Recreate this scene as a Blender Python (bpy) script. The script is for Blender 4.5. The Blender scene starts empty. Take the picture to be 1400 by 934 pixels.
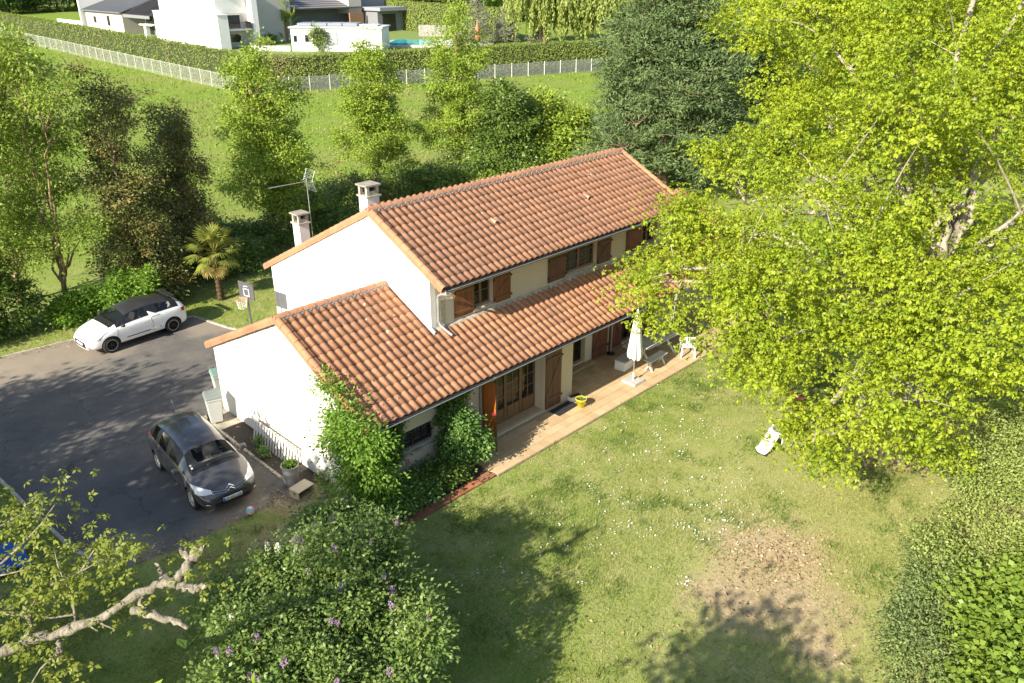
import bpy, bmesh, math, random
import numpy as np
from mathutils import Vector, Matrix, Euler
from mathutils.bvhtree import BVHTree

# ------------------------------------------------------------------ camera, sky, sun, exposure
SC = bpy.context.scene
COL = SC.collection
CAM = np.array([-9.645, -14.492, 12.999])
PITCH, YAW, FPX = math.radians(24.895), math.radians(45.665), 1089.0
cam_d = bpy.data.cameras.new("camera")
cam_d.sensor_width = 36.0
cam_d.lens = FPX / 1400 * 36
cam_d.clip_start, cam_d.clip_end = 0.1, 3000
cam = bpy.data.objects.new("camera", cam_d)
COL.objects.link(cam)
cam.location = CAM
cam.rotation_euler = (math.pi / 2 - PITCH, 0, -YAW)
SC.camera = cam

SUN_DIR = Vector((1.71, 0.165, -1.0)).normalized()        # the way the light travels
SUN_EL = math.asin(-SUN_DIR.z)
SUN_AZ = math.atan2(-SUN_DIR.x, -SUN_DIR.y)               # clockwise from +Y
world = bpy.data.worlds.new("World")
SC.world = world
world.use_nodes = True
wn = world.node_tree
sky = wn.nodes.new("ShaderNodeTexSky")
sky.sky_type = 'NISHITA'
sky.sun_disc = False
sky.sun_elevation = SUN_EL
sky.sun_rotation = SUN_AZ
sky.air_density, sky.dust_density, sky.ozone_density = 1.0, 1.0, 1.0
wn.links.new(sky.outputs[0], wn.nodes["Background"].inputs[0])
wn.nodes["Background"].inputs[1].default_value = 0.105
sl = bpy.data.lights.new("sun", 'SUN')
sl.energy = 5.0
sl.angle = math.radians(0.53)
sl.color = (1.0, 0.91, 0.76)
sun = bpy.data.objects.new("sun", sl)
COL.objects.link(sun)
sun.rotation_euler = SUN_DIR.to_track_quat('-Z', 'Y').to_euler()
sun.location = (-40, -6, 40)
SC.view_settings.view_transform = 'Standard'
SC.view_settings.look = 'None'
SC.view_settings.gamma = 1.0
SC.view_settings.use_curve_mapping = False
SC.view_settings.exposure = 1.15
SC.cycles.max_bounces = 6
SC.cycles.transparent_max_bounces = 8
SC.cycles.transmission_bounces = 4

RNG = np.random.default_rng(7)
random.seed(7)

# ------------------------------------------------------------------ measuring helpers (a drone photo: sight lines to places)
_fw = np.array([math.sin(YAW) * math.cos(PITCH), math.cos(YAW) * math.cos(PITCH), -math.sin(PITCH)])
_rt = np.array([math.cos(YAW), -math.sin(YAW), 0.0])
_up = np.cross(_rt, _fw)


def ter(x, y):
    """height of the ground: flat round the house, rising gently across the meadow"""
    d = (np.asarray(x) - CAM[0]) * math.sin(YAW) + (np.asarray(y) - CAM[1]) * math.cos(YAW) - 52
    d = np.maximum(d, 0)
    return -0.05 + 0.028 * d * d / (d + 6)


def sight(px, py, z=None, X=None, Y=None, d=None):
    r = _fw + _rt * (px - 700) / FPX - _up * (py - 467) / FPX
    if z is not None: t = (z - CAM[2]) / r[2]
    elif X is not None: t = (X - CAM[0]) / r[0]
    elif Y is not None: t = (Y - CAM[1]) / r[1]
    else: t = d
    return CAM + t * r


def gnd(px, py):
    r = _fw + _rt * (px - 700) / FPX - _up * (py - 467) / FPX
    lo, hi = 5, 900
    for _ in range(50):
        m = (lo + hi) / 2
        P = CAM + m * r
        if P[2] > ter(P[0], P[1]): lo = m
        else: hi = m
    return CAM + lo * r


# ------------------------------------------------------------------ object helpers
def thing(name, label, cat, loc=(0, 0, 0), rotz=0.0, group=None):
    o = bpy.data.objects.new(name, None)
    o.empty_display_size = 0.3
    COL.objects.link(o)
    o.location = loc
    o.rotation_euler = (0, 0, rotz)
    o["label"] = label
    o["category"] = cat
    if group: o["group"] = group
    return o


def tag(o, label, cat, group=None):
    o["label"] = label
    o["category"] = cat
    if group: o["group"] = group
    return o


def link(name, me, mat, parent=None, label=None, kind=None):
    o = bpy.data.objects.new(name, me)
    COL.objects.link(o)
    if mat is not None and len(me.materials) == 0:
        for m in (mat if isinstance(mat, (list, tuple)) else [mat]):
            me.materials.append(m)
    if parent is not None: o.parent = parent
    if label: o["label"] = label
    if kind: o["kind"] = kind
    return o


def npmesh(name, V, F, tint=None, smooth=False, N=None):
    """mesh from arrays; F is (n,k)"""
    V = np.asarray(V, np.float32)
    F = np.asarray(F, np.int32)
    me = bpy.data.meshes.new(name)
    n, k = F.shape
    me.vertices.add(len(V))
    me.vertices.foreach_set("co", V.ravel())
    me.loops.add(n * k)
    me.loops.foreach_set("vertex_index", F.ravel())
    me.polygons.add(n)
    me.polygons.foreach_set("loop_start", np.arange(0, n * k, k, dtype=np.int32))
    me.polygons.foreach_set("loop_total", np.full(n, k, np.int32))
    if smooth: me.polygons.foreach_set("use_smooth", np.ones(n, bool))
    me.update(calc_edges=True)
    if tint is not None:
        a = me.attributes.new("tint", 'FLOAT', 'FACE')
        a.data.foreach_set("value", np.asarray(tint, np.float32))
    return me


class MB:
    """collects simple shapes into one mesh"""
    def __init__(s): s.v, s.f, s.sm = [], [], []

    def add(s, vs, fs, smooth=False):
        b = len(s.v)
        s.v += [tuple(map(float, p)) for p in vs]
        s.f += [tuple(b + i for i in f) for f in fs]
        s.sm += [smooth] * len(fs)
        return s

    def box(s, x0, x1, y0, y1, z0, z1):
        return s.add([(x0, y0, z0), (x1, y0, z0), (x1, y1, z0), (x0, y1, z0), (x0, y0, z1), (x1, y0, z1), (x1, y1, z1), (x0, y1, z1)],
                     [(0, 3, 2, 1), (4, 5, 6, 7), (0, 1, 5, 4), (1, 2, 6, 5), (2, 3, 7, 6), (3, 0, 4, 7)])

    def hexa(s, p):
        """8 corners: bottom ring 0-3, top ring 4-7"""
        return s.add(p, [(0, 3, 2, 1), (4, 5, 6, 7), (0, 1, 5, 4), (1, 2, 6, 5), (2, 3, 7, 6), (3, 0, 4, 7)])

    def bar(s, a, b, w, h, upv=(0, 0, 1)):
        a, b = Vector(a), Vector(b)
        d = (b - a).normalized()
        u = Vector(upv)
        if abs(d.dot(u)) > 0.98: u = Vector((1, 0, 0))
        l = d.cross(u).normalized() * w / 2
        u = l.cross(d).normalized() * h / 2
        return s.hexa([a - l - u, a + l - u, b + l - u, b - l - u, a - l + u, a + l + u, b + l + u, b - l + u])

    def tube(s, pts, r, n=8, cap=True):
        pts = [Vector(p) for p in pts]
        rs = r if isinstance(r, (list, tuple)) else [r] * len(pts)
        rings = []
        up = Vector((0.13, 0.21, 1)).normalized()
        vs, fs = [], []
        for i, p in enumerate(pts):
            d = (pts[min(i + 1, len(pts) - 1)] - pts[max(i - 1, 0)]).normalized()
            if abs(d.dot(up)) > 0.97: up = Vector((1, 0.1, 0)).normalized()
            l = d.cross(up).normalized()
            u = l.cross(d)
            for k in range(n):
                a = 2 * math.pi * k / n
                vs.append(p + (l * math.cos(a) + u * math.sin(a)) * rs[i])
        for i in range(len(pts) - 1):
            for k in range(n):
                fs.append((i * n + k, i * n + (k + 1) % n, (i + 1) * n + (k + 1) % n, (i + 1) * n + k))
        s.add(vs, fs, True)
        if cap:
            s.add([vs[k] for k in range(n)], [tuple(range(n))[::-1]])
            s.add([vs[(len(pts) - 1) * n + k] for k in range(n)], [tuple(range(n))])
        return s

    def lathe(s, prof, n=16, c=(0, 0, 0), cap=True, smooth=True):
        vs, fs = [], []
        for r, z in prof:
            for k in range(n):
                a = 2 * math.pi * k / n
                vs.append((c[0] + r * math.cos(a), c[1] + r * math.sin(a), c[2] + z))
        m = len(prof)
        for i in range(m - 1):
            for k in range(n):
                fs.append((i * n + k, i * n + (k + 1) % n, (i + 1) * n + (k + 1) % n, (i + 1) * n + k))
        s.add(vs, fs, smooth)
        if cap:
            s.add(vs[:n], [tuple(range(n))[::-1]])
            s.add(vs[(m - 1) * n:], [tuple(range(n))])
        return s

    def prism(s, poly, f, t0, t1):
        """poly of (a,b), f(a,b,t)->xyz, extruded from t0 to t1"""
        n = len(poly)
        vs = [f(a, b, t0) for a, b in poly] + [f(a, b, t1) for a, b in poly]
        fs = [tuple(range(n))[::-1], tuple(range(n, 2 * n))] + [(i, (i + 1) % n, n + (i + 1) % n, n + i) for i in range(n)]
        return s.add(vs, fs)

    def mesh(s, name, off=(0, 0, 0)):
        me = bpy.data.meshes.new(name)
        V = [(a - off[0], b - off[1], c - off[2]) for a, b, c in s.v]
        me.from_pydata(V, [], s.f)
        me.polygons.foreach_set("use_smooth", np.array(s.sm, bool))
        bm = bmesh.new()
        bm.from_mesh(me)
        bmesh.ops.recalc_face_normals(bm, faces=bm.faces)
        bm.to_mesh(me)
        bm.free()
        return me

    def build(s, name, mat, parent=None, label=None, kind=None, world=True, bevel=0):
        """world=True: coordinates are the world's; they are made local to an unrotated parent"""
        off = (0, 0, 0)
        if parent is not None and world:
            p = parent
            while p is not None:
                off = tuple(off[i] + p.location[i] for i in range(3))
                p = p.parent
        o = link(name, s.mesh(name, off), mat, parent, label, kind)
        if bevel:
            b = o.modifiers.new("edge", 'BEVEL')
            b.width, b.segments, b.limit_method = bevel, 2, 'ANGLE'
        return o


def copy_tree(o, parent=None):
    c = o.copy()
    COL.objects.link(c)
    c.parent = parent
    for ch in list(o.children): copy_tree(ch, c)
    return c


# ------------------------------------------------------------------ materials
def nt(name):
    m = bpy.data.materials.new(name)
    m.use_nodes = True
    t = m.node_tree
    return m, t, t.nodes["Principled BSDF"]


def node(t, kind, **kw):
    n = t.nodes.new(kind)
    for k, v in kw.items():
        if k.startswith("i_"):
            key = k[2:]
            n.inputs[int(key) if key.isdigit() else key].default_value = v
        else: setattr(n, k, v)
    return n


def ramp(t, fac, stops):
    r = t.nodes.new("ShaderNodeValToRGB")
    while len(r.color_ramp.elements) < len(stops): r.color_ramp.elements.new(0.5)
    for e, (p, c) in zip(r.color_ramp.elements, stops):
        e.position = p
        e.color = (*c, 1) if len(c) == 3 else c
    t.links.new(fac, r.inputs[0])
    return r.outputs[0]


def noise(t, scale, detail=4, rough=0.6, vec=None, out="Fac"):
    n = node(t, "ShaderNodeTexNoise")
    n.inputs["Scale"].default_value = scale
    n.inputs["Detail"].default_value = detail
    n.inputs["Roughness"].default_value = rough
    if vec is not None: t.links.new(vec, n.inputs["Vector"])
    return n.outputs[out]


def pos(t):
    return node(t, "ShaderNodeNewGeometry").outputs["Position"]


def mixc(t, fac, a, b, mode='MIX'):
    m = node(t, "ShaderNodeMix", data_type='RGBA', blend_type=mode)
    for sock, v in ((0, fac), (6, a), (7, b)):
        if isinstance(v, (int, float)): m.inputs[sock].default_value = v
        elif isinstance(v, tuple): m.inputs[sock].default_value = (*v, 1) if len(v) == 3 else v
        else: t.links.new(v, m.inputs[sock])
    return m.outputs[2]


def math_n(t, op, a, b=None, clamp=False):
    m = node(t, "ShaderNodeMath", operation=op, use_clamp=clamp)
    for i, v in enumerate((a, b)):
        if v is None: continue
        if isinstance(v, (int, float)): m.inputs[i].default_value = v
        else: t.links.new(v, m.inputs[i])
    return m.outputs[0]


def bump(t, bsdf, h, strength=0.3, dist=0.02):
    b = node(t, "ShaderNodeBump")
    b.inputs["Strength"].default_value = strength
    b.inputs["Distance"].default_value = dist
    t.links.new(h, b.inputs["Height"])
    t.links.new(b.outputs[0], bsdf.inputs["Normal"])


def plain(name, c, rough=0.6, metal=0.0, var=0.25, scale=6.0, bmp=0.0, bscale=60, spec=None, coat=0.0):
    """a colour with soft mottling"""
    m, t, b = nt(name)
    p = pos(t)
    n = noise(t, scale, 5, 0.65, p)
    lo = tuple(x * (1 - var) for x in c)
    hi = tuple(min(1, x * (1 + var * 0.6)) for x in c)
    t.links.new(ramp(t, n, [(0.3, lo), (0.7, hi)]), b.inputs["Base Color"])
    b.inputs["Roughness"].default_value = rough
    b.inputs["Metallic"].default_value = metal
    if spec is not None: b.inputs["Specular IOR Level"].default_value = spec
    if coat: b.inputs["Coat Weight"].default_value = coat
    if bmp: bump(t, b, noise(t, bscale, 4, 0.7, p), bmp, 0.02)
    return m


def leafmat(name, cols, transl=0.35, rough=0.55, tintcol=None, spec=0.25):
    """leaves: each leaf its own shade, light passing through"""
    m, t, b = nt(name)
    g = node(t, "ShaderNodeNewGeometry")
    n = len(cols)
    c = ramp(t, g.outputs["Random Per Island"], [(i / max(1, n - 1), k) for i, k in enumerate(cols)])
    if tintcol is not None:
        a = node(t, "ShaderNodeAttribute", attribute_name="tint")
        c = mixc(t, a.outputs["Fac"], c, tintcol)
    t.links.new(c, b.inputs["Base Color"])
    b.inputs["Roughness"].default_value = rough
    b.inputs["Specular IOR Level"].default_value = spec
    tr = node(t, "ShaderNodeBsdfTranslucent")
    t.links.new(mixc(t, 1.0, c, (1.0, 1.0, 0.55), 'MULTIPLY'), tr.inputs[0])
    mx = node(t, "ShaderNodeMixShader")
    mx.inputs[0].default_value = transl
    t.links.new(b.outputs[0], mx.inputs[1])
    t.links.new(tr.outputs[0], mx.inputs[2])
    t.links.new(mx.outputs[0], t.nodes["Material Output"].inputs[0])
    return m


def barkmat(name, a, b2, scale=9):
    m, t, b = nt(name)
    p = pos(t)
    mp = node(t, "ShaderNodeMapping")
    mp.inputs["Scale"].default_value = (1, 1, 0.35)
    t.links.new(p, mp.inputs[0])
    n = noise(t, scale, 6, 0.7, mp.outputs[0])
    t.links.new(ramp(t, n, [(0.3, a), (0.62, b2)]), b.inputs["Base Color"])
    b.inputs["Roughness"].default_value = 0.9
    bump(t, b, n, 0.6, 0.05)
    return m


def glass(name, tint=(0.02, 0.025, 0.03), clear=0.5, rough=0.03):
    m, t, b = nt(name)
    b.inputs["Base Color"].default_value = (*tint, 1)
    b.inputs["Roughness"].default_value = rough
    b.inputs["Specular IOR Level"].default_value = 0.8
    tr = node(t, "ShaderNodeBsdfTransparent")
    mx = node(t, "ShaderNodeMixShader")
    mx.inputs[0].default_value = clear
    t.links.new(b.outputs[0], mx.inputs[1])
    t.links.new(tr.outputs[0], mx.inputs[2])
    t.links.new(mx.outputs[0], t.nodes["Material Output"].inputs[0])
    return m


def flat(name, c, rough=0.5, metal=0.0, coat=0.0, spec=0.5):
    m, t, b = nt(name)
    b.inputs["Base Color"].default_value = (*c, 1)
    b.inputs["Roughness"].default_value = rough
    b.inputs["Metallic"].default_value = metal
    b.inputs["Coat Weight"].default_value = coat
    b.inputs["Specular IOR Level"].default_value = spec
    return m


def wallmat(name, c, stain=(0.45, 0.38, 0.26), amt=0.5, bstr=0.25):
    """rough-cast render with weather stains"""
    m, t, b = nt(name)
    p = pos(t)
    base = ramp(t, noise(t, 1.3, 5, 0.6, p), [(0.3, tuple(x * 0.93 for x in c)), (0.7, c)])
    mp = node(t, "ShaderNodeMapping")
    mp.inputs["Scale"].default_value = (1.3, 1.3, 0.35)
    t.links.new(p, mp.inputs[0])
    st = ramp(t, noise(t, 1.1, 6, 0.7, mp.outputs[0]), [(0.56, (0, 0, 0)), (0.8, (amt, amt, amt))])
    t.links.new(mixc(t, st, base, stain), b.inputs["Base Color"])
    b.inputs["Roughness"].default_value = 0.95
    b.inputs["Specular IOR Level"].default_value = 0.1
    bump(t, b, noise(t, 55, 3, 0.7, p), bstr, 0.02)
    return m


def woodmat(name, c, dark=0.55, axis=2, scale=14, rough=0.6):
    m, t, b = nt(name)
    g = node(t, "ShaderNodeTexCoord").outputs["Object"]
    mp = node(t, "ShaderNodeMapping")
    s = [scale, scale, scale]
    s[axis] = scale * 0.08
    mp.inputs["Scale"].default_value = s
    t.links.new(g, mp.inputs[0])
    n = noise(t, 1.0, 5, 0.65, mp.outputs[0])
    oi = node(t, "ShaderNodeObjectInfo").outputs["Random"]
    k = math_n(t, 'MULTIPLY_ADD', oi, 0.35)
    t.nodes[-1].inputs[2].default_value = -0.17
    f = math_n(t, 'ADD', n, k)
    t.links.new(ramp(t, f, [(0.2, tuple(x * dark for x in c)), (0.55, c), (0.85, tuple(min(1, x * 1.25) for x in c))]), b.inputs["Base Color"])
    b.inputs["Roughness"].default_value = rough
    bump(t, b, n, 0.25, 0.01)
    return m


M = {}
M['sunlit_wall'] = wallmat('sunlit_render', (0.80, 0.775, 0.71), (0.50, 0.42, 0.28), 0.75)  # cream render coloured whiter, as the sun bleaches out the gables
M['shaded_wall'] = wallmat('shaded_render', (0.60, 0.50, 0.36), (0.40, 0.32, 0.20), 0.3)  # same cream render coloured darker for the front, out of full sun
M['reveal'] = wallmat('reveal_render', (0.66, 0.58, 0.45), amt=0.2)
M['pebble'] = plain('pebble_dash', (0.62, 0.54, 0.40), 0.95, var=0.6, scale=26, bmp=0.9, bscale=34)
M['cement'] = plain('cement', (0.42, 0.38, 0.31), 0.9, var=0.45, scale=5, bmp=0.3)
M['gutter'] = plain('zinc_gutter', (0.055, 0.058, 0.062), 0.45, 0.3, var=0.2)
M['pipe'] = plain('zinc_pipe', (0.42, 0.43, 0.43), 0.45, 0.5, var=0.25, scale=12)
M['shutter'] = woodmat('shutter_wood', (0.200, 0.080, 0.034), 0.6)
M['shutter_dark'] = woodmat('shutter_dark_wood', (0.125, 0.062, 0.034), 0.6)
M['shutter_red'] = woodmat('shutter_red_wood', (0.180, 0.062, 0.032), 0.6)
M['shutter_orange'] = woodmat('shutter_orange_wood', (0.46, 0.135, 0.022), 0.7, rough=0.35)
M['frame_wood'] = woodmat('frame_wood', (0.21, 0.115, 0.050), 0.6)
M['frame_dark'] = woodmat('frame_dark_wood', (0.060, 0.038, 0.024), 0.6)
M['iron'] = plain('black_iron', (0.025, 0.022, 0.02), 0.6, 0.4)
M['pane'] = glass('window_pane', (0.02, 0.022, 0.024), 0.6, 0.02)
M['curtain'] = plain('net_curtain', (0.55, 0.55, 0.57), 0.9, var=0.3, scale=12)
M['dark_room'] = plain('dark_room', (0.05, 0.045, 0.04), 0.9)
M['white_plastic'] = plain('white_plastic', (0.78, 0.78, 0.76), 0.4, var=0.06)
M['white_paint'] = plain('white_paint', (0.72, 0.70, 0.64), 0.6, var=0.12)
M['white_cloth'] = plain('white_canvas', (0.80, 0.78, 0.73), 0.9, var=0.08, scale=14)
M['concrete'] = plain('pale_concrete', (0.46, 0.45, 0.42), 0.9, var=0.2, scale=9, bmp=0.2)
M['black_rubber'] = plain('black_rubber', (0.018, 0.018, 0.018), 0.8, var=0.3)
M['alu'] = plain('aluminium', (0.60, 0.61, 0.62), 0.35, 0.8, var=0.1)
M['soil'] = plain('potting_soil', (0.06, 0.043, 0.028), 0.95, var=0.5, scale=30, bmp=0.6)


def tilemat(name, cols, lichen):
    """fired clay: every tile its own shade, with grime and lichen"""
    m, t, b = nt(name)
    g = node(t, "ShaderNodeNewGeometry")
    oi = node(t, "ShaderNodeObjectInfo")
    r = math_n(t, 'FRACT', math_n(t, 'ADD', g.outputs["Random Per Island"], oi.outputs["Random"]))
    c = ramp(t, r, [(i / (len(cols) - 1), k) for i, k in enumerate(cols)])
    p = pos(t)
    n = noise(t, 0.8, 5, 0.7, p)
    c = mixc(t, ramp(t, n, [(0.42, (0, 0, 0)), (0.72, (0.75, 0.75, 0.75))]), c, (0.22, 0.125, 0.085))
    mp = node(t, 'ShaderNodeMapping')
    mp.inputs['Scale'].default_value = (5.0, .45, .45)
    t.links.new(p, mp.inputs[0])
    ns = noise(t, 1.0, 5, 0.65, mp.outputs[0])
    c = mixc(t, ramp(t, ns, [(0.5, (0, 0, 0)), (0.75, (0.6, 0.6, 0.6))]), c, (0.17, 0.095, 0.062))
    n2 = noise(t, 9, 4, 0.7, p)
    c = mixc(t, ramp(t, n2, [(0.64, (0, 0, 0)), (0.80, (0.4, 0.4, 0.4))]), c, (0.13, 0.075, 0.055))
    n3 = noise(t, 3.6, 2, 0.5, p)
    c = mixc(t, ramp(t, n3, [(0.725, (0, 0, 0)), (0.75, (lichen, lichen, lichen))]), c, (0.62, 0.57, 0.46))
    t.links.new(c, b.inputs["Base Color"])
    b.inputs["Roughness"].default_value = 0.85
    b.inputs["Specular IOR Level"].default_value = 0.2
    bump(t, b, n2, 0.25, 0.01)
    return m


M['tile_low'] = tilemat('clay_tile', [(0.345, 0.168, 0.091), (0.385, 0.193, 0.107), (0.36, 0.180, 0.099), (0.415, 0.214, 0.122), (0.325, 0.157, 0.086)], 0.7)
M['tile_up'] = tilemat('weathered_clay_tile', [(0.275, 0.142, 0.084), (0.315, 0.163, 0.097), (0.29, 0.150, 0.090), (0.31, 0.164, 0.104), (0.25, 0.130, 0.081)], 0.7)
M['ridge'] = tilemat('ridge_tile', [(0.40, 0.19, 0.098), (0.46, 0.225, 0.12), (0.42, 0.20, 0.108)], 0.3)
# ------------------------------------------------------------------ the ground, drive, terrace
def dmask(t, p, c, r, nscale, namp, soft):
    """1 inside a ragged patch round the place c"""
    v = node(t, "ShaderNodeVectorMath", operation='DISTANCE')
    t.links.new(p, v.inputs[0])
    v.inputs[1].default_value = c
    d = math_n(t, 'DIVIDE', v.outputs["Value"], r)
    n = noise(t, nscale, 5, 0.65, p)
    f = math_n(t, 'ADD', d, math_n(t, 'MULTIPLY', math_n(t, 'SUBTRACT', n, 0.5), namp))
    mr = node(t, "ShaderNodeMapRange", interpolation_type='SMOOTHSTEP')
    t.links.new(f, mr.inputs[0])
    mr.inputs[1].default_value, mr.inputs[2].default_value = 1 - soft, 1 + soft
    mr.inputs[3].default_value, mr.inputs[4].default_value = 1, 0
    return mr.outputs[0]


def ground_material():
    m, t, b = nt('grass_ground')
    p = pos(t)
    fine = noise(t, 16, 6, 0.75, p)
    mid = noise(t, 1.1, 5, 0.65, p)
    big = noise(t, 0.22, 4, 0.6, p)
    green = ramp(t, fine, [(0.28, (0.13, 0.185, 0.034)), (0.5, (0.215, 0.27, 0.060)), (0.72, (0.31, 0.345, 0.105))])
    dry = ramp(t, fine, [(0.3, (0.28, 0.27, 0.11)), (0.55, (0.39, 0.37, 0.165)), (0.75, (0.48, 0.45, 0.22))])
    k = math_n(t, 'ADD', math_n(t, 'MULTIPLY', mid, 0.65), math_n(t, 'MULTIPLY', big, 0.5))
    c = mixc(t, ramp(t, k, [(0.54, (0, 0, 0)), (0.70, (0.75, 0.75, 0.75))]), green, dry)
    tuft = noise(t, 2.6, 5, 0.7, p)
    c = mixc(t, ramp(t, tuft, [(0.52, (0, 0, 0)), (0.66, (0.75, 0.75, 0.75))]), c, ramp(t, fine, [(0.3, (0.095, 0.165, 0.028)), (0.7, (0.20, 0.28, 0.055))]))
    # dry lawn towards the hedge on the right
    g = gnd(1130, 790)
    c = mixc(t, math_n(t, 'MULTIPLY', dmask(t, p, (g[0] + 1.5, g[1], -0.05), 5.8, 0.9, 1.0, 0.55), 0.62), c, dry)
    soil = ramp(t, noise(t, 11, 6, 0.75, p), [(0.28, (0.215, 0.155, 0.085)), (0.46, (0.385, 0.30, 0.175)), (0.72, (0.50, 0.41, 0.26))])
    for (px, py, r) in ((1055, 752, 1.35), (1000, 818, .95), (1088, 820, 1.15), (1120, 885, .6), (1210, 610, 1.3), (1260, 560, 2.4), (410, 675, .95), (378, 738, .6)):
        q = gnd(px, py)
        c = mixc(t, dmask(t, p, (q[0], q[1], -0.05), r, 1.3, 1.7, 0.5), c, soil)
    # the tall meadow behind the house
    mead = ramp(t, noise(t, 3.0, 6, 0.7, p), [(0.3, (0.120, 0.190, 0.026)), (0.55, (0.175, 0.250, 0.038)), (0.75, (0.25, 0.30, 0.070))])
    mead = mixc(t, ramp(t, noise(t, 0.12, 4, 0.65, p), [(0.45, (0, 0, 0)), (0.66, (0.55, 0.55, 0.55))]), mead, (0.26, 0.235, 0.095))
    sx = node(t, "ShaderNodeSeparateXYZ")
    t.links.new(p, sx.inputs[0])
    e = math_n(t, 'ADD', math_n(t, 'MULTIPLY', sx.outputs[0], 0.3), sx.outputs[1])
    mr = node(t, "ShaderNodeMapRange", interpolation_type='SMOOTHSTEP')
    t.links.new(e, mr.inputs[0])
    mr.inputs[1].default_value, mr.inputs[2].default_value = 24, 29
    c = mixc(t, mr.outputs[0], c, mead)
    t.links.new(c, b.inputs["Base Color"])
    b.inputs["Roughness"].default_value = 0.95
    b.inputs["Specular IOR Level"].default_value = 0.08
    bump(t, b, fine, 0.7, 0.05)
    return m


def make_ground():
    xs = np.concatenate([np.linspace(-260, -60, 21), np.linspace(-50, 150, 81), np.linspace(160, 560, 41)])
    ys = np.concatenate([np.linspace(-260, -60, 21), np.linspace(-50, 200, 101), np.linspace(210, 620, 42)])
    X, Y = np.meshgrid(xs, ys)
    V = np.stack([X, Y, ter(X, Y)], -1).reshape(-1, 3)
    nx, ny = len(xs), len(ys)
    i = np.arange(nx * ny).reshape(ny, nx)
    F = np.stack([i[:-1, :-1], i[:-1, 1:], i[1:, 1:], i[1:, :-1]], -1).reshape(-1, 4)
    link('ground', npmesh('ground', V, F, smooth=True), ground_material(), kind='structure')


make_ground()


def asphalt_material():
    m, t, b = nt('asphalt')
    p = pos(t)
    f = noise(t, 70, 4, 0.8, p)
    n = noise(t, 0.9, 6, 0.7, p)
    c = ramp(t, n, [(0.3, (0.090, 0.087, 0.084)), (0.55, (0.122, 0.116, 0.108)), (0.75, (0.18, 0.16, 0.135))])
    c = mixc(t, 0.55, c, ramp(t, f, [(0.3, (0.35, 0.35, 0.35)), (0.7, (0.75, 0.73, 0.70))]), 'OVERLAY')
    vz = node(t, "ShaderNodeTexVoronoi", feature='DISTANCE_TO_EDGE')
    vz.inputs["Scale"].default_value = 0.42
    ad = node(t, "ShaderNodeVectorMath", operation='MULTIPLY_ADD')
    t.links.new(noise(t, 1.8, 5, 0.7, p, "Color"), ad.inputs[0])
    ad.inputs[1].default_value = (1.1, 1.1, 0)
    t.links.new(p, ad.inputs[2])
    t.links.new(ad.outputs[0], vz.inputs["Vector"])
    c = mixc(t, ramp(t, vz.outputs["Distance"], [(0.0, (0.75, 0.75, 0.75)), (0.006, (0, 0, 0))]), c, (0.03, 0.029, 0.027))
    # sand and grit along the edges
    for q, r in (((-2.5, 17.6, 0), 3.2), ((-6.5, 18.6, 0), 3.5), ((-2.4, 2.2, 0), 1.3), ((-5.4, 3.0, 0), 1.0), ((3.0, 15.2, 0), 1.2)):
        c = mixc(t, math_n(t, 'MULTIPLY', dmask(t, p, q, r, 1.3, 1.4, 0.5), 0.55), c, (0.33, 0.275, 0.205))
    t.links.new(c, b.inputs["Base Color"])
    b.inputs["Roughness"].default_value = 0.9
    b.inputs["Specular IOR Level"].default_value = 0.2
    bump(t, b, f, 0.5, 0.01)
    return m


DRIVE = [(-5.2, 2.72), (-4.0, 2.50), (-2.6, 2.52), (-1.25, 2.45), (-0.66, 2.75), (-0.66, 7.05), (0.12, 7.05), (0.12, 8.9), (3.75, 8.9), (3.75, 13.0), (3.35, 14.2), (3.05, 15.6), (2.86, 16.36),
         (-1.2, 17.36), (-3.9, 17.72), (-9, 18.5), (-22, 20.5), (-22, 9.4), (-6.30, 9.15), (-6.17, 7.06), (-5.95, 4.4), (-5.65, 3.2)]
me = bpy.data.meshes.new('driveway')
me.from_pydata([(x, y, -0.044) for x, y in DRIVE], [], [tuple(range(len(DRIVE)))])
link('driveway', me, asphalt_material(), kind='structure')

# pale edging round the drive
def kerb_line(pts, w=0.09, z0=-0.2, z1=0.02, name='kerb'):
    m = MB()
    for a, b in zip(pts[:-1], pts[1:]):
        d = math.hypot(b[0] - a[0], b[1] - a[1])
        n = max(1, int(d / 1.0))
        for i in range(n):
            p = [a[0] + (b[0] - a[0]) * (i + 0.01) / n, a[1] + (b[1] - a[1]) * (i + 0.01) / n]
            q = [a[0] + (b[0] - a[0]) * (i + 0.985) / n, a[1] + (b[1] - a[1]) * (i + 0.985) / n]
            dz = random.uniform(-.012, .01)
            m.bar((p[0], p[1], (z0 + z1) / 2 + dz), (q[0], q[1], (z0 + z1) / 2 + dz), w, z1 - z0)
    return m.build(name, M['cement'], kind='structure')


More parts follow.
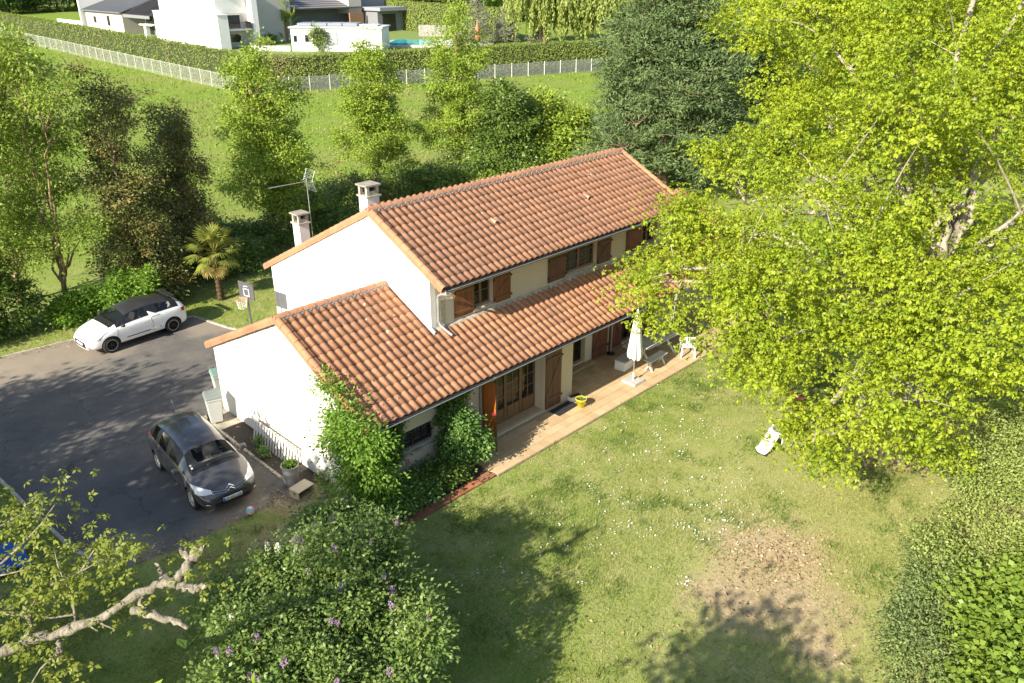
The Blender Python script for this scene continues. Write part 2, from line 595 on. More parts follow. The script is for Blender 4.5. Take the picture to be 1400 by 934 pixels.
kerb_line([(3.72, 13.2), (3.38, 14.2), (3.09, 15.6), (2.90, 16.40), (-1.2, 17.40), (-3.9, 17.76), (-9, 18.54)])
kerb_line([(-12, 9.20), (-6.34, 9.10), (-6.21, 7.06), (-5.99, 4.4), (-5.69, 3.2)])
kerb_line([(-0.70, 2.8), (-0.70, 7.05)], z1=-0.02)
m = MB().box(-0.655, 0.09, 2.5, 7.03, -0.3, -0.030)
m.build('planting_bed', plain('dark_bed_soil', (0.055, 0.045, 0.034), 0.95, var=0.5, scale=14, bmp=0.8), kind='structure')
m = MB().box(-0.85, 0.09, 7.04, 8.25, -0.3, -0.028)
m.build('concrete_apron', plain('apron_concrete', (0.36, 0.33, 0.26), 0.9, var=0.35, scale=4, bmp=0.3), kind='structure')
m = MB().box(0.30, 3.62, -0.58, 0.545, -0.3, -0.034)
m.build('flower_bed', plain('bed_soil', (0.075, 0.058, 0.040), 0.95, var=0.5, scale=14, bmp=0.8), kind='structure')

# brick edging in front of the flower bed
bp = MB().box(0.0, 3.63, -0.90, -0.59, -0.3, -0.032).build('brick_path', plain('path_bed', (0.14, 0.085, 0.055), 0.95, var=0.4), kind='structure')
BRK = tilemat('path_brick', [(0.34, 0.125, 0.062), (0.42, 0.165, 0.082), (0.30, 0.11, 0.06)], 0.2)
bme = MB().box(-.135, .135, -.071, .071, -.05, .02).mesh('brick')
k = 0
for r, y in enumerate((-0.82, -0.67)):
    for i in range(13):
        b = link('brick', bme, BRK, bp)
        b.location = (0.15 + 0.28 * i - (0.07 if r else 0), y + random.uniform(-.008, .008), random.uniform(-.03, -.014))
        b.rotation_euler = (random.uniform(-.02, .02), random.uniform(-.02, .02), random.uniform(-.03, .03))

# terrace: slab with laid tiles, open joints
TERX0, TERX1 = 3.66, 20.0
slab = MB().box(TERX0, TERX1, -0.925, 0.545, -0.35, -0.016).box(8.63, TERX1, 0.546, 1.895, -0.35, -0.016)
slab = slab.build('terrace', plain('joint_mortar', (0.40, 0.31, 0.20), 0.95, var=0.25, scale=10), kind='structure')


def paver_material():
    m, t, b = nt('terrace_tile')
    oi = node(t, "ShaderNodeObjectInfo")
    g = node(t, "ShaderNodeNewGeometry")
    r = math_n(t, 'FRACT', math_n(t, 'ADD', g.outputs["Random Per Island"], oi.outputs["Random"]))
    c = ramp(t, r, [(0, (0.46, 0.33, 0.185)), (0.5, (0.53, 0.39, 0.228)), (1, (0.58, 0.435, 0.268))])
    p = pos(t)
    n = noise(t, 2.2, 5, 0.7, p)
    c = mixc(t, ramp(t, n, [(0.45, (0, 0, 0)), (0.75, (0.5, 0.5, 0.5))]), c, (0.36, 0.25, 0.15))
    t.links.new(c, b.inputs["Base Color"])
    b.inputs["Roughness"].default_value = 0.6
    b.inputs["Specular IOR Level"].default_value = 0.25
    bump(t, b, noise(t, 30, 3, 0.6, p), 0.1, 0.01)
    return m


PAVE = paver_material()
S = 0.333
pme = MB().box(.005, S - .005, .005, S - .005, -.012, 0).mesh('paving_tile')
rest = MB()
cells = []
for i in range(int((TERX1 - TERX0) / S)):
    x = TERX0 + i * S
    for j in range(9):
        y = -0.925 + j * S
        if y + S > 1.9: continue
        if x < 8.63 and y + S > 0.545: continue
        cells.append((x, y))
cells.sort(key=lambda c: math.hypot(c[0] + 9.6, c[1] + 14.5))
for q, (x, y) in enumerate(cells):
    z = random.uniform(-.003, .001)
    if q < 296:
        o = link('paving_tile', pme, PAVE, slab)
        o.location = (x, y, z)
        o.rotation_euler = (random.uniform(-.005, .005), random.uniform(-.005, .005), 0)
    else: rest.box(x + .005, x + S - .005, y + .005, y + S - .005, -.012, z)
rest.build('paving_tiles', PAVE, slab, kind='stuff')
MB().box(TERX0, TERX1, -0.965, -0.927, -0.3, -0.012).build('terrace_edge', plain('edge_mortar', (0.26, 0.20, 0.13), .95, var=.4, scale=8), kind='structure')

# ------------------------------------------------------------------ the house
H = thing('house', 'two storey white house with red clay tile roofs and brown shutters beside the lawn', 'house', (0, 0, 0))
SL, SU = 0.486, 0.503
ZE = 2.60                                  # lower eave at y=0
WR = 3.894
ZWR = ZE + SL * WR                         # wing ridge
UX0, UX1 = 3.78, 16.05
UYF, UZF, UYR, UYB = 1.372, 4.993, 4.568, 11.367
ZUR = UZF + SU * (UYR - UYF)
ZUB = ZUR - SU * (UYB - UYR)
zlow = lambda y: ZE + SL * y if y <= WR else ZWR - 0.49 * (y - WR)
zup = lambda y: UZF + SU * (y - UYF) if y <= UYR else ZUR - SU * (y - UYR)
YZ = lambda x: (lambda a, b, t: (t, a, b))


def gable(x0, x1, pts, name='wall', mat='sunlit_wall'):
    MB().prism(pts, lambda a, b, t: (t, a, b), x0, x1).build(name, M[mat], H)


g = 0.13
gable(0.10, 0.30, [(0.56, -0.1), (8.30, -0.1), (8.30, zlow(8.30) - g), (WR, ZWR - g), (0.56, zlow(0.56) - g)])
gable(3.81, 4.00, [(1.915, -0.1), (10.85, -0.1), (10.85, zup(10.85) - g), (UYR, ZUR - g), (1.915, zup(1.915) - g)])
gable(15.80, 15.99, [(1.915, -0.1), (10.85, -0.1), (10.85, zup(10.85) - g), (UYR, ZUR - g), (1.915, zup(1.915) - g)])
gable(19.40, 19.60, [(1.9, -0.1), (8.30, -0.1), (8.30, zlow(8.30) - g), (WR, ZWR - g), (1.9, zlow(1.9) - g)])


def wall_y(y0, y1, x0, x1, z0, z1, holes, name='wall', mat='shaded_wall'):
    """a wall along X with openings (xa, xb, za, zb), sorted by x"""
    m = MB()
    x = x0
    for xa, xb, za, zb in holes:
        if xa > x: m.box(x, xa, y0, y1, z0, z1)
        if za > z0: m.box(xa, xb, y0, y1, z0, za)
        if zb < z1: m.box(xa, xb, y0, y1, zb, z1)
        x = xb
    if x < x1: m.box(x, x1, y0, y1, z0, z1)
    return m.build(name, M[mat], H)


W1 = (1.27, 2.64, 1.04, 1.66)
DR = (4.42, 7.25, 0.05, 2.22)
wall_y(0.55, 0.77, 0.305, 8.62, -0.1, 2.72, [W1, DR])
MB().box(8.42, 8.615, 0.775, 1.90, -0.1, 2.72).build('wall', M['shaded_wall'], H)          # side of the porch
WP = (9.45, 10.88, 0.12, 2.15)
DP = (13.12, 14.35, 0.05, 2.15)
wall_y(1.905, 2.12, 8.62, 19.39, -0.1, 3.40, [WP, DP])
UA, UB, UC = (5.50, 6.31, 3.74, 4.62), (9.71, 11.38, 3.72, 4.62), (14.06, 15.0, 3.74, 4.62)
wall_y(1.92, 2.14, 4.66, 15.79, 3.45, 5.12, [UA, UB, UC])
MB().box(4.005, 4.655, 1.915, 2.14, 3.40, 5.12).build('corner_wall', M['pebble'], H, 'rough pebble-dash corner wall')
MB().box(4.36, 4.655, 1.895, 1.913, 3.55, 4.36).build('smooth_patch', M['reveal'], H)
wall_y(10.66, 10.85, 4.01, 15.79, -0.1, 3.20, [])
wall_y(8.1, 8.30, 0.31, 3.80, -0.1, 2.15, [])
wall_y(8.1, 8.30, 16.0, 19.39, -0.1, 2.15, [])
MB().box(0.32, 15.7, 2.3, 10.5, -0.3, -0.12).build('floor_slab', M['dark_room'], H)
# dark rooms behind the openings
for (xa, xb, y, z0, z1, d) in ((0.4, 4.1, 0.78, 0.2, 2.4, 2.2), (4.2, 8.3, 1.10, -0.05, 2.4, 2.6), (8.7, 15.5, 2.13, -0.05, 2.4, 2.5), (4.2, 15.5, 2.16, 3.5, 4.9, 2.5)):
    m = MB()
    m.add([(xa, y, z0), (xb, y, z0), (xb, y + d, z0), (xa, y + d, z0), (xa, y, z1), (xb, y, z1), (xb, y + d, z1), (xa, y + d, z1)],
          [(0, 1, 2, 3), (4, 7, 6, 5), (2, 6, 7, 3), (1, 5, 6, 2), (0, 3, 7, 4)])
    m.build('room_lining', M['dark_room'], H)
# ledge between lower roof and upper wall, flashings
MB().hexa([(4.0, 1.80, 3.465), (15.98, 1.80, 3.465), (15.98, 1.912, 3.55), (4.0, 1.912, 3.55), (4.0, 1.82, 3.53), (15.98, 1.82, 3.53), (15.98, 1.912, 3.60), (4.0, 1.912, 3.60)]).build('ledge', M['cement'], H)
m = MB()
m.bar((3.775, 1.72, zlow(1.72) + .10), (3.775, WR, ZWR + .10), 0.05, 0.10)
m.build('flashing', plain('grey_flashing', (0.50, 0.52, 0.54), 0.6, var=0.3, scale=6), H)


# -------- roofs
def roof(name, planes, mat):
    """underlay slabs; each plane: x0,x1,(y0,z0),(y1,z1)"""
    m = MB()
    for x0, x1, (ya, za), (yb, zb) in planes:
        th = 0.07
        m.hexa([(x0, ya, za - th), (x1, ya, za - th), (x1, yb, zb - th), (x0, yb, zb - th), (x0, ya, za), (x1, ya, za), (x1, yb, zb), (x0, yb, zb)])
    return m.build(name, mat, H)


UNDER = plain('roof_underlay', (0.16, 0.075, 0.045), 0.95, var=0.3)
CLAY = M['tile_low']
lower = roof('lower_roof', [(0.02, 3.80, (0.0, ZE - .03), (WR, ZWR - .03)), (3.802, 16.0, (0.0, ZE - .03), (1.90, zlow(1.90) - .03)), (16.002, 19.7, (0.0, ZE - .03), (WR, ZWR - .03))], UNDER)
roof('rear_roof', [(0.02, 3.80, (WR + .01, ZWR - .04), (8.655, zlow(8.655) - .03)), (16.002, 19.7, (WR + .01, ZWR - .04), (8.655, zlow(8.655) - .03))], M['tile_low'])
upper = roof('upper_roof', [(UX0 + .02, UX1 - .02, (UYF, UZF - .03), (UYR, ZUR - .03))], UNDER)
roof('rear_roof', [(UX0 + .02, UX1 - .02, (UYR + .01, ZUR - .04), (UYB, ZUB - .03))], M['tile_low'])
CW, RP = 0.2455, 0.34


def tile_shape(L=0.41):
    """interlocking roman tile: a barrel and a flat pan, with a thick lower edge"""
    prof = [(0.0, 0.012)]
    for k in range(6):
        a = math.pi * (1 - k / 5)
        prof.append((0.083 + 0.078 * math.cos(a), 0.016 + 0.056 * math.sin(a)))
    prof += [(0.180, 0.008), (CW + 0.004, 0.012)]
    n = len(prof)
    f = [(x, 0.0, z + 0.024) for x, z in prof] + [(x, L, z * 0.93 + 0.004) for x, z in prof]
    f += [(x, 0.004, z + 0.008) for x, z in prof]
    fs = [(i, i + 1, n + i + 1, n + i) for i in range(n - 1)] + [(2 * n + i, 2 * n + i + 1, i + 1, i) for i in range(n - 1)]
    return f, fs, n


TV, TF, TN = tile_shape()


def tile_field(parent, mat, x0, cols, y0, z0, slope, rows, budget, skip=None, jit=0.006):
    """rows of tiles from the eave up; the first `budget` (nearest) are objects, the rest one mesh"""
    c = 1 / math.hypot(1, slope)
    s = slope * c
    me = bpy.data.meshes.new('roof_tile')
    me.from_pydata(TV, [], TF)
    me.polygons.foreach_set("use_smooth", np.array([True] * (TN - 1) + [False] * (TN - 1)))
    me.materials.append(mat)
    spots = []
    for r in range(rows):
        for k in range(cols):
            x = x0 + k * CW
            y, z = y0 + r * RP * c, z0 + r * RP * s
            if skip and skip(x, y): continue
            spots.append((x, y, z))
    spots.sort(key=lambda p: (p[0] - CAM[0]) ** 2 + (p[1] - CAM[1]) ** 2)
    near = spots[:budget]
    for (x, y, z) in near:
        o = link('roof_tile', me, None, parent)
        o.location = (x + random.uniform(-jit, jit), y + random.uniform(-jit, jit), z + random.uniform(0, .006))
        o.rotation_euler = (math.atan(slope) + random.gauss(0, .008), random.gauss(0, .010), random.gauss(0, .008))
    V, F = [], []
    base = np.array(TV)
    for i, (x, y, z) in enumerate(spots[budget:]):
        e = Euler((math.atan(slope) + random.gauss(0, .008), random.gauss(0, .010), random.gauss(0, .008))).to_matrix()
        V.append(base @ np.array(e).T + np.array([x + random.uniform(-jit, jit), y + random.uniform(-jit, jit), z + random.uniform(0, .006)]))
        F.append(np.array(TF) + i * len(TV))
    if V:
        me2 = npmesh('roof_tiles', np.concatenate(V), np.concatenate(F), smooth=False)
        me2.polygons.foreach_set("use_smooth", np.tile(np.array([True] * (TN - 1) + [False] * (TN - 1)), len(V)))
        link('roof_tiles', me2, mat, parent, kind='stuff')


def in_upper(x, y): return x + CW * 0.5 > 3.80 and x < 16.0 and y > 1.62


tile_field(lower, M['tile_low'], 0.10, 80, -0.03, ZE - .030, SL, 13, 296, in_upper)
tile_field(upper, M['tile_up'], UX0 + .10, 49, UYF - .03, UZF - .030, SU, 11, 296, lambda x, y: y > UYR - .12)


def barrel(L, r0, r1, n=7, flap=0.0):
    """half-round tile along +Y, open below; flap = vertical skirt on the -X side"""
    m = MB()
    a0 = 0.0
    vs = []
    for (y, r) in ((0, r0), (L, r1)):
        for k in range(n):
            a = math.pi * (1 - k / (n - 1))
            vs.append((r * math.cos(a), y, r * math.sin(a)))
    for k in range(n):
        a = math.pi * (1 - k / (n - 1))
        vs.append(((r0 - .018) * math.cos(a), .003, (r0 - .018) * math.sin(a)))
    m.add(vs[:2 * n], [(k, k + 1, n + k + 1, n + k) for k in range(n - 1)], True)
    m.add(vs[:n] + vs[2 * n:], [(n + k, n + k + 1, k + 1, k) for k in range(n - 1)])
    if flap: m.box(-r0, -r0 + .02, 0, L, -flap, 0.0)
    return m.mesh('tile')


RT = barrel(0.44, 0.118, 0.100)
for x0, x1, y, z, par in ((0.0, 3.72, WR, ZWR, lower), (UX0, UX1, UYR, ZUR, upper)):
    n = int(round((x1 - x0) / 0.405))
    for k in range(n):
        o = link('ridge_tile', RT, M['ridge'] if par is lower else M['tile_up'], par)
        o.location = (x1 - (x1 - x0) * k / n, y + random.uniform(-.006, .006), z + .005 + random.uniform(0, .006))
        o.rotation_euler = (random.uniform(-.012, .012), random.uniform(-.01, .01), math.pi / 2)
    m = MB()
    for k in range(int((x1 - x0) / CW)):           # pale mortar beds under the ridge
        xx = x0 + .10 + k * CW
        m.box(xx + .175 + random.uniform(-.01, .01), xx + CW + .0, y - .155, y - .07, z - .09, z + .012 + random.uniform(-.01, .012))
        m.box(xx + .0, xx + .17, y - .125, y - .07, z - .06, z + .052)
    m.build('mortar', plain('ridge_mortar', (0.34, 0.30, 0.27), 0.95, var=0.4, scale=20), par)
VT = barrel(0.40, 0.098, 0.086, flap=0.13)
VTR = VT.copy()
VTR.transform(Matrix.Scale(-1, 4, (1, 0, 0)))
VTR.flip_normals()


def verge(parent, x, ya, za, yb, zb, mesh, mat):
    """verge tiles from the eave (ya,za) up to the ridge (yb,zb)"""
    L = math.hypot(yb - ya, zb - za)
    n = int(round(L / 0.345))
    ang = math.atan2(zb - za, abs(yb - ya))
    for k in range(n):
        o = link('verge_tile', mesh, mat, parent)
        f = k / n
        o.location = (x + random.uniform(-.004, .004), ya + (yb - ya) * f, za + (zb - za) * f + .035 + random.uniform(0, .006))
        if yb > ya: o.rotation_euler = (ang - .025, 0, 0)
        else: o.rotation_euler = (ang - .025, 0, math.pi)


verge(lower, 0.075, -0.05, ZE - .035, WR, ZWR - .02, VT, M['ridge'])
verge(lower, 0.075, 8.66, zlow(8.66), WR, ZWR - .02, VTR, M['ridge'])
verge(upper, UX0 + .075, UYF - .05, UZF - .035, UYR, ZUR - .02, VT, M['ridge'])
verge(upper, UX0 + .075, UYB, ZUB, UYR, ZUR - .02, VTR, M['ridge'])
verge(upper, UX1 - .05, UYF - .05, UZF - .035, UYR, ZUR - .02, VTR, M['ridge'])
# a few slipped and patched tiles on the upper roof
lt = bpy.data.meshes.new('loose_tile')
lt.from_pydata(TV, [], TF)
for px, py in ((679, 308), (806, 274)):
    r = _fw + _rt * (px - 700) / FPX - _up * (py - 467) / FPX
    nrm = np.array([0, -SU, 1])
    tt = ((np.array([0, UYF, UZF]) - CAM) @ nrm) / (r @ nrm)
    P = CAM + tt * r
    o = link('vent_tile', barrel(0.30, 0.085, 0.07), plain('pale_clay', (0.38, 0.27, 0.19), .9, var=.3), upper)
    o.location = (P[0], P[1], P[2] + .065)
    o.rotation_euler = (math.atan(SU) - .22, 0, 0)


# -------- gutters and pipes
def gutter(x0, x1, y, z, r=0.062):
    m = MB()
    n = 8
    for (rr, flip) in ((r, 1),):
        vs = []
        for x in (x0, x1):
            for k in range(n):
                a = math.pi + math.pi * k / (n - 1)
                vs.append((x, y + rr * math.cos(a), z + rr * math.sin(a)))
            for k in range(n):
                a = math.pi + math.pi * (n - 1 - k) / (n - 1)
                vs.append((x, y + (rr - .008) * math.cos(a), z + (rr - .008) * math.sin(a)))
        q = 2 * n
        m.add(vs, [(k, (k + 1) % q, q + (k + 1) % q, q + k) for k in range(q)] + [tuple(range(q)), tuple(range(q, 2 * q))[::-1]], False)
    o = m.build('gutter', M['gutter'], H)
    MB().tube([(x0, y - r, z), (x1, y - r, z)], 0.012, 6).build('gutter_glint_bead', M['alu'], o)  # rim bead in bright metal, standing in for the highlight along the gutter
    return o


gutter(0.12, 19.7, -0.11, ZE - 0.035)
gutter(UX0 + .12, UX1, UYF - .11, UZF - 0.035)
MB().box(0.31, 19.3, -0.035, -0.01, ZE - .15, ZE - .06).box(0.31, 19.3, -0.008, 0.545, ZE - .145, ZE - .115).build('fascia', M['reveal'], H)
MB().box(3.9, 15.95, UYF - .035, UYF - .01, UZF - .16, UZF - .06).box(4.01, 15.95, UYF - .008, 1.912, UZF - .15, UZF - .12).build('fascia', M['reveal'], H)
MB().tube([(4.12, 1.26, 4.93), (4.12, 1.27, 4.86), (4.08, 1.40, 4.74), (4.06, 1.70, 4.68), (4.05, 1.83, 4.60), (4.05, 1.86, 4.48), (4.05, 1.86, 3.80), (4.07, 1.82, 3.68), (4.14, 1.62, 3.53), (4.19, 1.45, 3.44)], 0.043, 9).build('downpipe', M['pipe'], H)
MB().tube([(4.05, UYB - .1, ZUB - .05), (4.02, 10.95, ZUB - .32), (4.02, 10.92, -.05)], 0.045, 8).build('downpipe', M['pipe'], H)
MB().tube([(4.40, -0.10, 2.52), (4.40, 0.0, 2.40), (4.38, 0.42, 2.28), (4.38, 0.49, 2.15), (4.38, 0.50, 0.0)], 0.038, 8).build('downpipe', M['pipe'], H)


# -------- chimneys
def chimney(x0, x1, y0, y1, zb, zt):
    c = MB().box(x0, x1, y0, y1, zb, zt - .38).build('chimney', M['sunlit_wall'], H)
    MB().box(x0 - .05, x1 + .05, y0 - .05, y1 + .05, zt - .379, zt - .33).build('crown_slab', M['cement'], c)
    for xx in (x0 + .0, x1 - .09):
        for yy in (y0 + .0, y1 - .09): MB().box(xx, xx + .09, yy, yy + .09, zt - .329, zt - .052).build('cap_pillar', M['cement'], c)
    MB().box(x0 + .1, x1 - .1, y0 + .015, y0 + .07, zt - .329, zt - .20).build('cap_infill', M['cement'], c)
    MB().box(x0 + .12, x1 - .12, y0 + .12, y1 - .12, zt - .329, zt - .10).build('flue', plain('soot', (0.03, 0.028, 0.025), 0.95), c)
    MB().box(x0 - .06, x1 + .06, y0 - .06, y1 + .06, zt - .050, zt).build('chimney_cap', plain('cap_slab', (0.30, 0.27, 0.22), 0.9, var=0.4, scale=6), c)


chimney(4.20, 4.64, 5.14, 5.58, 5.6, 7.18)
chimney(4.20, 4.58, 9.26, 9.68, 3.6, 5.48)


# -------- windows, doors, shutters
def window(x0, x1, y, z0, z1, cols, rows, mat='frame_dark', leaves=2, bar=0.025, st=0.055, curtain=False, name='window'):
    m = MB()
    d = 0.05
    m.box(x0, x1, y, y + d, z0, z0 + st).box(x0, x1, y, y + d, z1 - st, z1)
    m.box(x0, x0 + st, y, y + d, z0 + st, z1 - st).box(x1 - st, x1, y, y + d, z0 + st, z1 - st)
    lw = (x1 - x0) / leaves
    for l in range(1, leaves):
        m.box(x0 + l * lw - st * .8, x0 + l * lw + st * .8, y - .012, y + d - .002, z0 + st, z1 - st)
    w = m.build(name, M[mat], H)
    bars = MB()
    for l in range(leaves):
        a, b = x0 + l * lw + st * .8, x0 + (l + 1) * lw - st * .8
        for c in range(1, cols):
            q = a + (b - a) * c / cols
            bars.box(q - bar / 2, q + bar / 2, y + .005, y + .035, z0 + st, z1 - st)
        for r in range(1, rows):
            q = z0 + st + (z1 - z0 - 2 * st) * r / rows
            bars.box(a, b, y + .008, y + .032, q - bar / 2, q + bar / 2)
        for c in range(cols):
            for r in range(rows):
                pa, pb = a + (b - a) * c / cols, a + (b - a) * (c + 1) / cols
                za, zb = z0 + st + (z1 - z0 - 2 * st) * r / rows, z0 + st + (z1 - z0 - 2 * st) * (r + 1) / rows
                tl = random.uniform(-.003, .003)
                MB().hexa([(pa, y + .018 + tl, za), (pb, y + .018, za), (pb, y + .024, za), (pa, y + .024 + tl, za), (pa, y + .018, zb), (pb, y + .018 + tl, zb), (pb, y + .024 + tl, zb), (pa, y + .024, zb)]).build('pane', M['pane'], w)
    if bars.v: bars.build('glazing_bar', M[mat], w)
    if curtain:
        n = 40
        vs = [(x0 + .06 + (x1 - x0 - .12) * i / n, y + .09 + .012 * math.sin(i * 1.9), z) for z in (z0 + .05, z1 - .05) for i in range(n + 1)]
        MB().add(vs, [(i, i + 1, n + 2 + i, n + 1 + i) for i in range(n)], True).build('curtain', M['curtain'], w)
    return w


def reveal_sill(x0, x1, y0, y1, z, w, out=0.05):
    MB().hexa([(x0 - .06, y0 - out, z - .09), (x1 + .06, y0 - out, z - .09), (x1 + .06, y1, z - .09), (x0 - .06, y1, z - .09),
               (x0 - .06, y0 - out, z - .03), (x1 + .06, y0 - out, z - .03), (x1 + .06, y1, z + .004), (x0 - .06, y1, z + .004)]).build('sill', M['cement'], w)


w = window(W1[0] + .002, W1[1] - .002, 0.70, W1[2], W1[3], 2, 2, 'frame_dark', 2, curtain=True)
reveal_sill(W1[0], W1[1], 0.55, 0.70, W1[2], w, 0.12)
m = MB()
for i in range(1, 12): m.tube([(W1[0] + (W1[1] - W1[0]) * i / 12, 0.62, W1[2] + .01), (W1[0] + (W1[1] - W1[0]) * i / 12, 0.62, W1[3] - .005)], 0.008, 6)
m.box(W1[0] + .005, W1[1] - .005, 0.605, 0.635, 1.33, 1.345)
m.build('window_grille', M['iron'], H)
for U, mt in ((UA, 'frame_wood'), (UB, 'frame_wood'), (UC, 'frame_wood')):
    w = window(U[0] + .002, U[1] - .002, 2.07, U[2], U[3], 2 if U is UB else 1, 3 if U is UB else 2, mt, 2, curtain=(U is UB))
    reveal_sill(U[0], U[1], 1.92, 2.07, U[2], w, 0.05)
w = window(4.50, DR[1] - .002, 0.97, 0.07, DR[3] - .002, 2, 5, 'frame_wood', 4, st=0.075, name='french_window')
m = MB()
for l in range(4):
    a = 4.50 + (DR[1] - 4.5) * l / 4
    m.box(a + .09, a + (DR[1] - 4.5) / 4 - .09, 0.955, 0.985, 0.15, 0.55)
m.build('door_panel', M['frame_wood'], w)
MB().box(DR[0], DR[1], 0.775, 1.06, 2.225, 2.7).box(DR[1] + .003, DR[1] + .06, 0.775, 1.06, -.05, 2.7).box(DR[0] - .06, DR[0] - .003, 0.775, 1.06, -.05, 2.7).build('reveal', M['reveal'], H)
MB().box(4.45, 7.245, 0.66, 1.05, -.015, 0.055).build('doorstep', plain('step_tile', (0.48, 0.36, 0.22), 0.7, var=0.15), H)
w = window(WP[0] + .002, WP[1] - .002, 2.05, WP[2], WP[3], 2, 4, 'frame_dark', 2, st=0.07, name='french_window')
MB().box(WP[0] - .05, 11.25, 1.62, 1.90, -.015, 0.055).build('doorstep', plain('step_tile2', (0.46, 0.35, 0.22), 0.7, var=0.15), H)
MB().box(10.90, 11.27, 1.865, 1.903, -.012, 2.4).build('pilaster', M['reveal'], H)
w = window(DP[0] + .002, DP[1] - .002, 2.04, DP[2], DP[3], 2, 4, 'frame_dark', 2, st=0.07, name='french_window')


def shutter(x0, x1, y, z0, z1, mat, zdir=1, label=None, nplank=None):
    """boards, two battens and the diagonal of a Z; lies flat against a wall (front face at y)"""
    n = nplank or max(4, int(round((x1 - x0) / 0.105)))
    w = (x1 - x0) / n
    root = MB()
    for zz in (z0 + .16 * (z1 - z0), z1 - .16 * (z1 - z0)):
        root.box(x0 + .01, x1 - .01, y - .052, y - .03, zz - .045, zz + .045)
    a, b = (x0 + .04, x1 - .04) if zdir > 0 else (x1 - .04, x0 + .04)
    root.bar((a, y - .040, z0 + .16 * (z1 - z0) + .05), (b, y - .040, z1 - .16 * (z1 - z0) - .05), 0.018, 0.075, (0, 0, 1))
    s = root.build('shutter', M[mat], H, label)
    for i in range(n):
        MB().box(x0 + i * w + .0035, x0 + (i + 1) * w - .0035, y - .029, y - .004, z0, z1).build('plank', M[mat], s)
    m = MB()
    for zz in (z0 + .16 * (z1 - z0), z1 - .16 * (z1 - z0)):
        for xx in (x0 - .02, x1 - .02): m.box(xx, xx + .045, y - .07, y - .053, zz - .03, zz + .03)
    m.build('hinge', M['iron'], s)
    return s


yU = 1.918
shutter(4.71, 5.50, yU, 3.665, 4.60, 'shutter', -1)
shutter(6.31, 7.07, yU, 3.665, 4.60, 'shutter', 1)
shutter(8.82, 9.71, yU, 3.665, 4.56, 'shutter_dark', -1)
shutter(11.39, 12.16, yU, 3.665, 4.56, 'shutter_dark', 1)
shutter(13.05, 14.04, yU, 3.665, 4.58, 'shutter_red', -1)
shutter(7.262, 8.03, 0.548, 0.045, 2.16, 'shutter_dark', 1)
shutter(11.31, 12.16, 1.86, 0.02, 2.2, 'shutter_red', 1)
shutter(12.33, 13.09, 1.90, 0.02, 2.2, 'shutter_red', -1)
shutter(14.40, 15.2, 1.90, 0.02, 2.2, 'shutter_red', -1)
# the orange shutter swung out square to the wall
s = MB()
zz0, zz1 = 0.03, 2.28
for zz in (0.4, 1.95): s.box(4.478, 4.50, -0.04, 0.50, zz - .045, zz + .045)
s.bar((4.488, 0.0, 0.46), (4.488, 0.48, 1.89), 0.075, 0.018, (1, 0, 0))
so = s.build('shutter', M['shutter_orange'], H, 'orange-brown shutter swung open square to the wall')
for i in range(6): MB().box(4.452, 4.477, -0.06 + i * .098 + .003, -0.06 + (i + 1) * .098 - .003, zz0, zz1).build('plank', M['shutter_orange'], so)
MB().box(4.444, 4.485, -0.075, -0.062, zz0, zz1).build('edge_strip', M['frame_dark'], so)
# ------------------------------------------------------------------ vegetation
LM = {}
LM['oak'] = leafmat('young_oak_leaf', [(0.30, 0.385, 0.020), (0.35, 0.43, 0.026), (0.385, 0.455, 0.034), (0.325, 0.405, 0.024), (0.41, 0.44, 0.05)], 0.42, 0.5, (0.17, 0.26, 0.022))
LM['locust'] = leafmat('locust_leaf', [(0.19, 0.29, 0.035), (0.245, 0.35, 0.05), (0.29, 0.38, 0.072), (0.16, 0.255, 0.034)], 0.40, 0.5, (0.33, 0.37, 0.07))
LM['maple'] = leafmat('maple_leaf', [(0.18, 0.28, 0.026), (0.235, 0.34, 0.036), (0.28, 0.375, 0.05), (0.145, 0.245, 0.026)], 0.27, 0.5, (0.32, 0.37, 0.055))
LM['dark'] = leafmat('laurel_leaf', [(0.085, 0.15, 0.024), (0.115, 0.19, 0.032), (0.15, 0.23, 0.044), (0.072, 0.13, 0.022)], 0.22, 0.38, (0.20, 0.27, 0.05), 0.4)
LM['holm'] = leafmat('holm_oak_leaf', [(0.090, 0.125, 0.030), (0.12, 0.155, 0.040), (0.15, 0.185, 0.05), (0.08, 0.112, 0.028)], 0.2, 0.45, (0.40, 0.28, 0.10), 0.3)
LM['cypress'] = leafmat('cypress_spray', [(0.092, 0.150, 0.058), (0.125, 0.19, 0.072), (0.155, 0.22, 0.088), (0.080, 0.132, 0.052)], 0.2, 0.6, (0.21, 0.245, 0.095), 0.15)
LM['lilac'] = leafmat('lilac_leaf', [(0.11, 0.20, 0.044), (0.15, 0.245, 0.058), (0.185, 0.28, 0.074), (0.092, 0.17, 0.038)], 0.33, 0.42, (0.28, 0.345, 0.09), 0.35)
LM['wisteria'] = leafmat('wisteria_leaf', [(0.132, 0.265, 0.032), (0.179, 0.328, 0.041), (0.219, 0.365, 0.057), (0.098, 0.208, 0.025)], 0.38, 0.45, (0.253, 0.353, 0.057))
LM['rose'] = leafmat('rose_leaf', [(0.101, 0.213, 0.048), (0.141, 0.279, 0.066), (0.195, 0.331, 0.088), (0.074, 0.162, 0.037)], 0.33, 0.42, (0.235, 0.331, 0.086))
LM['privet'] = leafmat('privet_leaf', [(0.24, 0.33, 0.075), (0.29, 0.375, 0.092), (0.33, 0.40, 0.12), (0.20, 0.285, 0.06)], 0.35, 0.45, (0.38, 0.39, 0.13))
LM['fig'] = leafmat('hazel_leaf', [(0.155, 0.255, 0.030), (0.20, 0.30, 0.042), (0.235, 0.33, 0.055), (0.125, 0.215, 0.028)], 0.40, 0.45, (0.26, 0.33, 0.05))
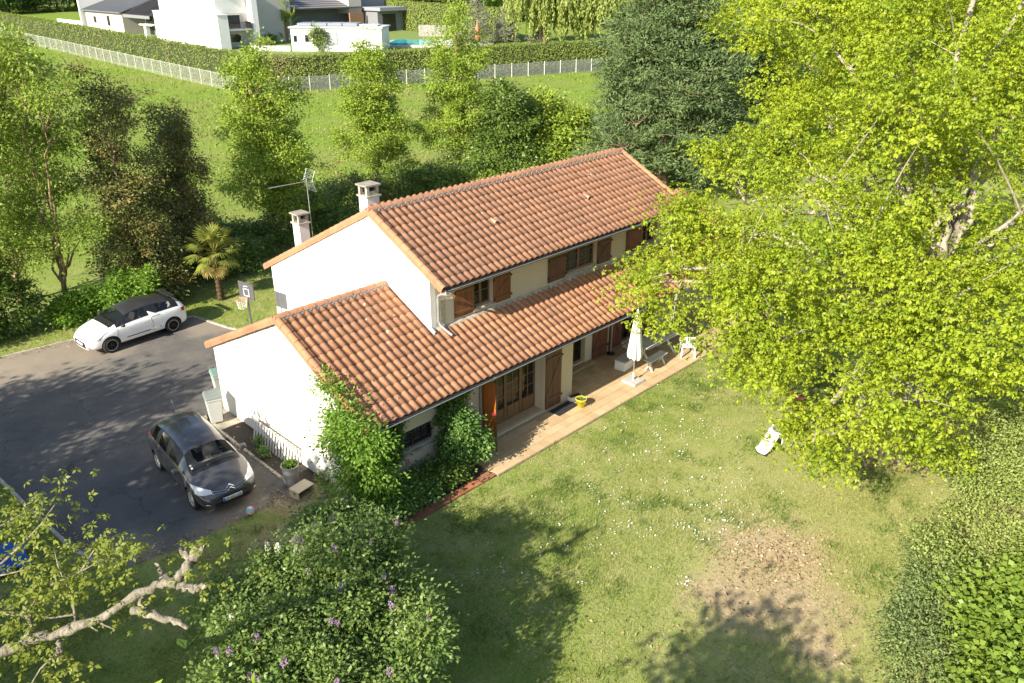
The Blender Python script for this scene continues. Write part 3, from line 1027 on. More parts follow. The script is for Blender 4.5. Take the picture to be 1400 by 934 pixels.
LM['sage'] = leafmat('grey_green_leaf', [(0.138, 0.210, 0.077), (0.180, 0.256, 0.095), (0.222, 0.295, 0.119)], 0.3, 0.6, (0.312, 0.354, 0.071))
LM['willow'] = leafmat('willow_leaf', [(0.243, 0.326, 0.071), (0.309, 0.398, 0.093), (0.364, 0.447, 0.120), (0.210, 0.284, 0.066)], 0.35, 0.6, (0.342, 0.374, 0.109))
LM['greyspruce'] = leafmat('grey_spruce_needle', [(0.211, 0.237, 0.162), (0.264, 0.289, 0.204), (0.174, 0.202, 0.136)], 0.2, 0.7, (0.285, 0.277, 0.178))
LM['wood'] = leafmat('woodland_leaf', [(0.134, 0.243, 0.037), (0.195, 0.316, 0.048), (0.242, 0.367, 0.064), (0.094, 0.184, 0.032)], 0.35, 0.6, (0.323, 0.375, 0.093))
LM['hedge'] = leafmat('clipped_hedge_leaf', [(0.17, 0.235, 0.042), (0.215, 0.28, 0.05), (0.25, 0.315, 0.062), (0.145, 0.20, 0.036)], 0.25, 0.6, (0.34, 0.28, 0.13))
LM['olive'] = leafmat('shaded_olive_leaf', [(0.15, 0.20, 0.026), (0.20, 0.25, 0.036), (0.24, 0.28, 0.05), (0.12, 0.165, 0.024)], 0.38, 0.5, (0.28, 0.29, 0.06))  # old oak's olive leaves, colour darkened to put in their partial shade
LM['lilac_flower'] = leafmat('lilac_flower', [(0.42, 0.26, 0.46), (0.52, 0.36, 0.54), (0.34, 0.20, 0.40)], 0.3, 0.7)
LM['white_flower'] = leafmat('white_flower', [(0.70, 0.70, 0.64), (0.80, 0.78, 0.74)], 0.3, 0.7)
LM['red_flower'] = leafmat('red_flower', [(0.60, 0.015, 0.02), (0.45, 0.01, 0.015)], 0.2, 0.5)
LM['pink_flower'] = leafmat('pink_flower', [(0.60, 0.04, 0.13), (0.50, 0.03, 0.10)], 0.2, 0.5)
BARK = {'grey': barkmat('pale_bark', (0.16, 0.135, 0.10), (0.42, 0.37, 0.29)), 'brown': barkmat('brown_bark', (0.07, 0.048, 0.030), (0.20, 0.14, 0.085)),
        'orange': barkmat('warm_bark', (0.13, 0.085, 0.045), (0.34, 0.235, 0.125)), 'dead': barkmat('lichen_bark', (0.06, 0.048, 0.034), (0.30, 0.27, 0.205), 17)}


def unit(v): return v / np.maximum(np.linalg.norm(v, axis=-1, keepdims=True), 1e-9)


def leaf_arrays(C, D, N, L, W, fold=0.12, tri=None):
    """folded lozenge leaves from base C along D; plain pointed ones where they are far away"""
    D = unit(D)
    S = unit(np.cross(D, N))
    N = np.cross(S, D)
    L = np.asarray(L)[:, None]
    W = np.asarray(W)[:, None]
    if tri is None: tri = np.linalg.norm(C.mean(0) - CAM) > 29
    if tri:
        V = np.stack([C + S * W * .5, C + D * L, C - S * W * .5], 1)
        return V.reshape(-1, 3), np.arange(3 * len(C)).reshape(-1, 3)
    V = np.stack([C, C + D * L * .48 + S * W * .5 + N * W * fold, C + D * L - N * L * .10, C + D * L * .48 - S * W * .5 + N * W * fold], 1)
    n = len(C)
    F = np.arange(4 * n).reshape(n, 4)
    return V.reshape(-1, 3), F


def lobe_shell(rng, lobes, n, inner=0.55, under=0.35, lump=0.18):
    """points through the outer part of a crown made of overlapping lobes; outward directions"""
    lobes = np.asarray(lobes, float)
    vol = (lobes[:, 3] * lobes[:, 4] * lobes[:, 5]) ** (2 / 3)
    P, O = [], []
    tot = 0
    while tot < n:
        k = rng.choice(len(lobes), size=n * 2, p=vol / vol.sum())
        u = unit(rng.normal(size=(n * 2, 3)))
        ph = lobes[k, :3].sum(1)
        wob = 1 + lump * (np.sin(3.1 * u[:, 0] + ph) * np.cos(2.7 * u[:, 1] + 1.3 * ph) + .6 * np.sin(5.3 * u[:, 2] + 4.1 * u[:, 0] + ph))
        r = rng.uniform(inner ** 3, 1, n * 2) ** (1 / 3) * wob
        p = lobes[k, :3] + u * lobes[k, 3:6] * r[:, None]
        keep = np.ones(n * 2, bool)
        for j in range(len(lobes)):                       # not deep inside another lobe
            q = (p - lobes[j, :3]) / lobes[j, 3:6]
            keep &= ~(((q ** 2).sum(1) < inner ** 2 * .8) & (k != j))
        keep &= (u[:, 2] > -under) | (rng.random(n * 2) < .35)
        o = unit(u / lobes[k, 3:6])
        P.append(p[keep])
        O.append(o[keep])
        tot += keep.sum()
    return np.concatenate(P)[:n], np.concatenate(O)[:n]


def sprays(rng, P, O, per, cr, L, W, up=0.7, droop=0.25, flatz=0.6, tint=0.35, zmin=None):
    """a clump of leaves round each point"""
    n = len(P)
    idx = np.repeat(np.arange(n), per)
    cs = cr * rng.uniform(.65, 1.3, n)[idx][:, None]
    off = rng.normal(size=(n * per, 3)) * np.array([1, 1, flatz]) * .5 * cs
    C = P[idx] + off + O[idx] * (rng.random((n * per, 1)) - .4) * cs * .5
    D = unit(off * 1.2 / np.maximum(cs, 1e-6) + O[idx] * .6 + rng.normal(size=(n * per, 3)) * .55)
    D[:, 2] -= droop
    N = unit(O[idx] * .45 + np.array([0, 0, up]) + rng.normal(size=(n * per, 3)) * .5)
    s = rng.uniform(.7, 1.25, n * per)
    if zmin is not None:
        ok = C[:, 2] > zmin
        C, D, N, s, idx = C[ok], D[ok], N[ok], s[ok], idx[ok]
    V, F = leaf_arrays(C, D, N, L * s, W * s)
    tv = np.clip(rng.beta(.8, 1.6, n) * tint * 2, 0, 1)[idx] * rng.uniform(.6, 1, len(C))
    return V, F, tv


def rosettes(rng, P, O, tips, cr, L, W, k=5, droop=0.45, tint=.4, flatz=.55):
    """twig tips each with a star of drooping leaves"""
    n = len(P)
    idx = np.repeat(np.arange(n), tips)
    cs = cr * rng.uniform(.7, 1.3, n)[idx][:, None]
    T = P[idx] + rng.normal(size=(n * tips, 3)) * np.array([1, 1, flatz]) * .5 * cs
    ax = unit(O[idx] * .5 + np.array([0, 0, .75]) + rng.normal(size=(n * tips, 3)) * .35)
    a = unit(np.cross(ax, rng.normal(size=ax.shape)))
    b = np.cross(ax, a)
    C, D, N = [], [], []
    for i in range(k):
        th = 2 * math.pi * (i + rng.uniform(-.25, .25, len(T))[:, None]) / k
        d = a * np.cos(th) + b * np.sin(th)
        C.append(T + d * .01)
        D.append(unit(d - ax * droop * rng.uniform(.3, 1.6, (len(T), 1)) + rng.normal(size=d.shape) * .12))
        N.append(ax + rng.normal(size=d.shape) * .2)
    C, D, N = map(np.concatenate, (C, D, N))
    s = np.tile(rng.uniform(.7, 1.2, len(T)), k) * rng.uniform(.8, 1.15, len(C))
    V, F = leaf_arrays(C, D, N, L * s, W * s, tri=False)
    tv = np.clip(rng.beta(.8, 1.8, n) * tint * 2, 0, 1)[np.tile(idx, k)]
    return V, F, tv


def tubes_np(paths, n=5):
    """paths: list of (pts(m,3), radii(m)) -> V,F"""
    VV, FF, b = [], [], 0
    ang = np.arange(n) * 2 * math.pi / n
    for pts, rad in paths:
        pts = np.asarray(pts, float)
        m = len(pts)
        d = unit(np.gradient(pts, axis=0))
        ref = np.where(np.abs(d[:, 2:3]) > .95, np.array([[1., 0, 0]]), np.array([[0, 0, 1.]]))
        l = unit(np.cross(d, ref))
        u = np.cross(l, d)
        V = pts[:, None] + (l[:, None] * np.cos(ang)[None, :, None] + u[:, None] * np.sin(ang)[None, :, None]) * np.asarray(rad)[:, None, None]
        i = np.arange(m * n).reshape(m, n)
        F = np.stack([i[:-1], np.roll(i[:-1], -1, 1), np.roll(i[1:], -1, 1), i[1:]], -1).reshape(-1, 4)
        VV.append(V.reshape(-1, 3))
        FF.append(F + b)
        b += m * n
    return np.concatenate(VV), np.concatenate(FF)


def bez(a, b, c, n):
    t = np.linspace(0, 1, n)[:, None]
    return (1 - t) ** 2 * np.asarray(a) + 2 * t * (1 - t) * np.asarray(b) + t * t * np.asarray(c)


def skeleton(rng, base, fork, tips, r0, clumps, twig_r=0.018, wob=.06, max_twigs=500, lift=.3):
    """trunk from base to fork, a limb to each tip, twigs out to the leaf clumps; returns (trunk, [limbs])"""
    base, fork = np.asarray(base, float), np.asarray(fork, float)
    H_ = np.linalg.norm(fork - base)
    pts = base + (fork - base) * np.linspace(0, 1, 7)[:, None]
    pts[1:-1] += rng.normal(size=(5, 3)) * wob * np.array([1, 1, .2]) * H_ * .3
    rad = r0 * np.array([1.35, 1.05, .95, .9, .85, .8, .72])
    trunk = [(pts, rad)]
    limbs, nodes, owner = [], [], []
    for k, t in enumerate(tips):
        t = np.asarray(t, float)
        st = base + (fork - base) * rng.uniform(.72, 1.0) if k else fork
        mid = st + (t - st) * .45 + np.array([0, 0, np.linalg.norm(t - st) * lift * rng.uniform(.3, 1)]) + rng.normal(size=3) * .05 * np.linalg.norm(t - st)
        lp = bez(st, mid, t, 10)
        lp[1:-1] += rng.normal(size=(8, 3)) * .02 * np.linalg.norm(t - st)
        lr = np.linspace(r0 * rng.uniform(.42, .58), max(.02, r0 * .10), 10)
        limbs.append([(lp, lr)])
        nodes.append(lp[2:])
        owner += [k] * 8
    nodes = np.concatenate(nodes)
    owner = np.array(owner)
    cl = np.asarray(clumps)
    if len(cl) > max_twigs: cl = cl[rng.choice(len(cl), max_twigs, replace=False)]
    for p in cl:
        d = np.linalg.norm(nodes - p, axis=1) + np.where(nodes[:, 2] > p[2], .6, 0)
        j = d.argmin()
        q = nodes[j]
        mid = (p + q) / 2 + np.array([0, 0, .12 * d[j]]) + rng.normal(size=3) * .06 * d[j]
        rr = twig_r * (1 + .5 * d[j])
        limbs[owner[j]].append((bez(q, mid, p, 5), np.linspace(rr, rr * .3, 5)))
    return trunk, limbs


def tree(name, label, base, lobes, mat, bark, nclump, per, cr, L, W, r0=.15, fork=None, group=None, style='spray', seed=1, inner=.55, under=.35, cat='tree',
         tips=None, ntips=8, twig_r=.015, limb_parts=False, max_twigs=400, crown_name='crown', trunk_n=8, lump=.18, **kw):
    rng = np.random.default_rng(seed)
    lobes = np.asarray(lobes, float)
    T = thing(name, label, cat, tuple(base), group=group)
    base = np.asarray(base, float)
    P, O = lobe_shell(rng, lobes, nclump, inner, under, lump)
    fn = rosettes if style == 'rosette' else sprays
    V, F, tv = fn(rng, P, O, per, cr, L, W, **kw)
    link(crown_name, npmesh(crown_name, V - base, F, tv), LM[mat], T)
    if fork is None:
        c = lobes[:, :3].mean(0)
        fork = base + (c - base) * .5
    if tips is None:
        k = rng.choice(len(P), min(ntips, len(P)), replace=False)
        tips = [fork + (P[i] - fork) * .72 for i in k]
    tr, limbs = skeleton(rng, base - np.array([0, 0, .15]), fork, tips, r0, P, twig_r, max_twigs=max_twigs)
    if limb_parts:
        v, f = tubes_np(tr, 12)
        link('trunk', npmesh('trunk', v - base, f, smooth=True), BARK[bark], T)
        for l in limbs:
            v, f = tubes_np(l, 7)
            link('limb', npmesh('limb', v - base, f, smooth=True), BARK[bark], T)
    else:
        v, f = tubes_np(tr + [q for l in limbs for q in l], trunk_n if trunk_n < 8 else 6)
        link('trunk', npmesh('trunk', v - base, f, smooth=True), BARK[bark], T)
    return T


def shrub(name, label, base, lobes, mat, nclump, per, cr, L, W, seed=1, group=None, bark='brown', cat='shrub', **kw):
    return tree(name, label, base, lobes, mat, bark, nclump, per, cr, L, W, r0=.05, seed=seed, group=group, cat=cat, crown_name='foliage', ntips=8, twig_r=.007, max_twigs=50, trunk_n=5, **kw)


# -------- the big bright oak on the right
oak_base = np.array([12.7, -8.7, -0.06])
oak_px = [  # (px, py, depth, radius) of the boughs as sighted from the air, turned into places
    (948, 385, 22.5, 1.25), (915, 345, 23.4, 1.0), (908, 415, 22.3, .95), (945, 300, 24.0, 1.0), (900, 380, 22.6, .8), (990, 320, 23.5, 1.35), (1015, 420, 21.5, 1.6), (1010, 232, 25.0, 1.15), (1070, 215, 25.0, 1.5), (1085, 130, 26.0, 1.6),
    (1095, 45, 26.5, 1.75), (1120, 330, 20.5, 1.9), (1075, 505, 19.8, 1.35), (1035, 500, 20.4, 1.05), (1085, 585, 19.2, .85), (1120, 620, 18.8, .65), (1120, 440, 19.0, 1.7), (1150, 590, 18.7, .95), (1180, 520, 18.0, 1.5), (1150, 130, 23.0, 1.9),
    (1170, 20, 24.5, 2.2), (1180, 250, 20.0, 2.0), (1240, 430, 17.5, 1.6), (1235, 140, 20.5, 2.0), (1290, 30, 22.5, 2.3), (1185, 335, 18.6, 1.3), (1425, 325, 17.6, 1.2), (1330, 470, 17.0, 1.4),
    (1410, 125, 20.0, 2.0), (1400, 60, 22.0, 2.3), (1400, 390, 17.5, 1.7), (1290, 250, 25.5, 1.9), (1180, 380, 24.0, 2.2), (1440, 260, 21.0, 2.4), (1050, 340, 25.0, 1.6),
    (1225, 585, 19.5, 1.0), (1150, -60, 26.0, 2.2), (1260, -90, 24.5, 2.5), (1400, -80, 23.5, 2.5), (1520, 150, 21.5, 2.7), (1500, 400, 19.0, 2.1), (1280, 520, 17.5, 1.1)]
oak_lobes = []
orng = np.random.default_rng(12)
for px, py, d, r in oak_px:
    r *= 1.14 if px < 1100 else 1.06
    q = sight(px, py, d=d)
    if q[2] < r * .8 + .5: q[2] = r * .8 + .5
    for k in range(5):
        o = unit(orng.normal(size=3) * [1, 1, .75]) * r * orng.uniform(.45, .85)
        rr = r * orng.uniform(.46, .66)
        oak_lobes.append((*(q + o), rr * 1.2, rr * 1.2, rr * .72))
fork = np.array([13.1, -8.35, 4.6])
tips = [sight(1335, 222, d=21.2), sight(1395, 290, d=19.5)] + [np.array(l[:3]) for l in oak_lobes[::5]]
tree('oak_tree', 'tall spreading oak with bright yellow-green spring leaves beside the terrace', oak_base, oak_lobes, 'oak', 'grey', 2200, 29, .62, 0.104, 0.056, r0=.30, fork=fork,
     style='rosette', seed=11, inner=.62, lump=.22, under=.25, tips=tips, limb_parts=True, twig_r=.013, max_twigs=200, k=5, droop=.7, tint=.45)


def pxtree(px, py, toppx, wpx, depth_off=0):
    """base on the ground at a pixel, height and width read off in pixels"""
    b = gnd(px, py)
    depth = (b - CAM) @ _fw
    return b, depth / FPX


def cone_lobes(b, h, r, n, seed, low=.18, pw=.8, sq=.8):
    rng = np.random.default_rng(seed)
    L = []
    for i in range(n):
        f = low + (1 - low) * (i + .5) / n
        rr = r * (1 - f) ** pw * (.9 if f > .25 else .75) + .25
        a = i * 2.4 + rng.uniform(-.4, .4)
        o = rr * .5
        L.append((b[0] + o * math.cos(a), b[1] + o * math.sin(a), b[2] + h * f, rr * .75, rr * .75, rr * sq + .3))
    return L


# -------- the three young maples behind the house
for i, (px, py, top, wd, lab) in enumerate(((383, 338, 98, 128, 'young maple nearest the palm behind the house, broad pointed crown'), (520, 268, 82, 100, 'slim young maple in the middle of the row behind the roof ridge'), (630, 256, 48, 104, 'tallest young maple behind the ridge, right of the slim one'))):
    b, s = pxtree(px, py, 0, 0)
    h, r = (py - top) * s * 1.06, wd * s * .5
    L = [(b[0] + r * .35 * math.cos(a * 2.4), b[1] + r * .35 * math.sin(a * 2.4), b[2] + h * f, r * k, r * k, h * .13) for a, (f, k) in enumerate(((.26, .62), (.36, .78), (.47, .80), (.57, .72), (.66, .66), (.76, .54), (.85, .42), (.93, .28)))]
    tree('young_maple', lab, b, L, 'maple', 'orange', 520, 64, .44, .135, .085, r0=.10, fork=b + np.array([0, 0, h * .45]), seed=30 + i, inner=.35, group='young maples behind the house', max_twigs=90, under=.6)

# -------- tall thin locust trees at the left edge
for i, (x, y, h, r, lab) in enumerate(((-.6, 20.3, 10.8, 1.9, 'thin tall locust tree at the left edge, sunlit bare trunk'), (-1.6, 23.2, 9.6, 1.8, 'shorter locust tree beside the dark holm oak'), (-3.0, 21.0, 11.8, 1.9, 'leftmost locust tree partly cut off by the left border'))):
    b = np.array([x, y, -.05])
    rng = np.random.default_rng(60 + i)
    L = [(x + rng.normal() * r * .45, y + rng.normal() * r * .45, h * f, r * .55, r * .55, h * .07) for f in np.linspace(.28, .95, 12)]
    tree('locust_tree', lab, b, L, 'locust', 'orange', 370, 46, .55, .135, .08, r0=.13, fork=b + np.array([.1, .05, h * .14]), seed=61 + i, inner=.3, group='locust trees at the left edge', ntips=7, max_twigs=60, under=.8)

# -------- dark holm oaks with brown new growth
for i, (x, y, h, r, lab) in enumerate(((2.5, 20.0, 9.3, 1.3, 'dark holm oak with brown new shoots behind the white car'), (5.3, 21.0, 7.9, 1.1, 'lower dark holm oak behind the palm'))):
    b = np.array([x, y, -.05])
    L = [(x + .5 * math.cos(a * 2.4) * r, y + .5 * math.sin(a * 2.4) * r, h * f, r * k, r * k, h * .13) for a, (f, k) in enumerate(((.10, .7), (.20, .85), (.30, .88), (.40, .82), (.50, .75), (.60, .62), (.70, .55), (.78, .42), (.86, .34), (.94, .2), (.83, .25), (.9, .18)))]
    tree('holm_oak', lab, b, L, 'holm', 'brown', 560, 52, .42, .125, .07, r0=.14, seed=80 + i, inner=.55, group='dark holm oaks', tint=.45, max_twigs=60, under=.6)

# -------- undergrowth and shrubs behind the drive and the house
UG = [(-7.2, 20.4, 2.2, 1.4, 'dark', 'dark laurel bush cut by the left border'), (-4.9, 20.2, 2.4, 1.5, 'dark', 'dark laurel bush at the far left of the drive edge'), (-2.9, 20.2, 2.5, 1.2, 'dark', 'dark laurel bush under the thin locust trees'), (-0.6, 19.4, .9, .7, 'wisteria', 'low leafy bush behind the bonnet of the white car'),
      (1.2, 18.6, 1.5, .8, 'wisteria', 'bright green bush just behind the roof of the white car'), (2.6, 19.2, 1.9, 1.2, 'holm', 'olive bush behind the tail of the white car'), (6.3, 20.6, 2.3, 1.5, 'dark', 'dark bush behind the palm crown'), (8.2, 22.4, 2.8, 1.8, 'dark', 'dark rounded bush right of the palm'),
      (11.5, 22.8, 3.0, 1.9, 'dark', 'dark bush at the foot of the broad young maple'), (14.0, 23.6, 3.8, 2.0, 'dark', 'dark bush behind the chimney'), (17.0, 25.0, 3.4, 2.0, 'holm', 'olive bush between the chimney and the slim maple'), (20.8, 25.0, 3.2, 1.8, 'dark', 'dark bush at the foot of the slim maple'),
      (23.4, 24.4, 2.8, 1.8, 'dark', 'dark bush left of the tallest maple trunk'), (26.4, 21.6, 2.9, 1.8, 'maple', 'light green bush just behind the roof ridge'), (29.6, 20.6, 2.6, 1.9, 'maple', 'light green bush behind the far end of the ridge')]
for i, (x, y, h, r, mt, lab) in enumerate(UG):
    if x > 6: h *= .6
    b = np.array([x, y, -.05])
    L = [(x, y, h * .45, r, r, h * .5), (x + r * .5, y - r * .3, h * .38, r * .7, r * .7, h * .4), (x - r * .55, y - .1, h * .4, r * .7, r * .7, h * .42)]
    rng = np.random.default_rng(900 + i)
    for k in range(6): L.append((x + rng.normal() * r * .6, y + rng.normal() * r * .5, h * rng.uniform(.5, 1.15), r * rng.uniform(.25, .45), r * rng.uniform(.25, .45), h * rng.uniform(.14, .28)))
    shrub('bush', lab, b, L, mt, 150, 46, .42, .15, .085, seed=100 + i, group='bushes along the back of the plot', inner=.6, zmin=-.05)
# taller trees behind the right half of the ridge
b = gnd(690, 262)
s = ((b - CAM) @ _fw) / FPX
L = [(b[0], b[1], 2.2, 2.2, 2.2, 2.0), (b[0] + .4, b[1] + .2, 4.2, 2.0, 2.0, 1.6), (b[0] - .2, b[1], 5.8, 1.3, 1.3, 1.1)]
tree('dark_tree', 'dark dense round tree right of the tallest maple', b, L, 'dark', 'brown', 420, 46, .55, .19, .11, seed=131, inner=.6, max_twigs=80)
b = gnd(752, 250)
L = [(b[0], b[1], 2.0, 2.6, 2.6, 1.9), (b[0] + .4, b[1] - .5, 3.9, 2.2, 2.2, 1.5), (b[0] - .6, b[1] + .6, 5.0, 1.6, 1.6, 1.2), (b[0] + 1.5, b[1] - 1.5, 2.5, 2.0, 2.0, 1.6)]
tree('hazel_tree', 'bright green leafy tree between the dark round tree and the cypress', b, L, 'maple', 'brown', 430, 44, .6, .20, .13, seed=132, inner=.55, max_twigs=120)

# -------- big dark cypress
b = gnd(905, 262)
s = ((b - CAM) @ _fw) / FPX
rng = np.random.default_rng(140)
CY = []
for i in range(44):
    f = .05 + .95 * (i / 43)
    R_ = 5.6 * (1 - f) ** .62 + .5
    a = i * 2.39996 + rng.uniform(-.3, .3)
    o = R_ * rng.uniform(.45, .72)
    CY.append((b[0] + o * math.cos(a), b[1] + o * math.sin(a), b[2] + 1.0 + 17.5 * f, R_ * .42 + .3, R_ * .42 + .3, R_ * .24 + .45))
tree('cypress_tree', 'huge dark blue-green cypress behind the far end of the roof', b, CY, 'cypress', 'brown', 1900, 60, .62, .27, .085, r0=.45, fork=b + np.array([0, 0, 9.]), seed=141, inner=.35, tips=[np.array(c[:3]) for c in CY[::2]], max_twigs=500, under=.7, up=.5, droop=-.1, flatz=.45, tint=.3)
# more trees behind the oak on the right
for i, (px, py, dd, r, h, mt, lab) in enumerate(((1010, 235, 62, 4.0, 9, 'cypress', 'second dark cypress half hidden between the tall cypress and the oak'), (1180, 200, 60, 5.0, 11, 'wood', 'leafy tree seen through gaps of the oak crown'), (1330, 190, 58, 5.0, 10, 'maple', 'pale leafy tree behind the right part of the oak'), (1420, 160, 75, 5.5, 12, 'wood', 'tree behind the oak at the right border'))):
    q = sight(px, py, d=dd)
    b = np.array([q[0], q[1], float(ter(q[0], q[1]))])
    L = [(b[0], b[1], b[2] + h * .35, r, r, h * .33), (b[0] + 1, b[1] - 1, b[2] + h * .6, r * .8, r * .8, h * .25), (b[0] - 1, b[1] + .5, b[2] + h * .8, r * .55, r * .55, h * .18)]
    tree('far_tree', lab, b, L, mt, 'brown', 330, 40, .9, .34, .2, seed=150 + i, group='trees behind the oak', max_twigs=60)

# -------- wisteria climbing the corner of the house
Wb = np.array([-0.25, 0.1, -.06])
WL = [(-.30, .25, 1.0, .50, .55, .9), (-.22, -.10, 1.9, .46, .48, .7), (-.25, .30, 2.55, .42, .65, .40), (.05, -.28, 2.45, .45, .34, .38), (-.05, .75, 2.95, .22, .50, .26), (.0, 1.35, 3.28, .14, .40, .16), (.02, -.28, 1.4, .36, .32, .70), (.10, -.26, .8, .40, .32, .55), (.02, 1.85, 3.52, .10, .3, .10), (-.35, .9, 2.0, .25, .45, .3), (-.2, 1.1, 2.6, .16, .35, .3)]
shrub('wisteria', 'green wisteria climbing over the near corner of the white house', Wb, WL, 'wisteria', 330, 46, .32, .105, .052, seed=170, inner=.45, cat='climber', under=.9, zmin=-.05)
IL = [(.75, .42, 1.75, .30, .10, .60), (1.02, .44, 1.4, .16, .08, .5), (1.15, .44, 2.0, .25, .08, .3), (.5, .40, 1.0, .3, .12, .7)]
shrub('ivy', 'dark ivy on the front wall left of the barred window', np.array([.8, .42, -.06]), IL, 'dark', 150, 46, .2, .08, .055, seed=171, inner=.2, cat='climber', under=.9, up=.2)
# roses and low shrubs along the front wall
RL = [(3.05, .05, .85, .44, .36, .60), (3.25, .0, 1.30, .38, .32, .42), (3.55, -.2, .62, .32, .28, .36), (3.15, .18, 1.75, .30, .24, .32), (3.0, .1, .5, .30, .30, .32), (3.62, -.3, .95, .16, .16, .16)]
t = shrub('rose_bush', 'tall rose bush with grey-green leaves beside the orange shutter', np.array([3.4, 0.05, -.06]), RL, 'rose', 330, 40, .24, .085, .055, seed=172, inner=.45, under=.7, zmin=-.05)
CR = [(3.1, .40, 2.05, .34, .10, .28), (2.92, .44, 1.7, .18, .08, .3), (3.45, .42, 2.25, .3, .1, .16)]
shrub('climbing_rose', 'dark climbing rose on the wall under the gutter beside the window', np.array([3.1, .42, -.06]), CR, 'dark', 120, 40, .18, .075, .05, seed=173, inner=.2, cat='climber', under=.9, up=.2)
LS = [(1.35, -.05, .30, .50, .38, .34), (2.1, .0, .30, .55, .40, .32), (2.55, -.2, .24, .38, .32, .25), (.75, -.2, .40, .42, .34, .42)]
shrub('low_shrub', 'low dark shrub under the barred window', np.array([1.7, 0, -.06]), LS, 'dark', 220, 44, .26, .09, .06, seed=174, inner=.5, zmin=-.05)
LS = [(.95, -.28, .35, .42, .22, .36), (1.55, -.3, .22, .4, .2, .24), (.35, -.32, .5, .45, .28, .5), (-.35, -.55, .4, .4, .32, .4)]
shrub('pale_shrub', 'pale leafy shrub at the foot of the wisteria', np.array([.7, -.55, -.06]), LS, 'rose', 200, 42, .25, .085, .055, seed=175, inner=.5, zmin=-.05)
rngf = np.random.default_rng(176)


def flower(name, label, cat, P, r, mat, group=None, parent=None, n=26):
    """a bloom of small petals"""
    c = rngf.normal(size=(n, 3)) * r * .45
    o = unit(c)
    V, F = leaf_arrays(c, o + rngf.normal(size=(n, 3)) * .4, rngf.normal(size=(n, 3)), np.full(n, r * .9), np.full(n, r * .8))
    ob = link(name, npmesh(name, V, F), LM[mat])
    ob.location = P
    foot = np.array([min(P[0], 3.7) - .1, P[1] + .12, .25])
    v, f = tubes_np([(bez(foot - P, (foot - P) * .35 + [0, 0, .12], np.zeros(3), 8), np.linspace(.010, .005, 8))], 5)
    link('cane', npmesh('cane', v, f, smooth=True), BARK['brown'], ob)
    return tag(ob, label, cat, group)


flower('rose', 'single red rose below the barred window', 'flower', sight(557, 631, Y=.12), .042, 'red_flower')
flower('rose', 'pink rose bloom in front of the orange shutter', 'flower', sight(675, 567, X=4.15), .045, 'pink_flower')
flower('rose', 'dull red rose high on the wall beside the climbing rose', 'flower', sight(640, 542, Y=.36), .035, 'pink_flower')

# -------- lilacs in the foreground
LIL = [((-2.7, -2.9), 3.1, 1.25, 'lilac bush nearest the house corner with pale mauve blooms'), ((-3.6, -4.9), 2.8, 1.2, 'lilac bush on the lawn side casting shade on the grass'), ((-4.4, -2.4), 2.5, 1.2, 'lilac bush between the dead limb and the drive with a few white blooms'),
       ((-5.0, -4.3), 2.6, 1.25, 'lilac bush at the bottom border beside the dead limb'), ((-4.9, -6.5), 2.5, 1.2, 'lilac bush at the bottom border nearest the lawn'), ((-2.0, -1.2), 1.9, .8, 'low lilac bush closest to the wisteria')]
for i, ((x, y), h, r, lab) in enumerate(LIL):
    b = np.array([x, y, -.05])
    rng = np.random.default_rng(180 + i)
    L = [(x, y, h * .38, r * .72, r * .72, h * .36)]
    for k in range(12):
        a = k * 2.4 + i
        f = rng.uniform(.4, .86)
        q = rng.uniform(.35, 1.0)
        L.append((x + r * q * math.cos(a), y + r * q * math.sin(a), h * f * (1.12 - .2 * q), r * .36, r * .36, h * .17))
    T = shrub('lilac_bush', lab, b, L, 'lilac', 320, 64, .30, .088, .052, tint=.5, seed=181 + i, group='lilac bushes in the foreground', inner=.55, zmin=-.05)
    # panicles of blossom near the top
    P, O = lobe_shell(rng, L, 120, .93, .0)
    top = np.argsort(-(P[:, 2] + rng.random(120) * 1.0))[:7 if i != 5 else 3]
    for j in top:
        n = 70
        ax = unit(O[j] * .5 + np.array([0, 0, .8]))
        tt = rng.random(n)
        rad = .042 * (1 - tt) ** .7 + .006
        off = unit(rng.normal(size=(n, 3)))
        C = ax * (tt * .15)[:, None] + off * rad[:, None]
        V, F = leaf_arrays(C, off, rng.normal(size=(n, 3)), np.full(n, .030), np.full(n, .030), tri=False)
        mt = 'white_flower' if (i == 2 and rng.random() < .6) else 'lilac_flower'
        ob = link('blossom', npmesh('blossom', V, F), LM[mt], T)
        ob.location = P[j] + O[j] * .06 - b

# -------- hedge and bushes at the right
RH = [(20.5, -10.6, 3.0, 1.7), (17.6, -11.2, 3.2, 1.8), (14.6, -11.3, 3.0, 1.8), (12.0, -11.8, 2.8, 1.7), (9.8, -12.2, 2.3, 1.6), (7.9, -12.5, 1.8, 1.5), (10.5, -14.0, 3.2, 2.0), (13.8, -14.2, 3.6, 2.2), (7.6, -14.2, 2.4, 1.7)]
L = []
rng = np.random.default_rng(200)
for x, y, h, r in RH:
    L.append((x, y, h * .5, r, r, h * .5))
    for k in range(7): L.append((x + rng.normal() * r * .6, y + rng.normal() * r * .5, h * rng.uniform(.55, 1.12), r * rng.uniform(.22, .45), r * rng.uniform(.22, .45), h * rng.uniform(.10, .22)))
shrub('wild_hedge', 'thick wild hedge of small pale leaves below the oak at the right border', np.array([12, -12.5, -.05]), L, 'privet', 2600, 50, .34, .070, .042, seed=201, lump=.45, inner=.68, cat='hedge', zmin=-.05, under=.2)
L = [(6.3, -11.9, .55, 1.0, 1.0, .75), (5.0, -12.0, .5, .9, .9, .65), (7.6, -11.3, .5, 1.0, .8, .6), (4.3, -12.4, .5, .8, .9, .6)]
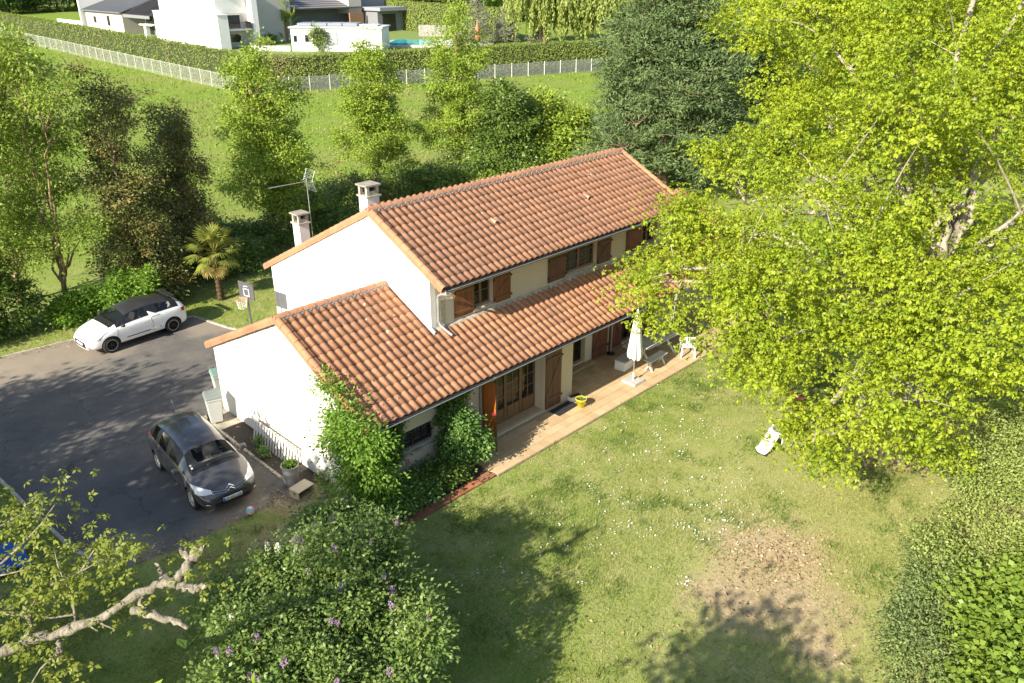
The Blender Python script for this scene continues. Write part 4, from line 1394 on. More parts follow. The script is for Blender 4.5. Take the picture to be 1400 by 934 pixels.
shrub('grey_green_shrub', 'low grey-green shrub on the dry lawn in front of the wild hedge', np.array([6, -12, -.05]), L, 'sage', 420, 40, .30, .07, .035, seed=202, inner=.6, zmin=-.05)
L = [(6.0, -13.4, 1.0, 1.25, 1.2, 1.0), (4.6, -13.9, .9, 1.1, 1.1, .9), (3.3, -14.3, .8, 1.2, 1.1, .9), (7.0, -13.6, 1.6, .9, .8, .6), (5.2, -13.9, 1.6, .9, .8, .5), (2.2, -14.4, 1.0, 1.0, 1.0, .8)]
shrub('hazel_bush', 'bush of large bright round leaves in the bottom right corner', np.array([5, -13.8, -.05]), L, 'fig', 560, 32, .46, .125, .105, seed=203, inner=.65, zmin=-.05)

# -------- near tree at the lower left with its broken pale limb
NT = np.array([-11.6, -1.6, -.06])
rng = np.random.default_rng(210)
T = thing('old_oak', 'old oak at the left border stretching a broken lichen-grey limb over the lawn', 'tree', tuple(NT))
D0 = 11.0


def near(px, py, d=D0): return sight(px, py, d=d)


fork = np.array([-10.9, -2.2, 3.9])
tr = [(np.array([NT, NT + (fork - NT) * .5 + [.05, .1, 0], fork, fork + [-.4, .5, 2.2], fork + [-.9, .9, 4.4]]), np.array([.42, .34, .30, .22, .10]))]
v, f = tubes_np(tr, 12)
link('trunk', npmesh('trunk', v - NT, f, smooth=True), BARK['dead'], T)
limb_pts = [fork, near(-60, 930, 10.6), near(0, 892, 10.8), near(70, 868), near(130, 848), near(190, 812), near(228, 793)]
def knobbly(p, r, k=5):
    p, r = np.array(p, float), np.array(r, float)
    t = np.linspace(0, 1, len(p))
    tt = np.linspace(0, 1, (len(p) - 1) * k + 1)
    q = np.stack([np.interp(tt, t, p[:, i]) for i in range(3)], -1)
    rr = np.interp(tt, t, r) * (1 + rng.normal(size=len(tt)) * .13)
    q[1:-1] += rng.normal(size=(len(tt) - 2, 3)) * rr[1:-1, None] * .22
    return q, rr


v, f = tubes_np([knobbly(p, r) for p, r in [(np.array(limb_pts), np.array([.125, .092, .078, .070, .066, .062, .058])), (np.array([near(226, 793), near(242, 797), near(262, 806), near(268, 803)]), np.array([.085, .08, .062, .035])),
                 (np.array([near(245, 790), near(258, 775), near(267, 757), near(270, 748)]), np.array([.075, .07, .06, .035])), (np.array([near(262, 768), near(250, 755), near(246, 751)]), np.array([.045, .04, .025])), (np.array([near(268, 765), near(276, 751), near(280, 748)]), np.array([.045, .042, .03])),
                 (np.array([near(222, 790), near(218, 775), near(213, 770)]), np.array([.035, .03, .018])), (np.array([near(262, 806), near(272, 803), near(282, 801)]), np.array([.05, .045, .028])),
                 (np.array([near(180, 835), near(215, 842), near(245, 850), near(256, 858)]), np.array([.055, .05, .045, .03])), (np.array([near(195, 815), near(190, 826), near(200, 831)]), np.array([.03, .025, .015])),
                 (np.array([near(80, 872), near(82, 890), near(80, 905)]), np.array([.055, .05, .03])), (np.array([near(117, 848), near(126, 858), near(134, 863)]), np.array([.016, .014, .006])), (np.array([near(138, 852), near(148, 857), near(157, 861)]), np.array([.014, .012, .006]))]], 12)
link('broken_limb', npmesh('broken_limb', v - NT, f, smooth=True), BARK['dead'], T, 'thick broken limb with pale lichen bark')
br = [([near(32, 882), near(45, 855), near(36, 840), near(0, 838), near(-40, 838)], .055), ([near(104, 848), near(98, 815), near(80, 775), near(74, 750)], .022), ([near(70, 800), near(110, 782), near(130, 750), near(132, 735)], .02),
      ([near(102, 840), near(70, 845), near(58, 845)], .018), ([near(-40, 760), near(0, 772), near(30, 745), near(58, 715), near(75, 690)], .024), ([near(-30, 735), near(8, 715), near(35, 700)], .015), ([near(-30, 792), near(10, 785), near(50, 775)], .018), ([near(80, 890), near(55, 915), near(40, 940)], .02), ([near(36, 840), near(55, 810), near(60, 780)], .015), ([near(110, 782), near(140, 765), near(150, 770)], .010)]
v, f = tubes_np([(np.array(p), np.linspace(r, r * .35, len(p))) for p, r in br], 7)
link('branch', npmesh('branch', v - NT, f, smooth=True), BARK['dead'], T, 'thin leafy side branches')
tuft = [(20, 700), (45, 695), (70, 688), (78, 682), (85, 700), (10, 720), (30, 735), (60, 712), (75, 755), (60, 770), (45, 790), (85, 785), (100, 770), (95, 790), (70, 800), (50, 820), (30, 812), (60, 825), (88, 805), (115, 775), (130, 745), (140, 740), (150, 750), (160, 735), (135, 762), (148, 770),
        (160, 775), (165, 790), (182, 763), (10, 830), (20, 850), (40, 850), (55, 800), (110, 800), (170, 838), (176, 845), (80, 905), (95, 912), (100, 920), (70, 918), (5, 890), (20, 905), (0, 760), (15, 745), (265, 750), (272, 745), (268, 790), (272, 778), (-20, 700), (-30, 760), (-25, 820), (30, 880), (75, 840), (60, 790), (40, 770), (100, 755)]
P = np.array([near(a, b, D0 + rng.uniform(-.5, .5)) for a, b in tuft])
P = np.concatenate([P + rng.normal(size=P.shape) * .10, P + rng.normal(size=P.shape) * .16, P + rng.normal(size=P.shape) * .13])
V1, F1, t1 = rosettes(rng, P, unit(rng.normal(size=P.shape) + [0, 0, 1.2]), 5, .26, .075, .040, k=5, droop=.3, tint=.3)
up_l = [(-14.2, -2.2, 5.0, 1.6, 1.5, .9), (-12.6, -1.2, 5.0, 1.3, 1.3, .8), (-14.2, -3.6, 5.4, 1.5, 1.5, .9), (-13.4, -5.0, 5.2, 1.3, 1.3, .8), (-11.9, -0.6, 7.4, 1.6, 1.6, 1.1), (-13.0, -1.6, 6.6, 1.5, 1.5, 1.0), (-12.4, .6, 6.2, 1.5, 1.5, 1.0), (-13.6, .2, 7.8, 1.6, 1.6, 1.0)]
P2, O2 = lobe_shell(rng, up_l, 420, .4)
V2, F2, t2 = rosettes(rng, P2, O2, 14, .7, .15, .09, k=5)
link('crown', npmesh('crown', np.concatenate([V1, V2]) - NT, np.concatenate([F1, F2 + len(V1)]), np.concatenate([t1, t2])), LM['olive'], T)

# -------- trees outside the picture on the left whose shade lies on the drive and lawn
for i, (x, y, h, r, lab) in enumerate(((-15.8, 5.2, 8.3, 3.0, 'leafy tree left of the drive, out of the picture, shading the asphalt'), (-16.6, 10.4, 8.7, 2.9, 'leafy tree beyond the left border shading the middle of the drive'), (-14.5, 1.0, 7.6, 2.4, 'leafy tree left of the dead limb, out of the picture'), (-10.6, -12.6, 7.2, 1.3, 'leafy tree below the picture behind the lilacs'))):
    b = np.array([x, y, -.05])
    L = [(x + r * .5 * math.cos(a * 2.4), y + r * .6 * math.sin(a * 2.4), h * f, r * k, r * k, h * .14) for a, (f, k) in enumerate(((.42, .65), (.52, .75), (.62, .75), (.72, .68), (.82, .5), (.90, .3)))]
    tree('shade_tree', lab, b, L, 'locust', 'brown', 320, 44, .85, .26, .17, r0=.18, seed=230 + i, inner=.4, group='trees outside the left border', max_twigs=120)


b = np.array([-9.4, -10.9, -.05])
L = [(-8.3, -10.3, 6.1, .95, .8, .8), (-9.5, -10.5, 6.9, 1.1, .8, .7), (-9.0, -11.0, 6.2, 1.1, .9, .8), (-10.2, -10.9, 6.3, 1.0, .9, .8), (-8.0, -10.9, 5.4, .8, .8, .6)]
tree('shade_tree', 'slim leafy tree just below the picture shading the bare soil', b, L, 'locust', 'brown', 110, 26, .9, .2, .12, r0=.14, seed=239, inner=.3, group='trees outside the left border', max_twigs=80)


# -------- palm by the basketball hoop
def fan_frond(rng, L=.62, pet=.75, nb=17):
    """petiole and a fan of narrow folded blades, along +X, drooping"""
    V, F = [], []
    V.append(np.array([(0, -.014, 0), (0, .014, 0), (pet, .010, 0), (pet, -.010, 0)]))
    F.append(np.array([[0, 1, 2, 3]]))
    c = 4
    for i in range(nb):
        a = math.radians(-105 + 210 * i / (nb - 1))
        l = L * (1 - .25 * abs(i / (nb - 1) - .5) * 2) * rng.uniform(.9, 1.05)
        d = np.array([math.cos(a), math.sin(a), 0])
        s = np.array([-d[1], d[0], 0])
        w = .030
        base = np.array([pet, 0, 0])
        m_ = base + d * l * .6 + np.array([0, 0, -.03])
        tip = base + d * l + np.array([0, 0, -.16 * rng.uniform(.6, 1.5)])
        V.append(np.array([base, m_ + s * w, m_ - s * w + [0, 0, .012], tip]))
        F.append(np.array([[c, c + 1, c + 3, c + 2]]))
        c += 4
    return npmesh('frond', np.concatenate(V), np.concatenate(F))


def palm(label, base, ht, nfr, scale, mats, dead=10, group=None, seed=3, name='palm_tree'):
    rng = np.random.default_rng(seed)
    T = thing(name, label, 'palm tree', tuple(base), group=group)
    m = MB()
    prof = []
    n = max(8, int(ht / .09))
    for i in range(n):
        z = ht * i / n
        prof += [(.115 * scale * (1 + .25 * (i % 2)) * (1.25 - .2 * i / n), z), (.10 * scale * (1.25 - .2 * i / n), z + ht / n * .9)]
    m.lathe(prof, 10)
    m.build('trunk', barkmat('palm_fibre', (0.05, 0.032, 0.02), (0.16, 0.10, 0.06), 25) if 'palm_fibre' not in bpy.data.materials else bpy.data.materials['palm_fibre'], T, world=False)
    protos = [fan_frond(rng) for _ in range(4)]
    prd = [fan_frond(rng) for _ in range(2)]
    for k in range(nfr):
        f = k / nfr
        el = math.radians(80 - 118 * f + rng.uniform(-8, 8))
        o = link('frond', protos[k % 4], mats[0], T)
        o.location = (0, 0, ht + .05)
        o.rotation_euler = (rng.uniform(-.3, .3), -el, k * 2.39996)
        o.scale = (scale,) * 3
    for k in range(dead):
        o = link('dead_frond', prd[k % 2], mats[1], T)
        o.location = (0, 0, ht - .05)
        o.rotation_euler = (rng.uniform(-.4, .4), math.radians(rng.uniform(42, 75)), k * 2.39996 + 1)
        o.scale = (scale * .85,) * 3
    return T


PALM = leafmat('palm_blade', [(0.13, 0.175, 0.035), (0.20, 0.235, 0.045), (0.28, 0.28, 0.06), (0.17, 0.20, 0.04)], .25, .4)
PALM_D = leafmat('palm_dry_blade', [(0.46, 0.36, 0.10), (0.38, 0.28, 0.08), (0.50, 0.41, 0.15)], .25, .6)
palm('fan palm with yellowing lower fronds on the grass behind the drive', gnd(303, 410), 2.15, 28, 1.0, (PALM, PALM_D), 12)
# ------------------------------------------------------------------ cars
def catmull(xs, ys, x):
    return np.interp(x, xs, ys)


def evaluated(o):
    dg = bpy.context.evaluated_depsgraph_get()
    dg.update()
    return bpy.data.meshes.new_from_object(o.evaluated_get(dg))


def car(name, label, loc, heading, stations, cells, mats, wheel_r=0.305, axles=(1.23, -1.23), track=0.735, rim='spoke', rimmat='alu', features=None, roofmat=None):
    """stations: x, half width, sill z, waist z, belt z, glass y, rail y, rail z, roof z -- from the tail to the nose.
    cells: (station index, strip index) -> material slot"""
    T = thing(name, label, 'car', loc, heading)
    n = len(stations)
    V, F, MI = [], [], []
    for (x, w, zs, zm, zb, yg, yr, zr, zt) in stations:
        half = [(w * .80, zs - .06), (w * .955, zs + .02), (w, zm), (w * .985, zb - .06), (yg, zb), (yr, zr), (yr * .55, zr + (zt - zr) * .78), (0, zt)]
        ring = [(y, z) for y, z in half] + [(-y, z) for y, z in half[-2::-1]]
        V += [(x, y, z) for y, z in ring]
    R_ = 15
    for i in range(n - 1):
        for k in range(R_):
            k2 = (k + 1) % R_
            F.append((i * R_ + k, i * R_ + k2, (i + 1) * R_ + k2, (i + 1) * R_ + k))
            strip = k if k < 7 else (13 - k if k < 14 else -1)
            MI.append(cells.get((i, strip), 0))
    F.append(tuple(range(R_))[::-1])
    MI.append(0)
    F.append(tuple((n - 1) * R_ + k for k in range(R_)))
    MI.append(0)
    me = bpy.data.meshes.new('shell')
    me.from_pydata(V, [], F)
    me.polygons.foreach_set("material_index", np.array(MI, np.int32))
    me.polygons.foreach_set("use_smooth", np.ones(len(F), bool))
    slots = ['paint', 'glass', 'dark', 'roof', 'lamp', 'inner']
    for s_ in slots: me.materials.append(mats[s_])
    bm = bmesh.new()
    bm.from_mesh(me)
    bmesh.ops.recalc_face_normals(bm, faces=bm.faces)
    bm.to_mesh(me)
    bm.free()
    tmp = bpy.data.objects.new('shell', me)
    COL.objects.link(tmp)
    sub = tmp.modifiers.new('s', 'SUBSURF')
    sub.levels = sub.render_levels = 2
    full = evaluated(tmp)
    cut = MB()
    for ax in axles:
        for s in (-1, 1):
            vs, fs = [], []
            N_ = 28
            rr = wheel_r + .045
            for y in (s * 1.2, s * .52):
                for k in range(N_): vs.append((ax + rr * math.cos(2 * math.pi * k / N_), y, wheel_r + .012 + rr * math.sin(2 * math.pi * k / N_)))
            fs = [(k, (k + 1) % N_, N_ + (k + 1) % N_, N_ + k) for k in range(N_)] + [tuple(range(N_))[::-1], tuple(range(N_, 2 * N_))]
            cut.add(vs, fs)
    cm = cut.mesh('arch')
    for s_ in slots: cm.materials.append(mats[s_])
    cm.polygons.foreach_set("material_index", np.full(len(cm.polygons), 5, np.int32))
    co = bpy.data.objects.new('arch', cm)
    COL.objects.link(co)
    tmp2 = bpy.data.objects.new('shell', full)
    COL.objects.link(tmp2)
    b = tmp2.modifiers.new('b', 'BOOLEAN')
    b.object, b.operation, b.solver = co, 'DIFFERENCE', 'EXACT'
    body = evaluated(tmp2)
    bvh = BVHTree.FromPolygons([v.co[:] for v in full.vertices], [p.vertices[:] for p in full.polygons])
    for o in (tmp, tmp2, co): bpy.data.objects.remove(o)
    # split the shell into its parts, glass islands one by one
    bm = bmesh.new()
    bm.from_mesh(body)
    names = {0: 'body', 1: 'window', 2: 'trim', 3: 'roof', 4: 'lamp', 5: 'arch_liner'}
    seen = set()
    bm.faces.ensure_lookup_table()
    groups = {}
    for f in bm.faces:
        if f.index in seen: continue
        stack, isl = [f], []
        seen.add(f.index)
        while stack:
            a = stack.pop()
            isl.append(a)
            for e in a.edges:
                for q in e.link_faces:
                    if q.index not in seen and q.material_index == f.material_index:
                        seen.add(q.index)
                        stack.append(q)
        groups.setdefault(f.material_index, []).append(isl)
    bodyob = None
    for mi in sorted(groups):
        isls = groups[mi] if mi in (1, 2) else [[f for i in groups[mi] for f in i]]
        for isl in isls:
            if len(isl) < 2: continue
            vid, vs, fs = {}, [], []
            for f in isl:
                ids = []
                for v in f.verts:
                    if v.index not in vid:
                        vid[v.index] = len(vs)
                        vs.append(v.co[:])
                    ids.append(vid[v.index])
                fs.append(ids)
            m2 = bpy.data.meshes.new(names[mi])
            m2.from_pydata(vs, [], fs)
            m2.polygons.foreach_set("use_smooth", np.full(len(fs), mi != 5, bool))
            nm = names[mi]
            if mi == 1:
                c = np.mean(vs, 0)
                nm = 'windscreen' if (abs(c[1]) < .25 and c[0] > 0) else ('rear_window' if abs(c[1]) < .25 else 'side_window')
            link(nm, m2, mats[slots[mi]], T)
    bm.free()

    def patch(nm, mat, fn, nu, nv, d, off=.006, parent=None, lift=None):
        """a panel laid on the bodywork: fn(u,v)->start point, cast along d"""
        vs = []
        for j in range(nv + 1):
            for i in range(nu + 1):
                p = Vector(fn(i / nu, j / nv))
                h = bvh.ray_cast(p, Vector(d))
                if h[0] is None: h = bvh.find_nearest(p)
                vs.append(h[0] + (h[1] if h[1].dot(Vector(d)) < 0 else -h[1]) * off)
        fs = [(j * (nu + 1) + i, j * (nu + 1) + i + 1, (j + 1) * (nu + 1) + i + 1, (j + 1) * (nu + 1) + i) for j in range(nv) for i in range(nu)]
        m2 = bpy.data.meshes.new(nm)
        m2.from_pydata([v[:] for v in vs], [], fs)
        m2.polygons.foreach_set("use_smooth", np.ones(len(fs), bool))
        o = link(nm, m2, mat, parent or T)
        s = o.modifiers.new('t', 'SOLIDIFY')
        s.thickness = off * .9
        s.offset = 0
        return o

    # wheels
    for ax in axles:
        for s in (-1, 1):
            t = MB()
            prof = [(wheel_r * .66, -.085), (wheel_r * .80, -.098), (wheel_r * .95, -.092), (wheel_r, -.06), (wheel_r, .06), (wheel_r * .95, .092), (wheel_r * .80, .098), (wheel_r * .66, .085)]
            t.lathe(prof, 30, cap=False)
            wob = t.build('wheel', M['black_rubber'], T, world=False)
            wob.location = (ax, s * track, wheel_r)
            wob.rotation_euler = (-s * math.pi / 2, 0, 0)
            m = MB()
            m.lathe([(wheel_r * .60, -.05), (wheel_r * .69, -.02), (wheel_r * .69, .082), (wheel_r * .645, .090), (wheel_r * .60, .078)], 30, cap=False)
            ns = 5 if rim == 'twin' else 8
            for k in range(ns):
                a = 2 * math.pi * k / ns
                for da in ((-.16, .16) if rim == 'twin' else (0,)):
                    m.bar((math.cos(a + da * .5) * .03, math.sin(a + da * .5) * .03, .070), (math.cos(a + da) * wheel_r * .63, math.sin(a + da) * wheel_r * .63, .066), .022 if rim == 'twin' else .048, .022)
            m.lathe([(.052, .05), (.052, .083), (.03, .088)], 14)
            m.build('rim', mats.get('rim', M['alu']), wob, world=False)
            MB().lathe([(.0, .018), (wheel_r * .60, .018)], 24, cap=False).build('brake_disc', mats['inner'], wob, world=False)
    # cabin
    cab = MB().box(-1.5, .55, -.66, .66, .20, .30).build('cabin_floor', mats['inner'], T, world=False)
    for (x, y) in ((.02, .36), (.02, -.36), (-.85, .33), (-.85, -.33)):
        m = MB()
        m.hexa([(x - .22, y - .23, .45), (x + .28, y - .23, .48), (x + .28, y + .23, .48), (x - .22, y + .23, .45), (x - .22, y - .23, .62), (x + .28, y - .23, .66), (x + .28, y + .23, .66), (x - .22, y + .23, .62)])
        m.hexa([(x - .28, y - .22, .60), (x - .14, y - .22, .60), (x - .14, y + .22, .60), (x - .28, y + .22, .60), (x - .46, y - .18, 1.12), (x - .36, y - .18, 1.12), (x - .36, y + .18, 1.12), (x - .46, y + .18, 1.12)])
        m.hexa([(x - .46, y - .12, 1.15), (x - .37, y - .12, 1.15), (x - .37, y + .12, 1.15), (x - .46, y + .12, 1.15), (x - .49, y - .11, 1.32), (x - .41, y - .11, 1.32), (x - .41, y + .11, 1.32), (x - .49, y + .11, 1.32)])
        m.build('seat', mats['seat'], T, world=False, bevel=.02)
    MB().hexa([(.58, -.68, .55), (1.02, -.68, .60), (1.02, .68, .60), (.58, .68, .55), (.56, -.68, .90), (1.10, -.70, .91), (1.10, .70, .91), (.56, .68, .90)]).build('dashboard', mats['dash'], T, world=False)
    pts = [(.44 + .06 * math.cos(a), .36 + .18 * math.sin(a), .90 + .175 * math.cos(a)) for a in np.linspace(0, 2 * math.pi, 17)]
    m = MB().tube(pts, .014, 6, cap=False)
    m.bar((.44, .19, .90), (.44, .53, .90), .03, .02)
    m.tube([(.44, .36, .90), (.62, .36, .80)], .025, 6)
    m.build('steering_wheel', mats['wheelcol'], T, world=False)
    return T, patch


def carmats(paint, roof, lampcol=(0.75, 0.76, 0.78), seat=(0.07, 0.07, 0.075), dash=(0.035, 0.036, 0.038), rim=None, clear=.55):
    return dict(paint=paint, roof=roof, glass=glass('car_glass', (0.012, 0.016, 0.016), clear, 0.02), dark=flat('car_trim', (0.015, 0.015, 0.016), 0.35), lamp=flat('lamp_lens', lampcol, 0.08, 0.0, 0.6),
                inner=flat('car_inner', (0.010, 0.010, 0.010), 0.8), seat=plain('car_seat', seat, 0.85), dash=flat('car_dash', dash, 0.55), wheelcol=flat('steering_rim', (0.03, 0.03, 0.03), 0.4), rim=rim or flat('silver_rim', (0.62, 0.62, 0.60), .35, .5))


CHROME = flat('chrome', (0.75, 0.75, 0.76), 0.12, 1.0)
RED_L = flat('tail_lens', (0.35, 0.01, 0.01), 0.1, 0, .5)
m_, t_, b_ = nt('grey_car_paint')
b_.inputs["Base Color"].default_value = (0.085, 0.082, 0.082, 1)
b_.inputs["Metallic"].default_value = 0.45
b_.inputs["Roughness"].default_value = 0.30
b_.inputs["Coat Weight"].default_value = 1.0
b_.inputs["Coat Roughness"].default_value = 0.03
bump(t_, b_, noise(t_, 400, 2), 0.02, 0.002)
GREY_P = m_
WHITE_P = flat('white_car_paint', (0.80, 0.81, 0.82), 0.28, 0, 1.0)
BLACK_P = flat('dusty_black_paint', (0.030, 0.029, 0.028), 0.42, 0, .35)

# x, w, sill, waist, belt, yglass, yrail, zrail, zroof
C3 = [(-1.930, 0.620, 0.360, 0.600, 0.840, 0.580, 0.500, 0.900, 0.930), (-1.900, 0.740, 0.310, 0.600, 0.900, 0.690, 0.560, 1.000, 1.040), (-1.820, 0.820, 0.280, 0.600, 0.950, 0.750, 0.600, 1.120, 1.160), (-1.620, 0.845, 0.270, 0.600, 0.980, 0.790, 0.570, 1.275, 1.378), (-1.460, 0.855, 0.270, 0.600, 0.985, 0.800, 0.575, 1.370, 1.460), (-1.020, 0.862, 0.260, 0.600, 0.970, 0.815, 0.580, 1.440, 1.521), (-0.960, 0.862, 0.260, 0.600, 0.968, 0.815, 0.580, 1.446, 1.525), (-0.220, 0.865, 0.260, 0.600, 0.945, 0.820, 0.575, 1.465, 1.542), (-0.140, 0.865, 0.260, 0.600, 0.942, 0.820, 0.575, 1.462, 1.540), (0.340, 0.865, 0.260, 0.600, 0.930, 0.820, 0.555, 1.395, 1.487), (0.460, 0.865, 0.260, 0.600, 0.925, 0.820, 0.555, 1.340, 1.447), (1.060, 0.860, 0.260, 0.600, 0.905, 0.800, 0.740, 1.010, 1.045), (1.160, 0.855, 0.260, 0.600, 0.900, 0.790, 0.720, 0.965, 1.000), (1.450, 0.835, 0.260, 0.580, 0.850, 0.740, 0.600, 0.905, 0.935), (1.740, 0.790, 0.270, 0.540, 0.750, 0.660, 0.500, 0.810, 0.840), (1.920, 0.700, 0.280, 0.500, 0.640, 0.580, 0.420, 0.700, 0.720), (2.000, 0.600, 0.300, 0.480, 0.580, 0.500, 0.360, 0.610, 0.625), (2.030, 0.500, 0.320, 0.460, 0.530, 0.420, 0.300, 0.550, 0.560)]
GL = {(2, 5): 1, (2, 6): 1, (10, 5): 1, (10, 6): 1}
for i in (4, 6, 8): GL[(i, 4)] = 1
GL[(9, 4)] = 1
for i in (3, 5, 7): GL[(i, 4)] = 2
GL[(11, 5)] = GL[(11, 6)] = 2
p0, p1 = np.array([-2.96, 6.27]), np.array([-3.12, 3.84])
hd = unit(p1 - p0)
left = np.array([-hd[1], hd[0]])
mid = (p0 + p1) / 2 + left * .82
c3, patch = car('hatchback_car', 'dark grey five door hatchback parked beside the white gable wall', (mid[0], mid[1], -.044), math.atan2(hd[1], hd[0]), C3, GL, carmats(GREY_P, GREY_P, seat=(0.26, 0.25, 0.23), dash=(0.20, 0.23, 0.205), clear=.82), rim='spoke')
for s in (-1, 1):
    hl = patch('headlight', carmats(GREY_P, GREY_P)['lamp'] if s < 0 else bpy.data.materials['lamp_lens'], lambda u, v, s=s: (2.5, s * (.47 + .33 * u), (.705 + .045 * u) + (.05 + .075 * u) * (v - .5) * 2 * .75), 10, 6, (-1, 0, 0), .008)
    patch('fog_light', CHROME, lambda u, v, s=s: (2.5, s * (.58 + .10 * u), .36 + .06 * v), 3, 3, (-1, 0, 0), .008)
    patch('tail_light', RED_L, lambda u, v, s=s: (-2.5, s * (.60 + .16 * u), .80 + .24 * v), 4, 5, (1, 0, 0), .008)
    for dx in (.26, -.82):
        patch('door_handle', GREY_P, lambda u, v, s=s, dx=dx: (dx - .20 + .20 * u, s * 1.5, .845 + .03 * v), 4, 2, (0, -s, 0), .022)
    seams = [[(1.02, .40), (1.00, .60), (.94, .88)], [(-.18, .30), (-.17, .60), (-.18, .90)], [(-.98, .58), (-1.00, .75), (-.96, .93)], [(1.00, .33), (.4, .32), (-.90, .32)]]
    for k, sm in enumerate(seams):
        sm = np.array(sm)
        patch('door_seam', bpy.data.materials['car_inner'], lambda u, v, s=s, sm=sm: (np.interp(u, [0, .5, 1], sm[:, 0]) + (v - .5) * (.010 if k < 3 else 0), s * 1.5, np.interp(u, [0, .5, 1], sm[:, 1]) + (v - .5) * (.010 if k == 3 else 0)), 10, 1, (0, -s, 0), .003)
    m = MB()
    m.hexa([(.70, s * .86, .93), (.84, s * .86, .93), (.84, s * 1.03, .95), (.72, s * 1.04, .95), (.70, s * .87, 1.06), (.82, s * .87, 1.05), (.81, s * 1.02, 1.06), (.71, s * 1.03, 1.07)])
    m.build('wing_mirror', GREY_P, c3, world=False, bevel=.025)
patch('grille', bpy.data.materials['car_trim'], lambda u, v: (2.5, -.42 + .84 * u, .515 + .035 * v - .02 * (2 * u - 1) ** 2), 12, 2, (-1, 0, 0), .006)
patch('lower_grille', bpy.data.materials['car_trim'], lambda u, v: (2.5, (-.50 + 1.0 * u) * (1 - .12 * (1 - v)), .30 + .12 * v), 12, 3, (-1, 0, 0), .006)
pl = patch('number_plate', flat('plate_white', (0.72, 0.73, 0.72), 0.4), lambda u, v: (2.5, -.26 + .52 * u, .395 + .11 * v), 8, 2, (-1, 0, 0), .018)
patch('plate_band', flat('plate_blue', (0.03, 0.13, 0.55), 0.4), lambda u, v: (2.5, -.26 + .04 * u, .398 + .104 * v), 1, 2, (-1, 0, 0), .024)
0 and patch('plate_band', bpy.data.materials['plate_blue'], lambda u, v: (2.5, .22 + .04 * u, .398 + .104 * v), 1, 2, (-1, 0, 0), .024)
fc = bpy.data.curves.new('plate_lettering', 'FONT')
fc.body = "CP-603-XR"
fc.size, fc.align_x, fc.align_y, fc.extrude = .098, 'CENTER', 'CENTER', .002
fo = bpy.data.objects.new('plate_lettering', fc)
COL.objects.link(fo)
fo.rotation_euler = (math.pi / 2, 0, math.pi / 2)
_h = max(v.co.x for v in pl.data.vertices)
fm = evaluated(fo)
bpy.data.objects.remove(fo)
fo = link('plate_lettering', fm, flat('plate_black', (0.01, 0.01, 0.01), 0.5), pl)
fo.rotation_euler = (math.pi / 2, 0, math.pi / 2)
fo.location = (_h + .006, 0, .45)
# double chevron and chrome wings over the grille
for dz in (0, .055):
    for sg in (-1, 1):
        patch('emblem', CHROME, lambda u, v, sg=sg, dz=dz: (2.5, sg * .10 * u, .672 + dz - .060 * u + .026 * v), 6, 1, (-1, 0, 0), .016)
for dz in (.0,):
    for s in (-1, 1):
        patch('chrome_strip', CHROME, lambda u, v, s=s: (2.5, s * (.10 + .38 * u), .612 + .05 * u + .010 * v), 8, 1, (-1, 0, 0), .006)
        patch('chrome_strip', CHROME, lambda u, v, s=s: (2.5, s * (.10 + .38 * u), .66 + .045 * u + .010 * v), 8, 1, (-1, 0, 0), .006)
patch('wiper', bpy.data.materials['car_trim'], lambda u, v: (1.08 + .02 * v - .10 * u * (1 - u), .55 - .75 * u, 2), 8, 1, (0, 0, -1), .012)
patch('wiper', bpy.data.materials['car_trim'], lambda u, v: (1.07 + .02 * v - .10 * u * (1 - u), -.10 - .55 * u, 2), 8, 1, (0, 0, -1), .014)
for k in range(2):
    patch('sticker', bpy.data.materials['plate_white'], lambda u, v, k=k: (.98 - k * .09 + .05 * u, -.60 + .05 * v, 2), 1, 1, (0, 0, -1), .006)
MB().tube([(-1.30, 0, 1.50), (-1.36, 0, 1.56), (-1.62, 0, 1.86)], .005, 5).build('aerial', bpy.data.materials['car_trim'], c3, world=False)
for s in (-1, 1): patch('roof_strip', bpy.data.materials['car_trim'], lambda u, v, s=s: (.30 - 1.75 * u, s * (.565 + .012 * v), 2), 12, 1, (0, 0, -1), .004)

DS = [(-1.930, 0.600, 0.400, 0.620, 0.800, 0.560, 0.480, 0.860, 0.890), (-1.900, 0.740, 0.330, 0.620, 0.880, 0.680, 0.560, 0.960, 1.000), (-1.800, 0.820, 0.290, 0.620, 0.950, 0.760, 0.600, 1.100, 1.140), (-1.600, 0.850, 0.270, 0.620, 0.985, 0.790, 0.565, 1.184, 1.293), (-1.420, 0.858, 0.270, 0.620, 0.985, 0.800, 0.570, 1.282, 1.377), (-0.620, 0.860, 0.260, 0.620, 0.955, 0.815, 0.570, 1.403, 1.481), (-0.460, 0.862, 0.260, 0.620, 0.950, 0.815, 0.570, 1.412, 1.488), (-0.360, 0.862, 0.260, 0.620, 0.945, 0.820, 0.570, 1.413, 1.490), (0.300, 0.865, 0.260, 0.600, 0.925, 0.820, 0.550, 1.335, 1.435), (0.420, 0.865, 0.260, 0.600, 0.920, 0.820, 0.550, 1.305, 1.400), (1.020, 0.860, 0.260, 0.600, 0.900, 0.800, 0.730, 1.000, 1.030), (1.120, 0.855, 0.260, 0.600, 0.895, 0.790, 0.710, 0.960, 0.990), (1.450, 0.835, 0.260, 0.580, 0.850, 0.740, 0.600, 0.900, 0.930), (1.740, 0.790, 0.270, 0.540, 0.750, 0.660, 0.500, 0.800, 0.830), (1.920, 0.700, 0.280, 0.500, 0.640, 0.580, 0.420, 0.690, 0.710), (2.000, 0.600, 0.300, 0.480, 0.580, 0.500, 0.360, 0.600, 0.615), (2.020, 0.500, 0.320, 0.460, 0.530, 0.420, 0.300, 0.550, 0.560)]
